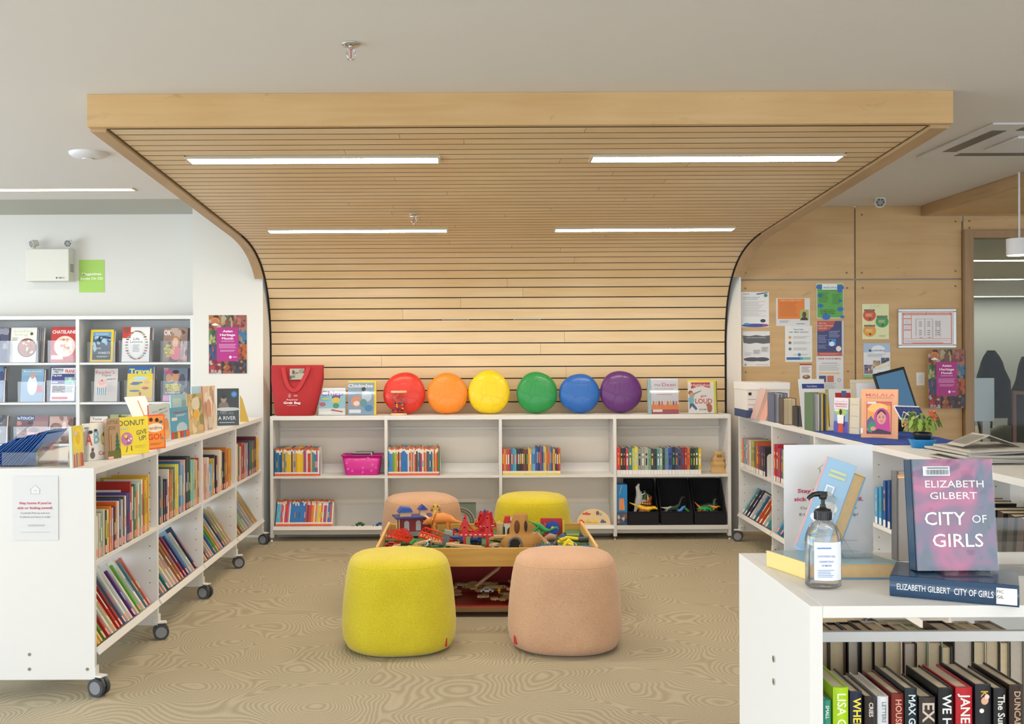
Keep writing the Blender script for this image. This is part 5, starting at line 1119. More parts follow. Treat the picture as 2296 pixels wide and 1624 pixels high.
# red grab bag
Y = 8.62; xa = kx(609, Y); xb = kx(727, Y); zt_ = P(665, 819, Y)[1]-ZK; W_ = xb-xa
e = empty('grab_bag', 'large red fabric bag with white lettering at the left end', 'bag', (xa, Y, ZK))
RB = mat('bag_red', '#a61c20', .7, bump=.5, bscale=40, var=.1, vscale=12)
def bagring(z, x0, x1, d, yo=0):
    pts = []; N = 28
    for i in range(N):
        t = 2*PI*i/N; c, s_ = math.cos(t), math.sin(t); c = math.copysign(abs(c)**.5, c); s_ = math.copysign(abs(s_)**.5, s_)
        pts.append(((x0+x1)/2+(x1-x0)/2*c+.003*math.sin(5*t+z*40), yo+d*s_, z))
    return pts
m = MB(); m.loft([bagring(0, .045, .345, .07), bagring(.02, .035, .355, .078), bagring(.1, .02, .385, .075), bagring(.2, .008, .41, .06), bagring(.3, .0, .43, .042), bagring(zt_-.01, -.004, W_, .03), bagring(zt_, -.004, W_+.002, .022)], RB); m.build('bag_body', e)
def strap(x0, x1, xb0, xb1):
    pts = []
    for k in range(21):
        t = k/20; pts.append(((x0+(x1-x0)*t), t))
    return pts
m = MB()
Y0 = -.083
for off, zl in ((0, .24),):
    cen = [(.105, .395), (.115, .34), (.13, .28), (.15, .235), (.175, .212), (.20, .205), (.225, .215), (.25, .25), (.275, .30), (.30, .35), (.315, .395)]
    w2 = .016; vs = []
    for i, (x, z) in enumerate(cen):
        a = cen[max(0, i-1)]; b = cen[min(len(cen)-1, i+1)]; t = Vector((b[0]-a[0], b[1]-a[1])).normalized(); nx_, nz_ = -t.y, t.x
        yv = -.042-.03*(1-z/.42)
        vs += [(x+nx_*w2, yv-.012, z+nz_*w2), (x-nx_*w2, yv-.012, z-nz_*w2), (x-nx_*w2, yv-.009, z-nz_*w2), (x+nx_*w2, yv-.009, z+nz_*w2)]
    m.loft([vs[i*4:i*4+4] for i in range(len(cen))], mat('strap_red', '#b8262a', .6), smooth=False)
m.build('handle', e)
m = MB(); m.T = Matrix.Translation((0, -.0915, 0)) @ Matrix.Rotation(-.13, 4, 'X')
A = Art(m, 0, 0, W_, zt_, 0, step=.0002)
A.ring(.37, .40, .018, .005, '#e8dcdc')
for k in range(8):
    a_ = 2*PI*k/8; A.poly([(.37+.028*math.cos(a_)-.003, .40+.03*math.sin(a_)), (.37+.028*math.cos(a_)+.003, .40+.03*math.sin(a_)), (.37+.043*math.cos(a_)+.002, .40+.045*math.sin(a_)), (.37+.043*math.cos(a_)-.002, .40+.045*math.sin(a_))], '#e8dcdc')
A.ring(.47, .40, .014, .004, '#e8dcdc'); A.ring(.505, .40, .014, .004, '#e8dcdc'); A.ell(.39, .52, .02, .012, '#c89a94', 8); A.ell(.45, .53, .02, .012, '#c89a94', 8)
A.txt('Preschool', .42, .32, .026, '#f0e4e4', .012, wid=.2); A.txt('Grab Bag', .42, .26, .042, '#f4ecec', .025, wid=.32); A.lines(.33, .2, .52, .215, 1, '#d8a8a8', .5, 0); m.build('print', e)
m = MB(); m.T = Matrix.Translation((.18, -.0575, .33)) @ Matrix.Rotation(-.10, 4, 'X'); A = Art(m, -.02, -.035, .12, .09, 0); patch(A, 0, 0, 1, 1, 'a8a090 6a6a5a c8c4b8 4a5040 8a8474', 71, 10); m.build('window_pocket', e)
# magazines on top of the back bookcase
def topmag(label, box, col, art, Y=8.60, dup=(), lean=.12, grp='magazines on the back bookcase'):
    px0, py0, px1 = box; x0 = kx(px0, Y); x1 = kx(px1, Y); z1 = P(px0, py0, Y+.02)[1]; h = (z1-ZK)/math.cos(lean); w = x1-x0
    M = Matrix.Translation((x0, Y, ZK+.001)) @ Matrix.Rotation(-lean, 4, 'X')
    e = empty('magazine', label, 'magazine', M=M, group=grp)
    MB().box(0, w, 0, .004, 0, h, pm(col, .25)).build('cover', e); m = MB(); A = Art(m, 0, 0, w, h, -.0001, step=.0001); art(A); m.build('print', e)
    for k, (dx, dc, dh) in enumerate(dup):
        o = MB().box(0, w, 0, .004, 0, h*dh, pm(dc, .3)).build('magazine', M=M @ Matrix.Translation((dx, .006+.006*k, 0))); tag(o, 'another issue behind the %s, %s one back' % (label.split(' with ')[0].split(' showing ')[0], ordn(k+1)), 'magazine', grp)
    m = MB(); m.box(-.012, w+.012, -.008, -.006, .002, h*.97, CLR); m.box(-.012, w+.012, -.006, .035, .0, .002, CLR); o = m.build('acrylic_magazine_stand', M=M @ Matrix.Translation((0, 0, .0))); tag(o, 'clear stand holding the %s' % label.split(' with ')[0].split(' showing ')[0], 'stand', 'clear magazine stands on the back bookcase')
def a_chirp(A):
    A.rect(0, .25, 1, .82, '#9ad0dc'); A.txt('Chirp', .5, .8, .17, '#8a3a9a', .02, wid=.86); A.ell(.25, .6, .18, .1, '#7ac4e0'); A.rect(.12, .58, .4, .63, '#e0e84a'); A.ell(.65, .66, .16, .08, '#6a3a9a'); A.ell(.65, .55, .15, .11, '#f0d030'); A.ell(.65, .35, .12, .1, '#3a9a7a'); A.poly([(.45, .17), (.9, .1), (.92, .14), (.5, .22)], '#c83a4a'); A.ell(.15, .4, .12, .08, '#c85a7a'); A.rect(.06, .05, .5, .14, '#f4f2ee')
def a_chick(A):
    A.rect(0, 0, 1, .95, '#8aa8c4'); A.rect(0, .95, 1, 1, '#e8d02c'); A.txt('Chickadee', .48, .86, .1, '#f4f0ec', .03, wid=.96); A.txt('TEETH', .4, .64, .06, '#2f3a44', .02, wid=.34); A.ell(.33, .4, .22, .16, '#e89a7a'); A.ell(.33, .34, .12, .07, '#f4f0e8'); A.ell(.72, .55, .2, .16, '#c8dce8'); A.circ(.68, .62, .05, '#f4f4f0', 10); A.circ(.68, .62, .02, '#2a2a2a', 8); A.ell(.6, .35, .14, .12, '#5aa0a8'); A.ell(.8, .2, .16, .1, '#3a8ac0'); A.ell(.6, .76, .08, .06, '#2a2a2a'); A.rect(.05, .06, .5, .16, '#f4f2ee')
def a_deen(A):
    A.txt('my', .25, .83, .07, '#5a5a64', .0, wid=.22); A.txt('Deen', .66, .83, .1, '#b83a50', .0, wid=.5); A.lines(.15, .68, .85, .73, 1, '#b8a8a8'); A.rect(0, 0, 1, .18, '#a83a48'); A.rect(0, .12, 1, .26, '#e8843a')
    for k in range(9): A.ell(.08+.105*k, .3, .035, .07, ('#c87a4a', '#e0b060', '#8a4a6a', '#d86a5a', '#e8c8a0')[k % 5], 8)
    A.lines(.2, .52, .8, .58, 1, '#c8a0a8'); A.rect(.05, .05, .4, .12, '#e8e0dc')
def a_high(A):
    A.poly([(.12, .93), (.86, .93), (.86, .76), (.5, .82), (.12, .74)], '#c8302c'); A.txt('Highlights', .49, .85, .08, '#f4ecec', .01, wid=.72); A.rect(0, .95, 1, 1, '#e8d02c'); A.txt('get', .6, .53, .07, '#d84a3a', .015, wid=.24); A.txt('LOUD', .6, .37, .14, '#d0403c', .02, wid=.66)
    A.ell(.1, .62, .09, .07, '#a8603a'); A.ell(.15, .55, .1, .08, '#e0a080'); A.ell(.12, .4, .11, .12, '#7ac4d0'); A.poly([(.05, .3), (.2, .3), (.35, .14), (.28, .1), (.14, .22), (.04, .12)], '#3a5a8a'); A.poly([(.2, .55), (.5, .66), (.52, .7), (.2, .6)], '#8a9aa0'); A.ell(.82, .16, .1, .13, '#b86a44'); A.ell(.76, .25, .07, .05, '#b86a44'); A.txt('BOOM', .55, .12, .045, '#4a7a8a', .01, wid=.26)
topmag('low pale magazine with a purple title', (714, 871, 774), '#e8ecea', a_chirp, dup=((.003, '#5a9ac0', 1.02), (.0, '#d8c86a', .98)))
topmag('comic style magazine with teeth drawing', (780, 855, 838), '#8aa8c4', a_chick, dup=((.02, '#e8d02c', 1.0), (.022, '#c83a44', .99)))
topmag('pale magazine with an orange dinner table', (1461, 850, 1522), '#d8d8e0', a_deen, dup=((-.02, '#8ab0b8', 1.0), (-.026, '#9aa89a', .99), (-.03, '#7a8a9a', .98)))
topmag('white magazine with red banner and a trumpet player', (1544, 853, 1602), '#f0eeea', a_high, dup=((.02, '#e0d82c', 1.0), (.024, '#8aa83a', .98), (.03, '#6a4a3a', .97)))
# ================================================================ right wall flyers
GW = 'flyers pinned to the plywood wall'
YW = 8.765
def f1(A): A.lines(.06, .93, .3, .955, 1, '#5a7a9a', .6); A.txt('Volunteer rewards will', .36, .85, .028, '#4a6a8a', .015, wid=.6); A.txt('open in Spring 2022', .33, .8, .028, '#4a6a8a', .015, wid=.54); A.lines(.06, .3, .9, .74, 14, '#9aa0a4', .25, .4); A.ell(.5, .05, .5, .05, '#3a4a9a', 16); A.ell(.2, .09, .12, .03, '#3a9ac0', 10); A.ell(.78, .18, .1, .05, '#2c3a4a', 10); A.ell(.85, .06, .1, .03, '#a83a7a', 10); A.poly([(.5, .95), (.95, .99), (.97, .97), (.6, .92)], '#4a5a9a'); A.ell(.88, .9, .07, .05, '#3a8a6a', 10); A.circ(.55, .94, .025, '#5ab0d0', 8)
def f2(A): A.rect(.05, .25, .84, .98, '#e0802a'); A.txt('START A CAREER TODAY', .45, .92, .05, '#f0b880', .01, wid=.66); A.lines(.1, .34, .64, .86, 10, '#b8601a', .3, .2); A.rect(.7, .2, .96, .58, '#a8b05a'); A.ell(.83, .4, .06, .11, '#5a3a2a'); A.poly([(.71, .2), (.95, .2), (.9, .3), (.76, .3)], '#2a2a34'); A.lines(.1, .1, .4, .2, 3, '#7a8aa0'); A.lines(.6, .05, .85, .1, 1, '#3a5a7a')
def f3(A):
    A.rect(.02, .02, .98, .98, '#5aa848')
    for (u, v, s) in ((.1, .9, .12), (.88, .88, .14), (.12, .66, .1), (.86, .78, .09), (.14, .36, .11), (.88, .5, .07), (.88, .26, .12), (.35, .04, .16), (.95, .04, .08)): A.ell(u, v, s, s*.55, '#2f6ab8', 12); A.y += A.st*.5
    A.y -= .0005; A.rect(.2, .82, .76, .98, '#e6ecec'); A.txt('welcome', .49, .89, .07, '#3a5a8a', .0, wid=.5); A.rect(.2, .79, .76, .81, '#3f9a48'); A.lines(.08, .45, .45, .75, 7, '#2f6a34', .3); A.lines(.58, .4, .92, .7, 8, '#2f6a34', .3)
    for i, t in enumerate(('Connect with a', 'nursing support', 'worker today!')): A.txt(t, .4, .24-.05*i, .03, '#16381c', .015, wid=.56)
def f4(A):
    A.poly([(0, .88), (.25, .86), (.5, .89), (.75, .86), (1, .88), (1, .66), (.75, .64), (.5, .67), (.25, .64), (.03, .67)], '#5a5a5c'); A.txt('Library Newcomer Settlement', .5, .82, .026, '#e0e0e0', .01, wid=.7); A.ell(.35, .2, .32, .06, '#4a4a4c', 18); A.ell(.7, .2, .28, .06, '#4a4a4c', 18)
    A.lines(.08, .3, .36, .4, 3, '#a8a8a8'); A.rect(.38, .34, .66, .48, '#c8c8c8'); A.rect(.68, .4, .95, .56, '#c8c8c8'); A.lines(.4, .36, .64, .46, 3, '#8a8a8a'); A.lines(.7, .42, .93, .54, 3, '#8a8a8a'); A.circ(.1, .05, .04, '#8a8a8a', 8); A.lines(.5, .03, .95, .06, 1, '#9a9a9a')
def f5(A):
    A.txt('Need Help', .5, .9, .04, '#2a8090', .015, wid=.36); A.txt('with a Math Question?', .5, .83, .04, '#2a8090', .015, wid=.72)
    for v, c in ((.68, '#e0a040'), (.53, '#6a6a6a'), (.36, '#5a7a6a')): A.circ(.18, v, .055, c); A.lines(.3, v-.04, .92, v+.04, 3, '#8a8e90', .3, .3, seed=int(v*99))
    A.circ(.52, .2, .06, '#3a7ab0'); A.lines(.3, .18, .45, .22, 2, '#a0a8b0'); A.lines(.6, .18, .85, .22, 2, '#a0a8b0'); A.rect(.05, .06, .55, .13, '#2f62a0'); A.rect(.55, .06, .65, .13, '#3a9ac0'); A.rect(.65, .06, .93, .13, '#8ac0a0')
def f6(A):
    A.rect(.02, 0, .92, 1, '#3a3f70'); A.poly([(.02, .72), (.2, .7), (.45, .74), (.62, .84), (.68, 1), (.02, 1)], '#b8524a')
    for i, t in enumerate(('VIRTUAL', 'PEER SUPPORT', 'GROUPS')): A.txt(t, .22 if i != 1 else .33, .93-.07*i, .04, '#e8c0b0', .015, wid=(.3, .56, .3)[i])
    A.lines(.45, .52, .88, .72, 5, '#a8aed0', .3, .3); A.lines(.05, .36, .4, .6, 6, '#9aa0c8', .3, .3); A.lines(.05, .2, .4, .32, 4, '#9aa0c8', .3, .3); A.rect(.42, .28, .7, .48, '#3a8ad0'); A.ell(.55, .34, .1, .07, '#dfe8ee', 10); A.ell(.5, .43, .04, .03, '#2a2a3a', 8); A.ell(.8, .2, .1, .08, '#e8e0dc', 10); A.rect(.02, .0, .92, .1, '#b8524a'); A.lines(.1, .03, .85, .07, 2, '#e8b0a0')
def f7(A): A.rect(0, .92, 1, 1, '#a8302c'); A.lines(.15, .5, .9, .85, 5, '#8a8488'); A.ell(.55, .26, .33, .12, '#8a5a34', 12); A.ell(.5, .3, .15, .06, '#c8a060', 10); A.rect(0, 0, 1, .06, '#a8302c')
def f8(A): A.txt('FREE VOICE MAIL', .5, .93, .04, '#b82c30', .03, wid=.84); A.lines(.2, .79, .8, .82, 1, '#6a6a6c'); A.lines(.1, .6, .9, .76, 6, '#9a9a9c', .3, .2); A.rect(.1, .5, .85, .55, '#e8c088'); A.rect(.1, .28, .36, .46, '#4a4a7a'); A.rect(.4, .28, .64, .46, '#c86a4a'); A.lines(.1, .1, .75, .25, 6, '#9aa0a8', .3); A.ring(.84, .34, .06, .012, '#4a4a4c')
def f9(A):
    A.txt('C.A.M.P.', .5, .94, .045, '#b8bc88', .0, wid=.36); A.lines(.3, .88, .7, .9, 1, '#c8cc98')
    for (u, v, c, t) in ((.27, .68, '#d0522e', 'Career Development'), (.74, .5, '#4a9a52', 'Community Building'), (.27, .24, '#e09a2c', 'Learning and Skills')):
        A.ell(u, v, .24, .17, c, 24); A.lines(u-.14, v-.04, u+.14, v+.05, 4, '#f4e8c8', .3); A.ell(u+.02, v-.1, .05, .03, '#5a4a2a', 8)
        A.rect(u-.2, v+.12, u+.2, v+.165, '#3a3a34'); A.txt(t, u, v+.143, .022, '#e8e8d8', .0, wid=.34)
    A.lines(.62, .06, .9, .12, 3, '#a0a480')
def f10(A):
    A.rect(0, .74, 1, 1, '#a8bcd8'); A.ell(.55, .82, .26, .12, '#e4eaf0', 16); A.txt('LEARNING', .55, .79, .045, '#3a5a8a', .02, wid=.5); A.circ(.24, .79, .05, '#3a4a5a', 8); A.lines(.15, .6, .85, .7, 3, '#9aa0a8'); patch(A, .02, .12, .34, .38, '7a6a8a d8c070 4a3a4a a87a5a', 81, 7); patch(A, .36, .28, .62, .5, 'a89078 6a5a4a c8b090', 82, 7); patch(A, .66, .36, .96, .58, '3a4a6a d8a030 5a6a8a 2a2a3a', 83, 7); A.y -= .0005
    A.poly([(.4, .24), (.98, .38), (.98, .5), (.42, .32)], '#e8e0c0'); A.rect(.44, .04, .98, .22, '#eef0ec'); A.lines(.5, .07, .94, .19, 3, '#8a9298'); A.rect(0, 0, 1, .04, '#6aa84a'); A.rect(0, .02, .3, .1, '#8ab86a')
FL = [('white notice with a blue and red leafy branch border', (1662, 655, 1724, 734), '#e4e4e4', f1),
 ('orange flyer with a small portrait of a suited person', (1740, 669, 1816, 731), '#dadada', f2),
 ('green and blue flyer with clouds, highest of the flyers', (1831, 636, 1891, 714), '#d8dcd8', f3),
 ('white notice with two dark grey wavy bands', (1665, 743, 1726, 822), '#dededf', f4),
 ('white flyer offering help with a math question', (1760, 731, 1821, 812), '#e2e3e2', f5),
 ('navy and brick red support groups flyer', (1831, 720, 1892, 798), '#c8c8d0', f6),
 ('small narrow flyer with red edges above the counter papers', (1793, 816, 1820, 856), '#e2dedb', f7),
 ('voice mail flyer with red heading below the navy one', (1830, 799, 1891, 880), '#dcdcdc', f8),
 ('pale yellow flyer with red, green and amber circles', (1933, 682, 1993, 761), '#e2e4b4', f9),
 ('learning flyer with photographs and a sun, below the yellow one', (1936, 770, 1996, 848), '#e2e4e6', f10)]
for lab, b, c, f in FL: flat('flyer', lab, 'flyer', b, YW, f, paper=c, group=GW)
# evacuation plan
x0, z1 = P(2014, 693, 8.75); x1, _ = P(2144, 693, 8.75); z0 = P(2014, 781, 8.75)[1]; w, h = x1-x0, z1-z0
e = empty('framed_plan', 'evacuation plan in a silver frame on the plywood wall', 'framed plan', (x0, 8.752, z0))
SIL = mat('silver_frame', '#c4c4c4', .3, metal=.6); fr = .024; m = MB()
m.box(0, w, -.006, .014, 0, fr, SIL); m.box(0, w, -.006, .014, h-fr, h, SIL); m.box(0, fr, -.006, .014, fr, h-fr, SIL); m.box(w-fr, w, -.006, .014, fr, h-fr, SIL); m.build('frame', e, bevel=.004)
MB().box(fr, w-fr, .0, .012, fr, h-fr, pm('#e0dcdc')).build('paper', e)
m = MB(); A = Art(m, fr, fr, w-2*fr, h-2*fr, -.0002); RD = '#d8705c'
A.rect(.03, .03, .97, .97, RD); A.rect(.045, .055, .955, .9, '#e4e0e0'); A.txt('EVACUATION ROUTE - ROUTE D\'EVACUATION', .5, .935, .04, '#f0e0dc', .015, wid=.86)
A.rect(.19, .2, .2, .9, RD); A.rect(.045, .19, .955, .2, RD)
for v in (.78, .6, .44): A.rect(.05, v, .19, v+.025, RD)
A.lines(.06, .62, .18, .75, 4, '#b0a8a8', .2); A.lines(.06, .46, .18, .57, 4, '#b0a8a8', .2)
for (a, b, c, d) in ((.28, .28, .285, .78), (.28, .78, .6, .785), (.45, .28, .455, .78), (.6, .2, .605, .78), (.66, .26, .665, .74), (.74, .26, .745, .74)): A.rect(a, b, c, d, '#6a5a58')
for a in (.34, .5, .68):
    for b in (.3, .36, .42, .56, .62, .68): A.rect(a, b, a+.05, b+.03, '#a8a0a0')
A.rect(.34, .22, .4, .235, '#b83a30'); A.rect(.5, .22, .56, .235, '#b83a30'); A.lines(.06, .09, .95, .16, 2, '#b8a8a8', .2); A.rect(.2, .06, .8, .075, RD); m.build('print', e)
# light switch / socket plate behind tablet
x, z = P(2065, 850, 8.76); e = empty('wall_outlet', 'white wall outlet plate beside the tablet', 'outlet', (x, 8.765, z)); m = MB(); m.box(-.035, .035, 0, .01, -.055, .055, pm('#e4e2dc')); m.build('plate', e, bevel=.003); m = MB(); m.box(-.016, .016, -.002, 0, -.035, .035, pm('#d8d6d0')); m.build('socket', e, bevel=.001)
# ================================================================ on the right bookcase top
o = MB()
vs = []; nx_, ny_ = 16, 24
for j in range(ny_+1):
    for i in range(nx_+1):
        u, v = i/nx_, j/ny_; x = 2.152+u*.54; y = 5.62+v*.98-.02*u; vs.append((x, y, 1.0215+.0016*math.sin(u*17+v*5)+.0012*math.sin(v*31)))
o.add(vs, [(j*(nx_+1)+i, j*(nx_+1)+i+1, (j+1)*(nx_+1)+i+1, (j+1)*(nx_+1)+i) for j in range(ny_) for i in range(nx_)], mat('blue_cloth', '#2347a0', .85, bump=.3, bscale=300), True)
o = o.build('table_cloth'); sl = o.modifiers.new('thick', 'SOLIDIFY'); sl.thickness = .0025; tag(o, 'royal blue cloth laid over the right bookcase under the display books', 'cloth')
def malala(A):
    A.txt('MALALA', .52, .88, .062, '#d85a78', .004, wid=.78); A.lines(.14, .81, .86, .835, 1, '#a88a68', .6, 0)
    for k in range(20):
        for (u, v) in ((.1, .08+.034*k), (.9, .08+.034*k)): A.circ(u, v, .008, '#c86a5a', 6); A.y += A.st*.9
    for k in range(15):
        for v in (.78, .06): A.circ(.13+.052*k, v, .008, '#c86a5a', 6); A.y += A.st*.9
    A.y -= .0005; A.rect(.15, .09, .83, .75, '#b8406a'); A.rect(.17, .105, .81, .735, '#e8a050'); A.ell(.45, .62, .28, .1, '#f0c070', 14); A.poly([(.17, .735), (.17, .6), (.3, .7), (.5, .72), (.81, .66), (.81, .735)], '#d86a4a')
    A.poly([(.17, .2), (.17, .36), (.28, .46), (.42, .3), (.42, .2)], '#5a5a8a'); A.ell(.57, .42, .21, .2, '#c83c92', 24); A.poly([(.38, .38), (.4, .18), (.8, .12), (.78, .4)], '#c83c92'); A.ell(.56, .45, .13, .14, '#2c2430', 20); A.ell(.56, .42, .125, .13, '#dc9a8c', 20); A.poly([(.56, .56), (.45, .48), (.44, .52), (.52, .57)], '#2c2430'); A.poly([(.56, .56), (.67, .48), (.68, .52), (.6, .57)], '#2c2430')
    for u in (.51, .61): A.ell(u, .43, .018, .009, '#2a2024', 8); A.rect(u-.02, .45, u+.02, .456, '#2a2024')
    A.ell(.56, .355, .03, .008, '#b8485a', 8); A.poly([(.17, .105), (.81, .105), (.81, .14), (.5, .2), (.17, .16)], '#3a3040'); A.poly([(.19, .14), (.3, .12), (.42, .3), (.3, .36), (.2, .28)], '#3a8a6a'); A.ell(.34, .2, .08, .045, '#dc9a8c', 10); A.rect(.17, .7, .42, .745, '#dcd8d4')
    A.lines(.3, .03, .7, .045, 1, '#a88a68', .6, 0); A.rect(.0, .1, .06, .2, '#ece8e2')
faceout('large peach picture book with a woman in a pink headscarf', 1930, 2013, 873, 983, 986, '#e8a878', malala, .016, spine='#d8986a', lean=.06, group='books displayed on the right bookcase')
def nobody(A):
    A.rect(0, 0, 1, .34, '#5a5ab0'); A.rect(0, .34, 1, .68, '#8aa8d0'); A.txt('THEY CALLED US', .5, .9, .025, '#d86a6a', .0, wid=.8); A.txt('NOBODY', .5, .82, .06, '#d83a44', .02, wid=.86); A.lines(.1, .74, .9, .77, 1, '#b86a6a', .6, 0); A.ell(.5, .6, .45, .1, '#a8c86a', 12); A.ell(.48, .6, .1, .08, '#3a2a24'); A.poly([(.28, .28), (.68, .28), (.74, .52), (.24, .52)], '#f0eeec'); A.poly([(.3, .0), (.68, .0), (.64, .28), (.36, .28)], '#d8583a'); A.rect(.7, .2, .76, .5, '#3a2a24'); A.rect(.05, .62, .35, .67, '#e8e4de')
e = faceout('slim blue book with a child in a red skirt', 1869, 1901, 892, 971, 974, '#e0e0ec', nobody, .03, lean=.03, group='books displayed on the right bookcase')
faceout('cream book turned to show its page edges beside the slim blue one', 1904, 1926, 893, 974, 976, '#d8d0bc', lambda A: A.lines(.1, .02, .9, .98, 3, '#c8bca0', .1, 0), .05, lean=.03, group='books displayed on the right bookcase')
# books seen from their fore edges: stacks of magazines and books between them
def edge_book(label, pl, pr, top, bot, cov, pg, lean=0, d=.17, turn=0, cov2=None, name='library_book'):
    x0, y0 = on_top(pl, bot); x1 = P(pr, bot, y0)[0]; h = P(pl, top, y0)[1]-ZB; w = x1-x0
    M = Matrix.Translation((x0, y0, ZB)) @ Matrix.Rotation(turn, 4, 'Z') @ Matrix.Rotation(lean, 4, 'Y')
    e = empty(name, label, 'book', M=M, group='books standing on the right bookcase'); t = min(.004, w*.16)
    m = MB(); m.box(0, t, 0, d, 0, h, pm(cov)); m.box(w-t, w, 0, d, 0, h, pm(cov2 or cov)); m.box(t, w-t, d-t, d, 0, h, pm(cov)); m.build('cover', e)
    m = MB(); n = max(2, int(w/.008)); r = random.Random(int(pl)); iw = w-2*t
    for k in range(n): m.box(t+iw*k/n, t+iw*(k+.9)/n, .003+.002*r.random(), d-t, .003, h-.004-.004*r.random(), pm(r.choice(pg.split())))
    m.build('pages', e)
edge_book('pink and grey book leaning against the white storage box', 1696, 1716, 869, 941, '#c8a8a0', '#d8ccc0 #c8b8ac', lean=.32, cov2='#d0a8a4')
edge_book('peach pink book leaning beside the storage box', 1716, 1731, 880, 944, '#d8a090', '#e0d0c0 #d8c8b8', lean=.36)
edge_book('thick grey magazine block standing near the storage box', 1736, 1766, 882, 948, '#5a6078', '#8a90a0 #a8acb8 #70788a #c0c4cc', cov2='#4a4a7a')
edge_book('small dark brown and cream book before the grey block', 1756, 1785, 894, 953, '#4a4034', '#d8c8a8 #c8b898', turn=-.1)
edge_book('small black book, shortest on the right bookcase', 1788, 1801, 913, 957, '#22242a', '#5a5a60 #3a3a40', turn=-.1)
edge_book('thick yellow and grey magazine block standing upright', 1823, 1856, 882, 968, '#5a7a5a', '#6a6a6a #a8a8a4 #3a3a3c #c8c4b8 #d8b820 #8a8a88', cov2='#d8b020')
# storage box
Y = 8.0; x0 = P(1673, 900, Y)[0]; zt_ = P(1680, 858, Y)[1]-ZB
e = empty('storage_box', 'white cardboard storage box with lid and navy base', 'box', (x0, Y, ZB)); wB = .33; dB = .36
WB = pm('#e0dfdc', .7); m = MB(); m.box(0, wB, 0, dB, .06, zt_-.045, WB); m.build('box_body', e, bevel=.002)
m = MB(); m.box(0, wB, 0, dB, 0, .06, pm('#3a4a70', .7)); m.build('box_base', e, bevel=.002)
m = MB(); m.box(-.004, wB+.004, -.004, dB+.004, zt_-.055, zt_, pm('#e6e5e2', .7)); m.build('lid', e, bevel=.002)
m = MB(); A = Art(m, 0, 0, wB, zt_, -.0042); A.rect(.05, .64, .12, .72, '#1c1c1e'); A.lines(.04, .3, .22, .6, 2, '#8a8a8c', .1, 0); A.rect(.05, .22, .14, .28, '#5a6a8a'); m.build('print', e)
# leaflet papers and folders
def leaning(name, label, pl, pr, top, bot, c, art=None, lean=.2, th=.004, rz=0, cat='papers', Y=None):
    x0, y0 = on_top(pl, bot); 
    if Y: y0 = Y; x0 = P(pl, bot, Y)[0]
    x1 = P(pr, bot, y0)[0]; h = (P(pl, top, y0)[1]-ZB)/math.cos(lean)
    e = empty(name, label, cat, M=Matrix.Translation((x0, y0, ZB)) @ Matrix.Rotation(rz, 4, 'Z') @ Matrix.Rotation(-lean, 4, 'X'), group='papers and folders on the right bookcase')
    MB().box(0, x1-x0, 0, th, 0, h, pm(c, .5)).build('sheet', e); m = MB()
    if art: art(Art(m, 0, 0, x1-x0, h, -.0001)); m.build('print', e)
leaning('leaflet_stack', 'white leaflets with a navy stripe leaning behind the magazine block', 1800, 1862, 851, 958, '#dfe2e6', lambda A: (A.rect(.12, .8, .98, .9, '#33468a'), A.txt('Your Library', .5, .85, .04, '#d8dcea', .01, wid=.4)), rz=.15)
leaning('leaflet_stack', 'yellow and blue leaflet sticking up behind the yellow magazine block', 1828, 1866, 874, 956, '#e0c040', lambda A: A.rect(.3, .6, 1, .95, '#a8cce0'), lean=.15)
leaning('leaflet_stack', 'white leaflet with red panels behind the slim blue book', 1862, 1918, 873, 958, '#e2e4e8', lambda A: (A.rect(.25, .76, .98, .9, '#b8343a'), A.rect(.5, .8, .7, .95, '#5a6aa8')), lean=.12)
leaning('file_folder', 'cream file folder standing behind the peach book', 1912, 2000, 852, 965, '#d8d0ba', lambda A: A.rect(.0, .92, .7, .925, '#b8b09a'), lean=.12, rz=.05)
leaning('paper_sheet', 'white sheet with large figures behind the peach book', 1925, 2016, 860, 968, '#dfe1e6', lambda A: A.txt('2022', .62, .88, .045, '#5a5a60', .0, wid=.3), lean=.12)
# tablet
Y = 6.45; p = [P(a, b, Y) for a, b in ((2006, 856), (2070, 854), (2096, 925), (2040, 930))]
x0, z0 = P(2020, 930, Y); e = empty('tablet', 'black tablet with a blue screen standing behind the potted plant', 'tablet', M=Matrix.Translation((x0-.03, Y, ZB+.0)) @ Matrix.Rotation(.15, 4, 'Z') @ Matrix.Rotation(-.22, 4, 'Y') @ Matrix.Rotation(-.2, 4, 'X'))
TBK = pm('#1a1c20', .3); m = MB(); m.box(-.03, .19, 0, .012, .06, .385, TBK); m.build('case', e, bevel=.006)
MB().box(-.014, .174, -.0008, 0, .078, .367, emis('tablet_screen', '#5f87a6', .55)).build('screen', e)
m = MB(); m.bar((.08, .012, .2), (.09, .10, .0), .05, .006, TBK); m.build('stand', e)
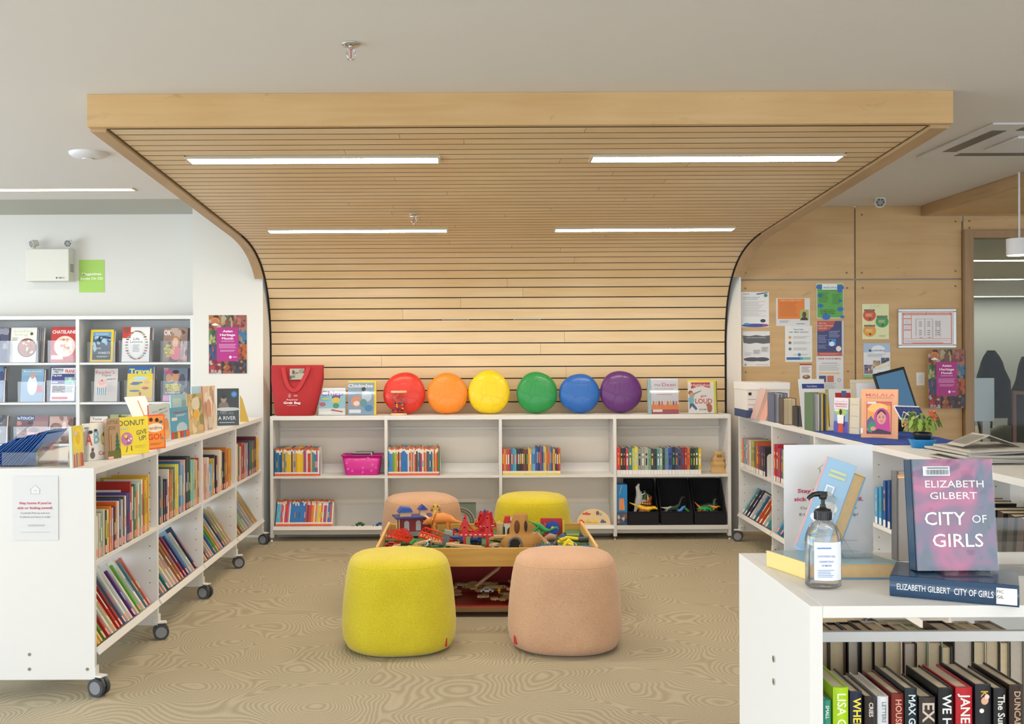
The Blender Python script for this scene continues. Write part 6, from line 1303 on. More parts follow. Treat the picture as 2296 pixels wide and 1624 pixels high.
# desk calendar with wire
x0, y0 = on_top(2040, 990); e = empty('spiral_calendar', 'small dark blue spiral calendar tilted behind the plant', 'calendar', M=Matrix.Translation((P(2020, 935, 5.55)[0], 5.55, P(2020, 938, 5.55)[1])) @ Matrix.Rotation(-.95, 4, 'X') @ Matrix.Rotation(.05, 4, 'Z'))
m = MB(); m.box(0, .135, 0, .01, 0, .11, pm('#dcdcdc')); m.build('page_stack', e); m = MB(); A = Art(m, 0, 0, .135, .11, -.0002); A.rect(0, 0, 1, .9, '#2a3c78')
for k in range(1, 6): A.rect(k/6, .02, k/6+.008, .9, '#8a98c8')
for k in range(1, 4): A.rect(0, k*.22, 1, k*.22+.01, '#8a98c8')
m.build('print', e)
m = MB(); m.tube([(.005, .004, .0), (-.01, -.06, -.02), (-.02, -.1, -.1)], .002, pm('#e0e0e0'), n=6); m.tube([(.005, .004, .0), (-.01, .01, -.06), (.03, -.1, -.1)], .002, pm('#e0e0e0'), n=6); m.build('wire_easel', e)
# plant
X, Y = on_top(2068, 1004); e = empty('potted_plant', 'small potted cactus plant with coral flowers in a dark pot', 'plant', (X, Y, ZB+.012))
GRN = mat('leaf_green', '#7f9a3f', .5, var=.25, vscale=30); m = MB(); m.lathe([(.030, 0), (.044, .05), (.048, .055), (.048, .066), (.043, .068), (.04, .06)], pm('#1c2430', .4), n=28); m.build('pot', e)
MB().lathe([(.041, .055), (.02, .06), (.001, .061)], mat('soil', '#3a2c22', .95), n=20).build('soil', e)
r = random.Random(12)
for k in range(28):
    a = 2*PI*k/28+r.uniform(-.2, .2); L_ = r.uniform(.06, .11); up = r.uniform(.03, .09); m = MB(); pts = []
    n = 6
    for j in range(n):
        t = j/(n-1); rr_ = .012+L_*t; pts.append(Vector((rr_*math.cos(a), rr_*math.sin(a)*.8, .072+up*math.sin(t*PI*.8)*1.3-.035*t*t)))
    side = Vector((-math.sin(a), math.cos(a), 0)); vs = []
    for j in range(n-1):
        p0, p1 = pts[j], pts[j+1]; w_ = .0075+.003*(j > 1); mid = (p0+p1)/2
        b = len(vs); vs += [p0+side*.004, p0*.7+p1*.3+side*w_, mid+side*w_*1.05, p1+side*.004, p1-side*.004, mid-side*w_*1.05, p0*.7+p1*.3-side*w_, p0-side*.004]
        vs += [v+Vector((0, 0, .0035)) for v in vs[b:b+8]]
        m.add(vs[b:], [tuple(range(7, -1, -1)), tuple(range(8, 16))]+[(q, (q+1) % 8, 8+(q+1) % 8, 8+q) for q in range(8)], GRN, False)
    m.build('leaf_pad', e)
def flower(c, s):
    m = MB(); r2 = random.Random(int(c[0]*1000))
    for k in range(14):
        a = 2*PI*k/7; t = (k//7)*.012; d = Vector((math.cos(a)*.9, math.sin(a)*.7, .5)); q = Vector(c)+Vector((0, 0, t)); tip = q+d*s; sd = Vector((-math.sin(a), math.cos(a), 0))*s*.28
        m.add([q, q+d*s*.5+sd, tip, q+d*s*.5-sd], [(0, 1, 2, 3)], mat('coral_petal', '#ee7f68', .5))
    m.build('flower', e)
flower((.03, -.05, .155), .034); flower((.045, -.045, .13), .03); flower((-.1, -.02, .10), .018)
m = MB(); m.lathe([(.03, 0), (.052, .0), (.066, .026), (.069, .028), (.066, .030), (.05, .004), (.001, .004)], pm('#1f86c8', .35), n=36, cap=False); o = m.build('plant_saucer', loc=(X, Y, ZB+.001)); o.scale = (1, 1, 1.5); tag(o, 'bright blue plastic saucer under the potted plant', 'saucer')
# newspapers
NP = mat('newsprint', '#b9b4aa', .9, var=.06, vscale=20)
def news(M, w, d, lab, seed, top=True, h=.006):
    e = empty('newspaper', lab, 'newspaper', M=M, group='newspapers piled on the right bookcase'); r = random.Random(seed); m = MB(); nx = 10; rings = []
    for i in range(nx+1):
        u = i/nx; z = .004*math.sin(u*PI*1.5+seed)+.001; rings.append([(u*w, 0, z), (u*w, d, z+.002), (u*w, d, z+h+.002), (u*w, 0, z+h)])
    m.loft(rings, NP, smooth=False); m.build('sheets', e)
    m = MB(); 
    for c in range(4):
        for k in range(26):
            if r.random() < .2: continue
            y0 = d*(.06+.035*k); x0 = w*(.05+.235*c); L_ = w*.2*r.uniform(.6, 1); i = x0/w; z = .004*math.sin(i*PI*1.5+seed)+.001+h+.0022; z2 = .004*math.sin((x0+L_)/w*PI*1.5+seed)+.001+h+.0022
            m.add([(x0, y0, z), (x0+L_, y0, z2), (x0+L_, y0+d*.012, z2), (x0, y0+d*.012, z)], [(0, 1, 2, 3)], pm('#7d7870'))
    m.build('print', e)
px, py = on_top(2100, 1036)
for k, (dx, dy, a) in enumerate(((0, 0, .04), (.008, .01, -.03), (-.006, .006, .06), (.01, .0, -.02), (0, .012, .09), (.014, .004, .02))):
    news(Matrix.Translation((2.185+dx, 4.62+dy, ZB+.001+.0105*k)) @ Matrix.Rotation(a, 4, 'Z'), .42, .36, 'newspaper in the left pile, %s from the bottom' % ordn(k+1), k, h=.009)
for k, (dx, dy, a) in enumerate(((0, 0, -.25), (.01, .03, -.2), (-.01, .0, -.3))):
    news(Matrix.Translation((2.38+dx, 4.16+dy, ZB+.001+.0105*k)) @ Matrix.Rotation(a, 4, 'Z'), .36, .38, 'newspaper spread to the right of the pile, %s from the bottom' % ordn(k+1), k+20, h=.009)
e = empty('newspaper', 'folded newspaper page tented up on top of the pile', 'newspaper', (2.21, 4.72, ZB+.073), group='newspapers piled on the right bookcase')
m = MB(); m.prism([(0, 0), (.12, .05), (.26, .0), (.26, -.003), (.12, .046), (0, -.003)], 0, .16, NP, axis='y'); m.build('sheets', e)
m = MB(); m.T = Matrix.Translation((0, 0, .001)); 
for k in range(12): u0, u1 = .015, .105; y = .012+.012*k; m.add([(u0, y, u0*.417+.001), (u1, y, u1*.417+.001), (u1, y+.004, u1*.417+.001), (u0, y+.004, u0*.417+.001)], [(0, 1, 2, 3)], pm('#7d7870'))
m.build('print', e)
# white bookends in the bookcases
def bookend(M, lab, w=.12, h=.17):
    e = empty('bookend', lab, 'bookend', M=M, group='white metal bookends'); m = MB(); pts = [(0, 0)]; r_ = .03
    pts += [(w, 0)]+[(w-r_+r_*math.cos(a), h-r_+r_*math.sin(a)) for a in [PI/2*k/6 for k in range(7)]]+[(r_+r_*math.cos(a), h-r_+r_*math.sin(a)) for a in [PI/2+PI/2*k/6 for k in range(7)]]
    m.prism(pts, 0, .0015, SHELFW, axis='x'); m.box(0, .12, 0, w, 0, .0015, SHELFW); m.build('plate', e)
bookend(U_BACK @ Matrix.Translation((.39, .02, .531)), 'white metal bookend beside the readers near the pink basket')
bookend(U_RIGHT @ Matrix.Translation((.735, .02, .602)), 'white metal bookend in the far bay of the right bookcase')
bookend(U_BACK @ Matrix.Translation((1.365, .02, .531)), 'white metal bookend after the readers in the second back bay')
# ================================================================ seen through the office glass
def px3(px, py, Y): x, z = P(px, py, Y); return Vector((x, Y, z))
e = empty('whiteboard', 'pale blue board on a white post behind the office glass', 'board', (P(2205, 850, 9.42)[0], 9.42, 0))
bx = e.location.x; a = P(2150, 850, 9.42); b = P(2230, 945, 9.42)
MB().box(a[0]-bx, b[0]-bx, 0, .02, b[1], P(2200, 848, 9.42)[1], pm('#c4d0dc')).build('board_panel', e, bevel=.003)
MB().box(.0, .07, .02, .05, 0, b[1]+.05, pm('#c8c8c6')).build('post', e); MB().box(-.1, .17, -.04, .2, 0, .02, pm('#b8b8b6')).build('base', e)
def jacket(lab, cx, top, Y, wpx, hpx, c, seed):
    x, z = P(cx, top, Y); w = wpx*Y/F/2; h = hpx*Y/F; r = random.Random(seed); m = MB(); rings = []
    for k in range(12):
        t = k/11; ww = w*(.16+.3*min(1, t/.14)+.14*min(1, t/.25)+.4*max(0, min(1, (t-.25)/.2))); ring = []
        for i in range(24):
            a = 2*PI*i/24; q = 1+.07*math.sin(4*a+k*.7+seed)+.04*math.sin(9*a-k); ring.append((ww*q*math.cos(a)+w*.25*t*math.sin(seed), .16*q*math.sin(a)*(.4+.6*t), -h*t))
        rings.append(ring)
    m.loft(rings[::-1], mat('jacket_'+c.strip('#'), c, .9, bump=.15, bscale=9, var=.25, vscale=5))
    e = empty('hanging_jacket', lab, 'jacket', (x, Y, z)); m.build('coat_body', e)
    m = MB(); m.tube([(-w*.8, -.05, -h*.45), (-w*.95, -.08, -h*.7), (-w*.8, -.06, -h*.98)], [.05, .055, .045], MATS['jacket_'+c.strip('#')], n=10); m.build('sleeve', e)
    m = MB(); m.tube([(0, 0, .03-h*.05), (0, .0, -z+.0)], .012, pm('#3a3a3c'), n=8); m.cyl((0, 0, -z), (0, 0, -z+.02), .15, pm('#3a3a3c'), n=20); m.build('coat_stand', e)
jacket('dark navy hooded jacket on a stand behind the office glass', 2222, 786, 10.75, 78, 150, '#18212e', 2)
jacket('dark grey puffer jacket at the right frame edge behind the glass', 2300, 800, 10.3, 60, 190, '#2a2628', 5)
e = empty('pram', 'grey pushchair frame with black wheels behind the office glass', 'pushchair', (P(2252, 900, 9.95)[0], 9.95, 0)); GM = pm('#8e928e', .5)
m = MB(); m.ell((0, 0, .62), .2, .22, .2, GM, 18, 10); m.build('seat_shell', e)
for s in (-1, 1): m = MB(); m.tube([(s*.18, .2, 1.0), (s*.2, 0, .6), (s*.2, -.25, .12)], .014, pm('#2a2a2c'), n=8); m.build('frame_tube', e)
for (a, b) in ((-.2, -.25), (.2, -.25), (-.2, .25), (.2, .25)): m = MB(); m.cyl((a-.02, b, .11), (a+.02, b, .11), .11, pm('#222224'), n=24); m.cyl((a-.022, b, .11), (a+.022, b, .11), .05, HUB, n=16); m.build('wheel', e)
for s in (-.2, .2): m = MB(); m.bar((s, -.25, .11), (s, .25, .11), .02, .02, pm('#2a2a2c')); m.bar((s, .2, .1), (s, .2, 1.0), .02, .02, pm('#2a2a2c')); m.build('frame_tube', e)
e = empty('chalkboard', 'black sandwich board with a brown wood frame at the right frame edge', 'board', M=Matrix.Translation((P(2272, 960, 9.15)[0], 9.15, 0)) @ Matrix.Rotation(-.12, 4, 'X') @ Matrix.Rotation(.06, 4, 'Y'))
DW = wood('dark_wood', '#5a2e1e', '#7a4430', 2, 1); zt_ = 1.18; m = MB(); m.box(0, .03, 0, .03, 0, zt_, DW); m.box(.5, .53, 0, .03, 0, zt_, DW); m.box(.03, .5, 0, .03, zt_-.03, zt_, DW); m.box(.03, .5, 0, .03, .12, .15, DW); m.build('frame', e)
MB().box(.03, .5, .008, .02, .15, zt_-.03, pm('#1a1918', .8)).build('board_panel', e)
e = empty('potted_plant', 'leafy green plant above the black sandwich board, behind glass', 'plant', (P(2300, 890, 9.6)[0], 9.6, P(2290, 905, 9.6)[1])); r = random.Random(4)
m = MB(); m.cyl((0, 0, -.12), (0, 0, 0), .05, pm('#6a5040'), n=20, r2=.07); m.build('pot', e)
m = MB(); m.bar((0, 0, -e.location.z+.002), (0, 0, -.12), .06, .06, pm('#4a4038')); m.build('plant_stand', e)
for k in range(16):
    a = r.uniform(0, 6.28); b = r.uniform(.2, 1.2); d = Vector((math.cos(a)*math.cos(b), math.sin(a)*math.cos(b), math.sin(b)))*.12; s_ = Vector((-math.sin(a), math.cos(a), 0))*.02; m = MB(); m.add([(0, 0, 0), d*.5+s_, d, d*.5-s_], [(0, 1, 2, 3)], mat('leaf_dark', '#5a8a44', .5)); m.build('leaf', e)
# ================================================================ ceiling devices
def sprinkler(px, py, zc, lab, tilt=0):
    Y = (zc-CZ)*F/(-(py-CY)-ROLL*(px-CX)); x = P(px, py, Y)[0]
    e = empty('fire_sprinkler', lab, 'sprinkler', (x, Y, zc), group='fire sprinklers'); e.rotation_euler = (tilt, 0, 0)
    m = MB(); m.lathe([(.012, -.012), (.03, -.01), (.038, -.004), (.038, 0), (.03, .0)], CHR, n=28); m.build('escutcheon', e)
    m = MB(); m.cyl((0, 0, 0), (0, 0, -.024), .0095, CHR, n=16); m.tube([(-.010, 0, -.022), (-.016, 0, -.03), (-.016, 0, -.045), (-.006, 0, -.058), (0, 0, -.06)], .0022, CHR, n=8); m.tube([(.010, 0, -.022), (.016, 0, -.03), (.016, 0, -.045), (.006, 0, -.058), (0, 0, -.06)], .0022, CHR, n=8); m.build('frame_arms', e)
    m = MB(); m.cyl((0, 0, -.024), (0, 0, -.056), .0018, pm('#a83a2a', .2), n=8); m.build('glass_bulb', e)
    m = MB()
    for k in range(10): a = 2*PI*k/10; m.T = Matrix.Rotation(a, 4, 'Z'); m.box(.003, .016, -.0028, .0028, -.0645, -.063, CHR)
    m.T = Matrix.Identity(4); m.cyl((0, 0, -.062), (0, 0, -.066), .006, CHR, n=14); m.build('deflector', e)
sprinkler(787, 98, HC, 'chrome sprinkler in the white ceiling in front of the canopy')
Ys = 7.27; sprinkler(928, 481, 2.58-(Ys-4.93)*.0607, 'chrome sprinkler in the wood canopy between the light rows', TL)
# smoke detector
Y = (HC-CZ)*F/(CY-343+4); x = P(198, 343, Y)[0]
e = empty('smoke_detector', 'round white ceiling speaker dome left of the canopy', 'ceiling fitting', (x, Y, HC)); WP = mat('white_plastic', '#dcdde0', .45)
m = MB(); m.lathe([(.001, -.035), (.05, -.034), (.09, -.026), (.11, -.012), (.112, 0)], WP, n=36); m.build('cover_dome', e); m = MB(); m.cyl((0, 0, -.035), (0, 0, -.04), .035, WP, n=24); m.build('sensor_ring', e)
# spotlight head
Y = 8.3; x, z = P(1970, 452, Y); e = empty('emergency_light', 'small white remote emergency lamp head under the ceiling at the right', 'emergency light', (x, Y, HC))
m = MB(); m.lathe([(.05, 0), (.05, -.01), (.02, -.014)], EM, n=24); m.cyl((0, 0, -.01), (0, 0, z-HC+.02), .012, EM, n=12); m.build('mount', e)
c = Vector((0, 0, z-HC)); R = Matrix.Rotation(.3, 3, 'X'); m = MB(); m.cyl(c+R @ Vector((0, .04, 0)), c+R @ Vector((0, -.035, 0)), .03, EM, n=24, r2=.045); h_ = m.build('lamp_head', e)
m = MB(); m.cyl(c+R @ Vector((0, -.0352, 0)), c+R @ Vector((0, -.037, 0)), .038, MATS['lamp_glass'], n=24)
for k in range(6): a_ = 2*PI*k/6; m.cyl(c+R @ Vector((.024*math.cos(a_), -.0372, .024*math.sin(a_))), c+R @ Vector((.024*math.cos(a_), -.038, .024*math.sin(a_))), .008, pm('#4a4c4c'), n=8)
m.build('lens', h_)
# ceiling cassette
def ceil_pt(px, py, zc=HC): Y = (zc-CZ)*F/(CY-py-ROLL*(px-CX)); return P(px, py, Y)[0], Y
xa, ya = ceil_pt(2170, 303); xb, yb = ceil_pt(2056, 350)
e = empty('ceiling_cassette', 'white air conditioning cassette in the ceiling at the right', 'air conditioner', (xb-.0, yb, HC)); S = .95; D_ = ya-yb; D_ = abs(D_)
y0_, y1_ = -D_, 0; 
m = MB(); m.box(0, 1.0, -.95, 0, -.012, 0, WP); m.build('panel', e, bevel=.004)
m = MB(); m.box(.28, .72, -.67, -.28, -.03, -.012, WP); m.build('grille', e, bevel=.01)
for (a, b, c_, d) in ((.2, .8, -.88, -.80), (.2, .8, -.15, -.07), (.07, .15, -.8, -.2), (.85, .93, -.8, -.2)): m = MB(); m.box(a, b, c_, d, -.0145, -.0122, pm('#6a6660')); m.build('louvre', e)
# pendant
Y = 6.6; x, z = P(2282, 554, Y); e = empty('pendant_lamp', 'white drum pendant lamp hanging at the right edge', 'lamp', (x+.01, Y, z)); R_ = .075; H_ = .052
m = MB(); m.cyl((0, 0, -H_), (0, 0, H_), R_, mat('lamp_white', '#cfcfce', .5), n=40); m.build('lamp_shade', e, bevel=.002); MB().cyl((0, 0, -H_-.001), (0, 0, -H_), R_*.93, emis('pendant_glow', '#fff4e0', 10), n=36).build('diffuser', e)
MB().cyl((0, 0, H_), (0, 0, 2.645-z), .006, pm('#c8c8c8'), n=10).build('cable', e)
# ================================================================ things on the back bookcase shelves
def kb(px, py, y): X, Z = P(px, py, 8.505+y); return X
SH = .5315
# pink basket
e = empty('basket', 'hot pink plastic basket with round dots holding books', 'basket', ((kb(764, 1040, .06)+kb(858, 1040, .06))/2, 8.63, SH)); PK = mat('pink_plastic', '#d81f98', .4)
def rr(w, d, r, z, n=6):
    pts = []
    for cx_, cy_, a0 in ((w/2-r, d/2-r, 0), (-w/2+r, d/2-r, PI/2), (-w/2+r, -d/2+r, PI), (w/2-r, -d/2+r, 1.5*PI)):
        for k in range(n+1): a = a0+PI/2*k/n; pts.append((cx_+r*math.cos(a), cy_+r*math.sin(a), z))
    return pts
m = MB(); outer = [rr(.265, .16, .03, 0), rr(.27, .165, .03, .006), rr(.32, .19, .03, .155)]; inner = [rr(.312, .182, .027, .155), rr(.26, .152, .027, .008)]
m.loft(outer+inner, PK); m.build('basket_body', e)
m = MB(); o_ = rr(.34, .205, .035, .155); 
def dip(p): return (p[0], p[1], p[2]-.03*math.exp(-(p[0]/.055)**4)*(1 if p[1] < 0 else 0)+.012*(1-math.exp(-(p[0]/.055)**4)))
r1 = [dip((p[0], p[1], .145)) for p in rr(.322, .192, .03, 0)]; r2 = [dip((p[0], p[1], .145)) for p in rr(.342, .208, .035, 0)]; r3 = [dip((p[0], p[1], .152)) for p in rr(.342, .208, .035, 0)]; r4 = [dip((p[0], p[1], .152)) for p in rr(.318, .188, .03, 0)]
m.loft([r1, r2, r3, r4, r1], PK, cap=False); m.build('rim', e, bevel=.001)
r = random.Random(2); m = MB()
for (u, z) in ((-.1, .13), (-.05, .125), (.04, .13), (-.12, .1), (-.11, .05), (-.075, .035), (.012, .06), (.01, .025), (.08, .035), (.09, .085), (.055, .14), (.12, .06)):
    yy = -.0825-.0125*(z/.155)-.0004; m.cyl((u, yy, z), (u, yy-.0012, z), .0085, pm('#f0a8dc'), n=14); m.cyl((u, yy-.0012, z), (u, yy-.002, z), .0055, pm('#d4178c'), n=12)
m.build('dot_pattern', e)
for k in range(4):
    o = MB().box(-.09+.01*k, .06+.01*k, -.05+.025*k, -.042+.025*k, .009, .17+.004*k, pm(('#3a2c30', '#6a4a4a', '#d8d0c8', '#4a3c44')[k])).build('board_book', M=Matrix.Translation(e.location)); tag(o, 'board book in the pink basket, %s from the front' % ordn(k+1), 'book', 'books in the pink basket')
# cave toy figure
SAND = mat('sandstone_plastic', '#c9a46a', .75, bump=1.0, bscale=25, var=.12, vscale=14)
def rock(name, lab, loc, prof, seed, sy=.6, cat='toy'):
    r = random.Random(seed); rings = []; N = 28
    for k, (rad, z) in enumerate(prof):
        rings.append([(rad*(1+.07*math.sin(3*t+z*30+seed)+.05*math.sin(7*t+k))*math.cos(t), sy*rad*(1+.06*math.sin(4*t+k))*math.sin(t), z) for t in [2*PI*i/N for i in range(N)]])
    e = empty(name, lab, cat, loc); MB().loft(rings, SAND).build('rock_body', e); return e
e = rock('toy_cave', 'sand coloured toy rock tower standing at the right end of the shelf', (kb(1612, 1060, .08), 8.60, SH), [(.068, 0), (.07, .012), (.06, .03), (.052, .05), (.06, .062), (.066, .072), (.052, .084), (.046, .1), (.055, .112), (.052, .122), (.036, .13), (.034, .155), (.04, .165), (.03, .176)], 3)
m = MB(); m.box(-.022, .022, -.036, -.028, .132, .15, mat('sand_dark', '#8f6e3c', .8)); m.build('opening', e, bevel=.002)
# black bins
BB = mat('black_felt', '#1b1b20', .95, bump=.5, bscale=120)
ZL = .117
TILT = Matrix.Rotation(-.35, 4, 'X')
def bin_(pl, pr, lab):
    x0 = kb(pl, 1130, .03); x1 = kb(pr, 1130, .03); w = x1-x0; e = empty('storage_bin', lab, 'bin', M=U_BACK @ Matrix.Translation((x0+1.629, .012, ZL)), group='black storage bins on the lower shelf')
    t = .004; d = .27; hf = .108; hb = .35
    def side(x): return [(0, 0), (d, 0), (d, hb), (d-.06, hb), (.012, hf+.0), (0, hf)]
    m = MB(); m.prism(side(0), 0, t, BB, axis='x'); m.prism(side(0), w-t, w, BB, axis='x'); m.box(t, w-t, 0, t, 0, hf, BB); m.box(t, w-t, d-t, d, 0, hb, BB); m.box(t, w-t, t, d-t, 0, t, BB); m.build('bin_body', e, bevel=.002)
    m = MB(); m.tube([(0.002, 0, hf), (w-.002, 0, hf)], .004, BB, n=8); m.build('rim', e)
    return e, x0, w
bins = [bin_(1408, 1476, 'black felt bin holding yellow, white and green dinosaurs'), bin_(1482, 1553, 'middle black felt bin with few small toys'), bin_(1557, 1627, 'black felt bin nearest the right end with green creatures')]
# toy creatures
def creature(lab, M, c, s=1.0, kind='raptor', group=None, name='toy_dinosaur', cat='toy dinosaur'):
    e = empty(name, lab, cat, M=M @ Matrix.Scale(s, 4), group=group); mt = mat('toy_'+c.strip('#'), c, .4, bump=.3, bscale=60)
    m = MB()
    if kind == 'raptor':
        body = [(-.13, 0, .05), (-.09, 0, .052), (-.05, 0, .055), (-.01, 0, .058), (.03, 0, .07), (.055, 0, .095), (.075, 0, .11), (.10, 0, .108)]; rad = [.003, .008, .016, .026, .024, .014, .014, .006]
        m.tube(body, rad, mt, n=12); m.build('body', e)
        for sy in (-1, 1):
            m = MB(); m.tube([(-.005, sy*.018, .05), (.01, sy*.024, .03), (-.01, sy*.024, .012), (.006, sy*.024, .004)], [.013, .009, .006, .006], mt, n=8); m.build('leg', e)
            m = MB(); m.tube([(.035, sy*.015, .07), (.05, sy*.02, .055), (.06, sy*.018, .05)], [.006, .004, .003], mt, n=7); m.build('arm', e)
    elif kind == 'tri':
        m.tube([(-.16, 0, .055), (-.11, 0, .062), (-.07, 0, .078), (-.02, 0, .085), (.03, 0, .078), (.06, 0, .07), (.085, 0, .064), (.11, 0, .05), (.122, 0, .045)], [.004, .014, .032, .042, .036, .026, .026, .016, .007], mt, n=16); m.build('body', e)
        for sx in (-.06, .035):
            for sy in (-1, 1): m = MB(); m.tube([(sx, sy*.026, .06), (sx+.006, sy*.03, .03), (sx, sy*.03, .004)], [.018, .012, .012], mt, n=10); m.build('leg', e)
        m = MB(); rings = []
        for k, (rad, xo) in enumerate(((.016, .07), (.046, .055), (.05, .05), (.046, .048))): rings.append([(xo+(-.015*math.sin(a)), rad*math.cos(a), .085+rad*math.sin(a)*1.1) for a in [2*PI*i/20 for i in range(20)]])
        m.loft(rings, mt); m.build('frill', e)
        for i in range(9): a = PI*i/8; m = MB(); m.ell((.05-.015*math.sin(a), .047*math.cos(a), .085+.052*math.sin(a)), .005, .005, .006, pm('#f0d890'), 8, 5); m.build('frill_spike', e)
        for sy in (-1, 1): m = MB(); m.tube([(.085, sy*.014, .083), (.105, sy*.018, .10), (.125, sy*.018, .104)], [.006, .004, .001], pm('#ecd4a0'), n=8); m.build('horn', e)
        m = MB(); m.tube([(.115, 0, .055), (.124, 0, .068)], [.004, .001], pm('#ecd4a0'), n=8); m.build('horn', e)
        for sy in (-1, 1): m = MB(); m.ell((.092, sy*.0225, .068), .003, .003, .003, pm('#241c18'), 8, 5); m.build('eye', e)
    elif kind == 'long':
        m.tube([(-.13, 0, .02), (-.08, 0, .04), (-.03, 0, .06), (.02, 0, .062), (.05, 0, .09), (.062, 0, .13), (.075, 0, .15), (.095, 0, .148)], [.002, .008, .024, .024, .011, .008, .009, .005], mt, n=12); m.build('body', e)
        for sx in (-.035, .025):
            for sy in (-1, 1): m = MB(); m.tube([(sx, sy*.016, .05), (sx, sy*.018, .004)], [.01, .009], mt, n=8); m.build('leg', e)
    elif kind == 'croc':
        m.tube([(-.12, 0, .012), (-.07, 0, .02), (-.02, 0, .026), (.03, 0, .024), (.06, 0, .022), (.1, 0, .014)], [.002, .012, .022, .019, .014, .005], mt, n=12); m.build('body', e)
        m = MB()
        for k in range(9): m.cyl((-.08+.018*k, 0, .034+.01*math.sin(k*PI/8)), (-.083+.018*k, 0, .05+.01*math.sin(k*PI/8)), .006, mt, n=6, r2=.001)
        m.build('back_spike', e)
        for sx in (-.035, .035):
            for sy in (-1, 1): m = MB(); m.tube([(sx, sy*.012, .02), (sx+.01, sy*.035, .006)], [.008, .006], mt, n=8); m.build('leg', e)
    elif kind == 'shark':
        m.tube([(-.12, 0, .04), (-.07, 0, .032), (-.02, 0, .03), (.04, 0, .028), (.08, 0, .025)], [.004, .014, .022, .02, .003], mt, n=12); m.build('body', e)
        m = MB(); m.prism([(-.03, .045), (.01, .045), (-.025, .08)], -.002, .002, mt, axis='y'); m.prism([(-.13, .04), (-.1, .04), (-.13, .085), (-.14, .08)], -.002, .002, mt, axis='y'); m.build('fin', e)
    return e
def in_bin(k, u, v, z, rx, ry, rz_):
    e_, x0, w = bins[k]; return U_BACK @ Matrix.Translation((x0+1.629+u*w, .012, ZL)) @ Matrix.Translation((0, v, z+.03)) @ Euler((rx, ry, rz_)).to_matrix().to_4x4()
GB = 'toy creatures in the black bins'
creature('yellow toy dinosaur lying across the front of the first bin', in_bin(0, .45, .06, .05, .3, .45, -.1), '#eab80c', 0.98, 'raptor', GB)
creature('white and grey toy dinosaur standing on its tail in the first bin', in_bin(0, .63, .085, .14, .2, -1.15, .2), '#b8bab8', 1.20, 'raptor', GB)
creature('dark green toy dinosaur at the left of the first bin', in_bin(0, .3, .11, .09, .1, -1.2, 2.6), '#2f6a34', 1.14, 'raptor', GB)
creature('brown toy dinosaur half hidden at the right of the first bin', in_bin(0, .82, .1, .06, .0, -1.2, .6), '#8a4a24', 1.02, 'tri', GB)
creature('dark green long necked toy dinosaur in the middle bin', in_bin(1, .45, .09, .03, 0, 0, .2), '#2f3f30', 1.02, 'long', GB)
creature('small blue toy fish in the middle bin', in_bin(1, .72, .06, .07, 0, -.9, 0), '#3f86d0', 0.66, 'shark', GB)
creature('small green toy lizard beside the blue fish', in_bin(1, .84, .08, .07, 0, .8, 0), '#3f9a5a', 0.48, 'croc', GB)
creature('tiny white toy skeleton creature in the middle bin', in_bin(1, .18, .05, .075, 0, .3, .3), '#c8c8c0', 0.42, 'raptor', GB)
creature('bright green toy lizard in the third bin', in_bin(2, .42, .06, .075, 0, .1, .2), '#28b060', 0.72, 'croc', GB)
creature('dark green spined toy dinosaur at the back of the third bin', in_bin(2, .5, .11, .08, 0, .1, 2.9), '#2f4a34', 0.96, 'croc', GB)
creature('dark green toy dinosaur at the right of the third bin', in_bin(2, .82, .09, .05, 0, -.9, .3), '#36543a', 0.84, 'raptor', GB)
creature('orange brown toy animal at the left of the third bin', in_bin(2, .14, .06, .07, 0, .9, 0), '#c07a40', 0.60, 'raptor', GB)
creature('small orange toy creature at the front of the third bin', in_bin(2, .62, .045, .085, 0, .4, 0), '#e0952c', 0.42, 'raptor', GB)
# blue game box
M = U_BACK @ Matrix.Translation((2.803, .02, ZL))
e = empty('toy_box', 'tall blue toy box with orange lettering left of the black bins', 'box', M=M)
MB().box(0, .085, 0, .12, 0, .33, pm('#1d84c8')).build('carton', e, bevel=.002)
m = MB(); A = Art(m, 0, 0, .085, .33, -.0002); A.rect(0, 0, 1, .32, '#3a4a6a'); patch(A, .05, .04, .95, .3, '4a5a7a b86a3a 2a3a5a 8a5a3a c8c0b8', 91, 10); A.y -= .0005
for k in range(4): A.poly([(.2+.14*k, .36), (.34+.14*k, .38), (.3+.12*k, .68), (.2+.12*k, .64)], '#e8945a')
A.circ(.3, .9, .12, '#8a5a48'); A.poly([(.2, .75), (.26, .75), (.5, .98), (.44, .98)], '#7ac0e8'); m.build('print', e)
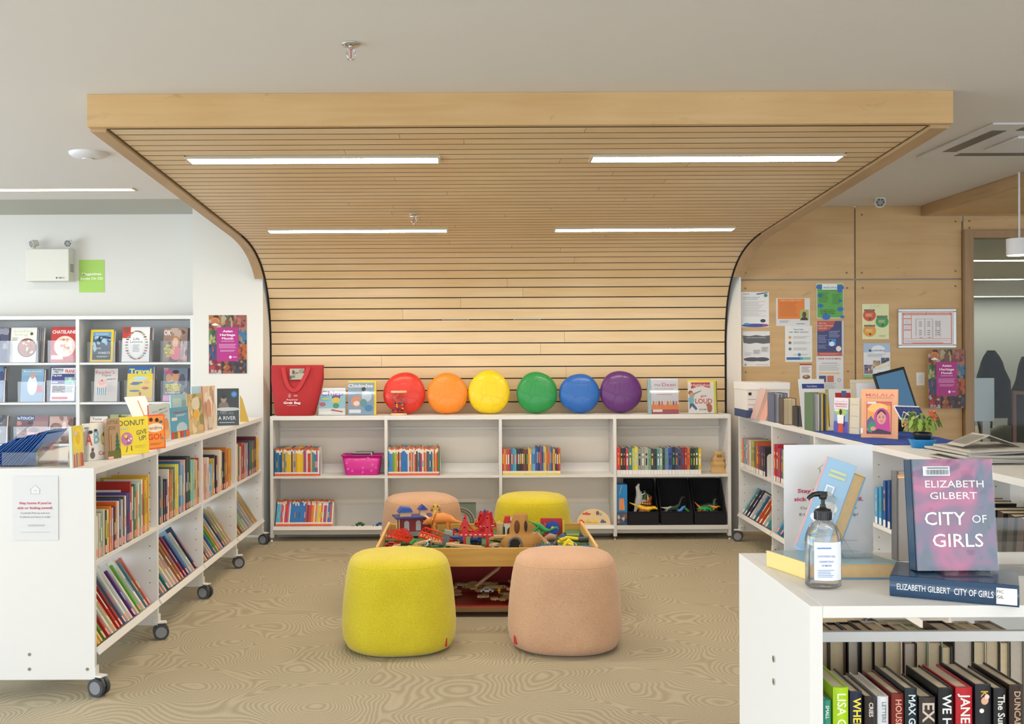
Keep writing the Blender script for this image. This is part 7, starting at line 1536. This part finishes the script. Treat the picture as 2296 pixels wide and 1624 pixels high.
# puzzle boards
def half_board():
    M = U_BACK @ Matrix.Translation(((kb(1293, 1170, .03)+kb(1370, 1170, .03))/2+1.629, .022, ZL+.003)) @ Matrix.Rotation(-.45, 4, 'X')
    e = empty('wooden_puzzle', 'half round wooden puzzle board with vehicles beside the yellow pouf', 'puzzle', M=M); R_ = .135
    pts = [(R_*math.cos(a), .02+.115*math.sin(a)) for a in [PI*k/24 for k in range(25)]]+[(-R_, 0.0), (R_, 0)]
    m = MB(); m.prism(pts, 0, .008, wood('puzzle_wood', '#d8bc8c', '#e6cfa4', 0, 3), axis='y'); m.build('board', e, bevel=.001)
    def pc(nm, poly, c): m = MB(); m.prism(poly, -.004, 0, pm(c), axis='y'); m.build(nm, e)
    pc('airplane_piece', [(-.09, .09), (-.03, .085), (-.02, .095), (-.045, .1), (-.05, .112), (-.07, .1), (-.088, .102)], '#c8442a'); pc('balloon_piece', [(.035+.014*math.cos(a), .1+.017*math.sin(a)) for a in [2*PI*k/12 for k in range(12)]], '#7a4a34'); pc('balloon_piece', [(.06+.012*math.cos(a), .09+.012*math.sin(a)) for a in [2*PI*k/12 for k in range(12)]], '#8ab0c0')
    for x, c in ((-.1, '#d8382c'), (-.045, '#e0b82c'), (.005, '#e8c83a'), (.075, '#34558a')): pc('car_piece', [(x-.02, .018), (x+.024, .018), (x+.024, .03), (x+.012, .032), (x+.006, .044), (x-.012, .044), (x-.016, .032), (x-.02, .03)], c)
half_board()
M = U_BACK @ Matrix.Translation((kb(1026, 1170, .03)+1.629, .022, ZL+.003)) @ Matrix.Rotation(-.5, 4, 'X')
e = empty('road_puzzle', 'square board printed with a curved road behind the pink pouf', 'puzzle', M=M); MB().box(0, .15, 0, .006, 0, .2, pm('#5a6a5c')).build('board', e)
m = MB(); A = Art(m, 0, 0, .15, .2, -.0002); A.ring(.1, .15, .82, .3, '#4a4a48', 40); A.ring(.1, .15, .84, .02, '#d8d4c0', 40); A.ring(.1, .15, .54, .02, '#d8d4c0', 40); A.circ(.1, .15, .48, '#8a8e94', 30)
for k in range(7): a = .1+.2*k; A.rect(.1+.67*math.cos(a)-.012, .15+.67*.75*math.sin(a)-.025, .1+.67*math.cos(a)+.012, .15+.67*.75*math.sin(a)+.025, '#d8c060')
m.v = [Vector((min(.15, max(0, p.x)), p.y, min(.2, max(0, p.z)))) for p in m.v]; m.build('print', e)
# small vehicles on the lip of the lower shelf
def car(lab, M, c, c2='#2a2a2c', L_=.06, group=None, name='toy_car', cat='toy car'):
    e = empty(name, lab, cat, M=M, group=group); h = L_*.2
    m = MB(); m.prism([(0, h*.4), (0, h*1.2), (L_*.18, h*1.35), (L_*.3, h*2), (L_*.68, h*2), (L_*.8, h*1.35), (L_, h*1.2), (L_, h*.4)], 0, L_*.42, pm(c), axis='y'); m.build('car_body', e, bevel=L_*.02)
    m = MB(); m.box(L_*.3, L_*.66, -.0006, 0, h*1.35, h*1.8, pm(c2)); m.build('window_band', e)
    for x in (L_*.22, L_*.78):
        for y in (0, L_*.42): m = MB(); m.cyl((x, y-.004, h*.55), (x, y+.004, h*.55), h*.55, pm('#1e1e20'), n=14); m.build('wheel', e)
    return e
for px, c, lab, l2 in ((788, '#e8e4e0', 'white toy car on the lower shelf lip, left one', .03), (797, '#2f7a4a', 'green and white toy truck on the lower shelf lip', .075), (835, '#e8e8ec', 'white toy car near the pink pouf on the shelf lip', .04), (843, '#3a78c0', 'blue toy truck half hidden by the pink pouf', .07)):
    car(lab, U_BACK @ Matrix.Translation((kb(px, 1175, .02)+1.629, .0, ZL+.005)), c, L_=l2)
# ================================================================ play table
TX0, TX1, TY0, TY1 = -.545, .708, 6.0, 6.88; TF = .362; TT = .404
OAK = wood('table_oak', '#c0923f', '#d6ab58', 0, 1.2); e = empty('play_table', 'low wooden train table with raised rim and green top', 'table', (TX0, TY0, 0)); LX = TX1-TX0; LY = TY1-TY0
for q in (0, LY-.018): MB().box(0, LX, q, q+.018, TT-.107, TT, OAK).build('apron', e, bevel=.003)
OE = wood('table_edge', '#dba860', '#ecc484', 1, 1.2)
for x in (-.012, LX-.006): m = MB(); m.box(x, x+.018, -.004, LY+.004, TT-.11, TT+.012, OE); m.build('side_rail', e, bevel=.006)
MB().box(.006, LX-.006, .018, LY-.018, TF-.012, TF, mat('play_green', '#4f7a4c', .6, var=.3, vscale=5)).build('play_surface', e)
for x in (.02, LX-.07):
    for y in (.02, LY-.07): MB().box(x, x+.05, y, y+.05, 0, TT-.107, OAK).build('leg', e, bevel=.003)
# trundle drawer
DX0, DX1, DY0, DY1 = -.28, .42, 6.03, 6.72; e = empty('trundle_drawer', 'red lined rolling drawer full of wooden track under the play table', 'drawer', (DX0, DY0, 0)); W_ = DX1-DX0; D_ = DY1-DY0
RDM = mat('red_liner', '#a8161c', .5); DK = wood('drawer_wood', '#7a5c34', '#94713f', 0, 1.2)
m = MB(); m.box(0, W_, 0, .012, .03, .06, DK); m.box(0, W_, D_-.012, D_, .03, .06, DK); m.box(0, .012, 0, D_, .03, .06, DK); m.box(W_-.012, W_, 0, D_, .03, .06, DK); m.build('drawer_frame', e, bevel=.002)
m = MB(); m.box(.003, W_-.003, .003, D_-.003, .052, .056, RDM); m.box(.003, W_-.003, .003, .01, .056, .068, RDM); m.box(.003, W_-.003, D_-.01, D_-.003, .056, .165, RDM); m.box(.003, .01, .01, D_-.01, .056, .15, RDM); m.box(W_-.01, W_-.003, .01, D_-.01, .056, .15, RDM); m.build('liner', e, bevel=.002)
for x in (.04, W_-.04):
    for y in (.05, D_-.05): m = MB(); m.cyl((x-.01, y, .015), (x+.01, y, .015), .015, pm('#2a2a2a'), n=16); m.build('wheel', e)
TRK = wood('track_wood', '#cda274', '#e0bb8c', 0, 2)
def track(lab, M, L_, curve=0, group='wooden track pieces', rise=0):
    e = empty('train_track', lab, 'track piece', M=M, group=group); n = 10; rings = []
    def pt(t, off):
        if curve: R_ = L_/curve; a = curve*t; return (R_*math.sin(a)-off*math.sin(a), R_*(1-math.cos(a))+off*math.cos(a))
        return (L_*t, off)
    prof = [(-.02, 0), (.02, 0), (.02, .012), (.013, .012), (.013, .009), (.007, .009), (.007, .012), (-.007, .012), (-.007, .009), (-.013, .009), (-.013, .012), (-.02, .012)]
    for i in range(n+1):
        t = i/n; zz = rise*(.5-.5*math.cos(PI*t)); rings.append([(*pt(t, o), z+zz) for o, z in prof])
    MB().loft(rings, TRK, smooth=False).build('track_body', e)
    m = MB(); x, y = pt(1, 0); m.cyl((x+.008, y, rise), (x+.008, y, .011+rise), .006, TRK, n=12); m.build('connector', e)
r = random.Random(21)
for k in range(26):
    x = r.uniform(-.16, .32); y = 6.1+.4*r.random()**1.3; z = .058+.013*(k % 3)+.003*k*.35
    track('wooden track piece lying flat in the red drawer, %s layer' % ('lowest', 'middle', 'upper')[k % 3] if False else 'wooden track piece lying loose in the red lined drawer', Matrix.Translation((x, y, z)) @ Matrix.Rotation(r.uniform(0, 6.28), 4, 'Z') @ Matrix.Rotation(r.uniform(-.12, .02), 4, 'Y'), r.choice((.05, .08, .11)), r.choice((0, 0, .7)), 'loose wooden track in the red drawer')
track('long wooden track piece sticking up diagonally in the red drawer', Matrix.Translation((.0, 6.35, .09)) @ Matrix.Rotation(-.65, 4, 'Y'), .20)
car('black and white toy train car lying in the red drawer', Matrix.Translation((.045, 6.2, .10)), '#dcdcdc', '#1c2430', L_=.075, name='toy_train', cat='toy train')
m = MB(); m.cyl((-.005, 0, 0), (.005, 0, 0), .021, pm('#e8b81c'), n=24); m.cyl((-.012, 0, 0), (.012, 0, 0), .006, pm('#d8a012'), n=12); o = m.build('toy_cable_drum', loc=(.155, 6.2, .118)); tag(o, 'yellow toy wheel standing beside the train car in the drawer', 'toy')
# ---- toys on the table (z of the play surface TF)
def tp(px, Y): return P(px, 1200, Y)[0]
GTY = 'toys on the play table'
# station house
Y = 6.60; x0 = tp(888, Y)
e = empty('toy_station', 'red brick toy station house with blue roofs on the play table', 'toy house', M=Matrix.Translation((x0, Y, TF)) @ Matrix.Rotation(.22, 4, 'Z'), group=GTY)
RDB = mat('toy_brick', '#8e2f2c', .6, var=.15, vscale=40); BL = pm('#2a3f9a'); TN = pm('#d8b888')
m = MB(); m.box(.02, .23, .02, .10, .012, .115, RDB); m.build('wall', e); MB().box(.0, .235, -.01, .12, 0, .012, TRK).build('base', e, bevel=.002)
m = MB(); m.box(-.005, .25, -.012, .13, .115, .127, pm('#343c8a')); m.build('roof', e, bevel=.003)
m = MB(); m.box(.03, .10, .02, .08, .127, .155, TN); m.build('attic', e); m = MB(); m.prism([(.018, .152), (.112, .152), (.098, .178), (.04, .184)], .01, .09, pm('#2556b0'), axis='y'); m.build('upper_roof', e)
m = MB(); m.box(.16, .20, .03, .08, .127, .165, TN); m.build('attic', e); m = MB(); m.prism([(.148, .163), (.212, .163), (.18, .195)], .02, .09, BL, axis='y'); m.build('upper_roof', e)
for x in (.055, .13): m = MB(); pts = [(x, .035), (x+.032, .035), (x+.032, .085)]+[(x+.016+.016*math.cos(a), .085+.014*math.sin(a)) for a in [PI*k/8 for k in range(1, 8)]]+[(x, .085)]; m.prism(pts, .017, .02, pm('#b8bcc0'), axis='y'); m.build('door', e, bevel=.001)
m = MB(); m.box(.05, .15, -.05, .018, .012, .03, pm('#8a9098')); m.build('platform', e)
for x in (.005, .02): m = MB(); m.cyl((x, .0, .012), (x, 0, .115), .004, TN, n=10); m.build('post', e)
m = MB(); m.cyl((.178, .0185, .08), (.178, .02, .08), .006, pm('#e8e0d0'), n=12); m.build('clock', e)
# axle toy above it
e = empty('toy_axle', 'yellow forked toy axle with two wooden wheels on the station roof', 'toy', M=Matrix.Translation((tp(977, 6.72), 6.72, TF+.128)), group=GTY)
m = MB(); m.box(-.016, -.009, -.004, .004, 0, .055, pm('#e8c81c')); m.box(.009, .016, -.004, .004, 0, .055, pm('#e8c81c')); m.box(-.016, .016, -.004, .004, .045, .062, pm('#e8c81c')); m.build('fork', e)
for s in (-1, 1): m = MB(); m.cyl((s*.018, 0, .04), (s*.032, 0, .04), .021, wood('wheel_wood', '#a88050', '#bc935f', 0, 2), n=22); m.build('wheel', e)
m = MB(); m.box(-.02, .02, -.03, .03, -.128, 0, TN); m.build('wooden_block', e)
# triceratops
creature('orange toy triceratops standing behind the grey tower', Matrix.Translation((tp(988, 6.62), 6.60, TF+.045)) @ Matrix.Rotation(PI-.1, 4, 'Z'), '#e08a3c', .88, 'tri', GTY)
for o in COL.objects:
    pass
# red suspension bridges
def bridge(M, lab, L_=.21, H_=.19, dz=.075):
    e = empty('toy_bridge', lab, 'toy bridge', M=M, group=GTY); R_ = pm('#c81f28'); 
    for x in (.028, L_-.045):
        m = MB()
        for y in (0, .055): m.prism([(x, 0), (x+.017, 0), (x+.017, dz), (x+.03, dz+.0), (x+.02, H_-.01), (x+.012, H_), (x+.004, H_-.01), (x-.012, dz), (x, dz)], y, y+.007, R_, axis='y')
        for z in (dz+.04, H_-.02): m.box(x+.002, x+.014, 0, .06, z, z+.008, R_)
        m.build('tower', e, bevel=.001)
    m = MB(); m.box(0, L_, 0, .062, dz-.008, dz+.004, R_)
    for y in (-.001, .06): m.box(0, L_, y, y+.003, dz-.01, dz+.014, R_)
    m.build('deck', e)
    m = MB()
    for k in range(7): m.box(.01+k*(L_-.03)/6.4, .024+k*(L_-.03)/6.4, -.0018, -.001, dz-.002, dz+.003, pm('#ecd8d8'))
    m.build('rivet_pattern', e)
    for y in (.003, .058):
        m = MB(); a = .036; b = L_-.037; pts = [(a+(b-a)*t, y, dz+.018+(H_-dz-.03)*(2*t-1)**2) for t in [k/12 for k in range(13)]]; m.tube(pts, .0028, R_, n=6)
        for p in pts[1:-1]: m.tube([p, (p[0], p[1], dz)], .0012, R_, n=5)
        m.tube([(a, y, H_-.02), (0, y, dz+.01)], .0025, R_, n=6); m.tube([(b, y, H_-.02), (L_, y, dz+.01)], .0025, R_, n=6); m.build('cable', e)
    return e
bridge(Matrix.Translation((tp(1028, 6.25), 6.25, TF)), 'red toy suspension bridge in the middle of the play table')
bridge(Matrix.Translation((tp(1072, 6.55), 6.55, TF)) @ Matrix.Rotation(.35, 4, 'Z'), 'second red toy bridge tower behind the front red bridge', L_=.12, H_=.165)
# little house with log end
e = empty('toy_hut', 'small toy log hut with blue roof behind the red bridge', 'toy house', M=Matrix.Translation((tp(1077, 6.72), 6.72, TF)), group=GTY); m = MB(); m.box(0, .05, 0, .05, 0, .115, TN); m.build('hut_wall', e); m = MB(); m.prism([(-.008, .11), (.03, .155), (.062, .115), (.05, .108)], -.005, .055, pm('#34508f'), axis='y'); m.build('roof', e); m = MB(); m.cyl((.035, -.012, .095), (.035, .0, .095), .021, wood('log_end', '#b88c64', '#cfa67c', 1, 2), n=20); m.build('log', e)
# volcano tunnel
SAND_ = SAND; SAND = mat('volcano_plastic', '#b0803f', .75, bump=1.0, bscale=25, var=.2, vscale=14)
e = rock('toy_volcano', 'tan toy volcano with a stone arched tunnel on the play table', (tp(1167, 6.22), 6.22, TF), [(.122, 0), (.118, .03), (.108, .06), (.088, .078), (.066, .088), (.064, .11), (.056, .14), (.047, .17), (.042, .195), (.036, .206), (.028, .2)], 6, sy=.62)
e['group'] = GTY
m = MB(); pts_o = [(-.042, 0), (-.042, .045)]+[(-.042*math.cos(a), .045+.03*math.sin(a)) for a in [PI*k/12 for k in range(1, 12)]]+[(.042, .045), (.042, 0)]
for k in range(13):
    a = PI*k/12; m.ell((-.035-.037*math.cos(a), -.072, .036+.04*math.sin(a)), .0075, .008, .0065, pm('#6d7174', .7), 8, 5)
for s in (0, 1):
    for z in (.005, .018, .03): m.ell((-.035+(-.037 if s else .037), -.074, z), .0075, .008, .0065, pm('#6d7174', .7), 8, 5)
m.build('stone_arch', e)
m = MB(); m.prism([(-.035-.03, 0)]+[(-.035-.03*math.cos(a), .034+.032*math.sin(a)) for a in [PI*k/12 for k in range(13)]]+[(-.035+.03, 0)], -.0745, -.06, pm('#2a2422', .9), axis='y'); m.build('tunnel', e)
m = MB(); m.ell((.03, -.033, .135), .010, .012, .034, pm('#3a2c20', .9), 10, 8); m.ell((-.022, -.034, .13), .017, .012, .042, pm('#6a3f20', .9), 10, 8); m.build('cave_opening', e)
# spinning wheel on red board
Y = 6.55; x0 = tp(1212, Y); e = empty('toy_wheel_board', 'red board with a blue spinning disc and yellow hub on the play table', 'toy', (x0, Y, TF), group=GTY)
m = MB(); m.box(0, .135, 0, .012, 0, .125, pm('#b82c34')); m.build('board', e, bevel=.003); MB().box(.136, .148, -.02, .02, 0, .11, pm('#d8b82c')).build('end_post', e)
m = MB(); A = Art(m, 0, 0, .135, .125, -.0003); A.ring(.3, .45, .26, .012, '#e0b0b0', 30); A.rect(.2, .3, .215, .8, '#e0b0b0'); m.build('print', e)
m = MB(); m.cyl((.075, -.016, .066), (.075, -.006, .066), .043, pm('#2a4fb4'), n=40); d_ = m.build('disc', e, bevel=.002)
m = MB(); m.ell((.075, -.018, .066), .011, .007, .011, pm('#ecd428'), 16, 8); m.build('hub', d_)
# toy fire house
e = empty('toy_fire_house', 'red and white toy fire house behind the volcano', 'toy house', M=Matrix.Translation((tp(1130, 6.62), 6.62, TF)), group=GTY); m = MB(); m.box(0, .12, 0, .05, 0, .085, pm('#d8d4cc')); m.build('wall', e); m = MB(); m.prism([(-.004, .085), (.05, .085), (.04, .125), (.008, .125)], -.004, .054, pm('#c82c28'), axis='y'); m.box(.055, .115, -.004, .054, .085, .097, pm('#c82c28')); m.build('roof', e, bevel=.001)
m = MB(); A = Art(m, .04, .1, .07, .024, -.006); A.rect(0, 0, 1, 1, '#d0ccd0'); A.txt('FIRE', .5, .5, .6, '#8a8088', .02, wid=.7); m.build('sign_print', e); m = MB(); m.prism([(.02, 0)]+[(.045-.025*math.cos(a), .035+.025*math.sin(a)) for a in [PI*k/8 for k in range(9)]]+[(.07, 0)], -.002, .0, pm('#4a3028'), axis='y'); m.build('door', e)
e = empty('toy_block', 'wooden toy block with yellow peg and green side near the bridge', 'toy', (tp(1113, 6.62), 6.62, TF), group=GTY); MB().box(0, .04, 0, .04, 0, .085, TN).build('block', e, bevel=.002); m = MB(); m.cyl((.02, .02, .085), (.02, .02, .095), .009, pm('#e8d020'), n=14); m.build('peg', e); MB().box(.041, .054, 0, .04, 0, .06, pm('#2f6a44')).build('side_panel', e)
creature('green toy dinosaur climbing behind the volcano', Matrix.Translation((tp(1205, 6.40), 6.42, TF+.05)) @ Matrix.Rotation(.8, 4, 'Y'), '#2f9a4c', .75, 'long', GTY)
track('straight track piece leaning beside the volcano', Matrix.Translation((tp(1229, 6.2), 6.28, TF+.012)) @ Matrix.Rotation(PI-.15, 4, 'Z') @ Matrix.Rotation(-.75, 4, 'Y'), .085, group=GTY)
track('curved wooden track piece at the front of the play table', Matrix.Translation((tp(1000, 6.12), 6.14, TF+.035)) @ Matrix.Rotation(-.12, 4, 'Z') @ Matrix.Rotation(.1, 4, 'Y'), .21, .25, GTY)
track('straight track behind the bridge legs', Matrix.Translation((tp(1100, 6.4), 6.42, TF+.03)), .12, 0, GTY)
# yellow toy plane
M = Matrix.Translation((tp(1262, 6.2), 6.2, TF+.02)); e = empty('toy_plane', 'yellow wooden toy aeroplane with a blue cap at the right of the table', 'toy', M=M, group=GTY); YL = pm('#e2cf1e')
m = MB(); m.tube([(-.02, -.03, .035), (.02, 0, .045), (.09, .01, .035)], [.01, .011, .009], YL, n=10); m.build('wing', e); m = MB(); m.tube([(.0, -.04, .0), (.03, -.02, .03), (.075, -.03, -.0)], [.013, .014, .012], YL, n=10); m.build('fuselage', e); m = MB(); m.tube([(-.03, 0, .02), (.01, -.02, .02), (.07, -.055, .005)], [.008, .009, .008], YL, n=10); m.build('wing', e)
m = MB(); m.cyl((0, 0, .045), (0, 0, .063), .015, pm('#2f5fae'), n=20); m.build('cap', e); m = MB(); m.cyl((0, 0, .02), (0, 0, .045), .011, YL, n=16); m.build('post', e)
m = MB(); m.ell((0, 0, .012), .017, .012, .011, pm('#6fc4d4'), 12, 8); o = m.build('toy_ball', loc=(tp(1254, 6.12), 6.12, TF+.0)); tag(o, 'pale blue toy egg in front of the yellow plane', 'toy', GTY)
creature('blue grey spiny toy creature right of the volcano', Matrix.Translation((tp(1222, 6.13), 6.15, TF)), '#3f5f74', .8, 'croc', GTY)
creature('dark grey toy shark near the right rim of the table', Matrix.Translation((tp(1310, 6.3), 6.35, TF)) @ Matrix.Rotation(.2, 4, 'Z'), '#43484e', .9, 'shark', GTY)
creature('blue toy shark in the front right corner of the table', Matrix.Translation((tp(1318, 6.1), 6.12, TF)) @ Matrix.Rotation(.1, 4, 'Z'), '#4a80b4', .6, 'shark', GTY)
creature('dark brown upright toy animal before the yellow plane', Matrix.Translation((tp(1246, 6.16), 6.2, TF)) @ Matrix.Rotation(1.2, 4, 'Z'), '#4e4340', .5, 'long', GTY)
creature('green toy lizard behind the yellow plane', Matrix.Translation((tp(1268, 6.4), 6.42, TF+.0)) @ Matrix.Rotation(-.3, 4, 'Z'), '#3f9440', .75, 'croc', GTY)
m = MB(); m.tube([(-.03, 0, .02), (0, .0, .035), (.04, 0, .028)], [.018, .024, .016], pm('#b48a74', .7), n=12); o = m.build('toy_rock', loc=(tp(1234, 6.4), 6.4, TF)); tag(o, 'rosy brown toy rock below the blue disc', 'toy', GTY)
e = empty('toy_blanket', 'olive scrap of toy fencing behind the shark', 'toy', (tp(1270, 6.55), 6.55, TF), group=GTY); m = MB(); m.box(0, .085, 0, .05, 0, .02, pm('#8a9440')); m.build('mat', e, bevel=.003)
r = random.Random(33)
for k in range(22):
    x = r.uniform(TX0+.08, TX1-.16); y = r.uniform(6.06, 6.78); z = TF+.0005+.0125*(k % 2)
    track('wooden track piece lying among the toys on the play table', Matrix.Translation((x, y, z)) @ Matrix.Rotation(r.uniform(0, 6.28), 4, 'Z') @ Matrix.Rotation(r.uniform(-.15, 0), 4, 'Y'), r.choice((.06, .09, .12)), r.choice((0, .6, .6)), 'loose track among the toys')
cols_ = ['#c8262a', '#2c4a9c', '#e2b82a', '#2f8a48', '#d86a2a', '#8a5a34', '#d8d4cc', '#4a4a50']
nm_ = ['red', 'blue', 'yellow', 'green', 'orange', 'brown', 'white', 'grey']
zone = [('left', TX0+.07, -.1, 6.1, 6.5), ('right', .3, TX1-.12, 6.1, 6.5), ('back', TX0+.1, TX1-.15, 6.6, 6.8)]
for zi, (zn, xa_, xb_, ya_, yb_) in enumerate(zone):
    for k in range(8):
        x = r.uniform(xa_, xb_); y = r.uniform(ya_, yb_); M = Matrix.Translation((x, y, TF+.003)) @ Matrix.Rotation(r.uniform(0, 6.28), 4, 'Z')
        if (k+zi) % 2: car('small %s toy wagon lying in the %s part of the play table' % (nm_[k], zn), M, cols_[k], L_=.055, group=GTY)
        else:
            m = MB(); m.box(0, .03, 0, .022, 0, .02, pm(cols_[k])); m.cyl((.015, .011, .02), (.015, .011, .028), .007, pm(cols_[k]), n=12); o = m.build('toy_block', M=M, bevel=.002); tag(o, 'small %s toy block with a peg in the %s part of the play table' % (nm_[k], zn), 'toy', GTY)
# orange red trusses
def truss(M, lab, L_=.18, w=.07, c='#e03c1c'):
    e = empty('toy_truss_bridge', lab, 'toy bridge', M=M, group=GTY); m = MB(); mt = pm(c)
    for y in (0, w):
        m.bar((0, y, 0), (L_, y, 0), .008, .008, mt); m.bar((L_*.12, y, .035), (L_*.88, y, .035), .006, .006, mt)
        for k in range(5): x = L_*k/5; m.bar((x, y, 0), (x+L_/10, y, .035), .004, .004, mt); m.bar((x+L_/10, y, .035), (x+L_/5, y, 0), .004, .004, mt)
    for k in range(9): x = L_*k/8; m.bar((x, 0, 0), (x, w, 0), .006, .004, mt)
    m.build('lattice', e)
    m = MB(); m.box(0, L_, .012, w-.012, -.008, -.003, TRK); m.build('track_bed', e)
truss(Matrix.Translation((tp(884, 6.3), 6.3, TF+.05)) @ Matrix.Rotation(.35, 4, 'Y') @ Matrix.Rotation(.3, 4, 'Z'), 'orange red toy truss ramp at the left of the play table', .13)
truss(Matrix.Translation((tp(938, 6.32), 6.32, TF+.055)) @ Matrix.Rotation(.3, 4, 'Y') @ Matrix.Rotation(-.1, 4, 'Z') @ Matrix.Rotation(.3, 4, 'X'), 'orange red toy truss tilted in front of the station', .16)
truss(Matrix.Translation((tp(868, 6.42), 6.42, TF+.028)) @ Matrix.Rotation(-.1, 4, 'Y') @ Matrix.Rotation(.1, 4, 'Z'), 'flat orange red toy truss at the left rim', .14, .06, '#d8322a')
track('tan ramp block under the tilted orange truss', Matrix.Translation((tp(925, 6.2), 6.22, TF+.016)) @ Matrix.Rotation(-.25, 4, 'Y'), .12, 0, GTY)
# grey tower, engine, cars and bits
M = Matrix.Translation((tp(987, 6.2), 6.22, TF)) @ Matrix.Rotation(.28, 4, 'Y'); e = empty('toy_tower', 'tilted grey toy water tower in the front of the table', 'toy', M=M, group=GTY); m = MB(); m.box(0, .038, 0, .03, 0, .09, pm('#6e7278')); m.build('tower_body', e, bevel=.002); m = MB(); m.box(-.004, .044, -.004, .034, .09, .115, pm('#8e9690')); m.build('tower_top', e, bevel=.002)
def engine(M, c, lab, c2='#1c1c1e'):
    e = empty('toy_train', lab, 'toy train', M=M, group=GTY); m = MB(); m.box(0, .07, 0, .03, .008, .018, pm(c2)); m.cyl((.0, .015, .028), (.045, .015, .028), .012, pm(c), n=16); m.box(.045, .07, .0, .03, .018, .045, pm(c)); m.build('engine_body', e, bevel=.001); m = MB(); m.cyl((.012, .015, .038), (.012, .015, .052), .004, pm(c2), n=10, r2=.006); m.build('funnel', e)
    for x in (.012, .035, .058):
        for y in (-.002, .032): m = MB(); m.cyl((x, y-.002, .008), (x, y+.002, .008), .008, pm('#2a2a2a'), n=14); m.build('wheel', e)
engine(Matrix.Translation((tp(966, 6.1), 6.1, TF)), '#1f5a3c', 'dark green toy engine near the front rim of the table')
engine(Matrix.Translation((tp(1054, 6.2), 6.34, TF)), '#2c3c8c', 'navy blue toy engine under the red bridge')
engine(Matrix.Translation((tp(1012, 6.35), 6.42, TF+.0)), '#2f5fb4', 'blue toy engine with red parts left of the bridge', '#b83028')
car('white and grey toy police car in the front left corner', Matrix.Translation((tp(868, 6.1), 6.1, TF)) @ Matrix.Rotation(-.15, 4, 'Z'), '#cfd0ce', L_=.085, group=GTY)
car('red toy car near the left rim of the table', Matrix.Translation((tp(862, 6.25), 6.25, TF)), '#c8242a', L_=.08, group=GTY)
car('orange red toy truck beside the police car', Matrix.Translation((tp(893, 6.1), 6.12, TF)) @ Matrix.Rotation(.2, 4, 'Z'), '#d8582c', L_=.06, group=GTY)
car('silver toy car right of the bridge leg', Matrix.Translation((tp(1102, 6.15), 6.16, TF)), '#8a8a8c', L_=.06, group=GTY)
car('black and white toy police car standing on end by the engine', Matrix.Translation((tp(957, 6.14), 6.16, TF+.005)) @ Matrix.Rotation(-1.15, 4, 'Y'), '#e6e6e4', L_=.06, group=GTY)
e = empty('toy_hammer', 'toy hammer with a green head lying among yellow pieces', 'toy', M=Matrix.Translation((tp(945, 6.12), 6.12, TF+.01)), group=GTY); m = MB(); m.tube([(0, 0, 0), (-.05, 0, .045)], .005, TN, n=10); m.build('handle', e); m = MB(); m.cyl((-.062, 0, .035), (-.038, 0, .062), .011, pm('#2f9a48'), n=18); m.build('head', e)
def castle(x, Y, s, c, lab):
    m = MB(); m.box(0, .07*s, 0, .03, 0, .022*s, pm(c))
    for k in range(6): m.cyl((.006*s+.012*s*k, .006, .022*s), (.006*s+.012*s*k, .006, .034*s), .004*s, pm(c), n=8)
    o = m.build('toy_brick_wall', loc=(x, Y, TF)); tag(o, lab, 'toy', GTY)
castle(tp(930, 6.1), 6.08, .9, '#ecb43a', 'amber toy fence pieces by the front rim'); castle(tp(914, 6.1), 6.11, 1.1, '#f0c040', 'yellow toy castle piece left of the hammer'); castle(tp(910, 6.06), 6.045, .8, '#d8683c', 'orange toy wall piece at the front rim'); castle(tp(1045, 6.05), 6.05, .6, '#d8c420', 'yellow toy piece under the curved track')
m = MB(); m.tube([(0, 0, 0), (.02, 0, .03), (.022, 0, .065), (.015, 0, .09)], [.014, .018, .015, .008], pm('#d8a828'), n=12); o = m.build('toy_bear', loc=(tp(1063, 6.7), 6.7, TF+.01)); tag(o, 'mustard yellow toy figure behind the red bridge', 'toy', GTY)
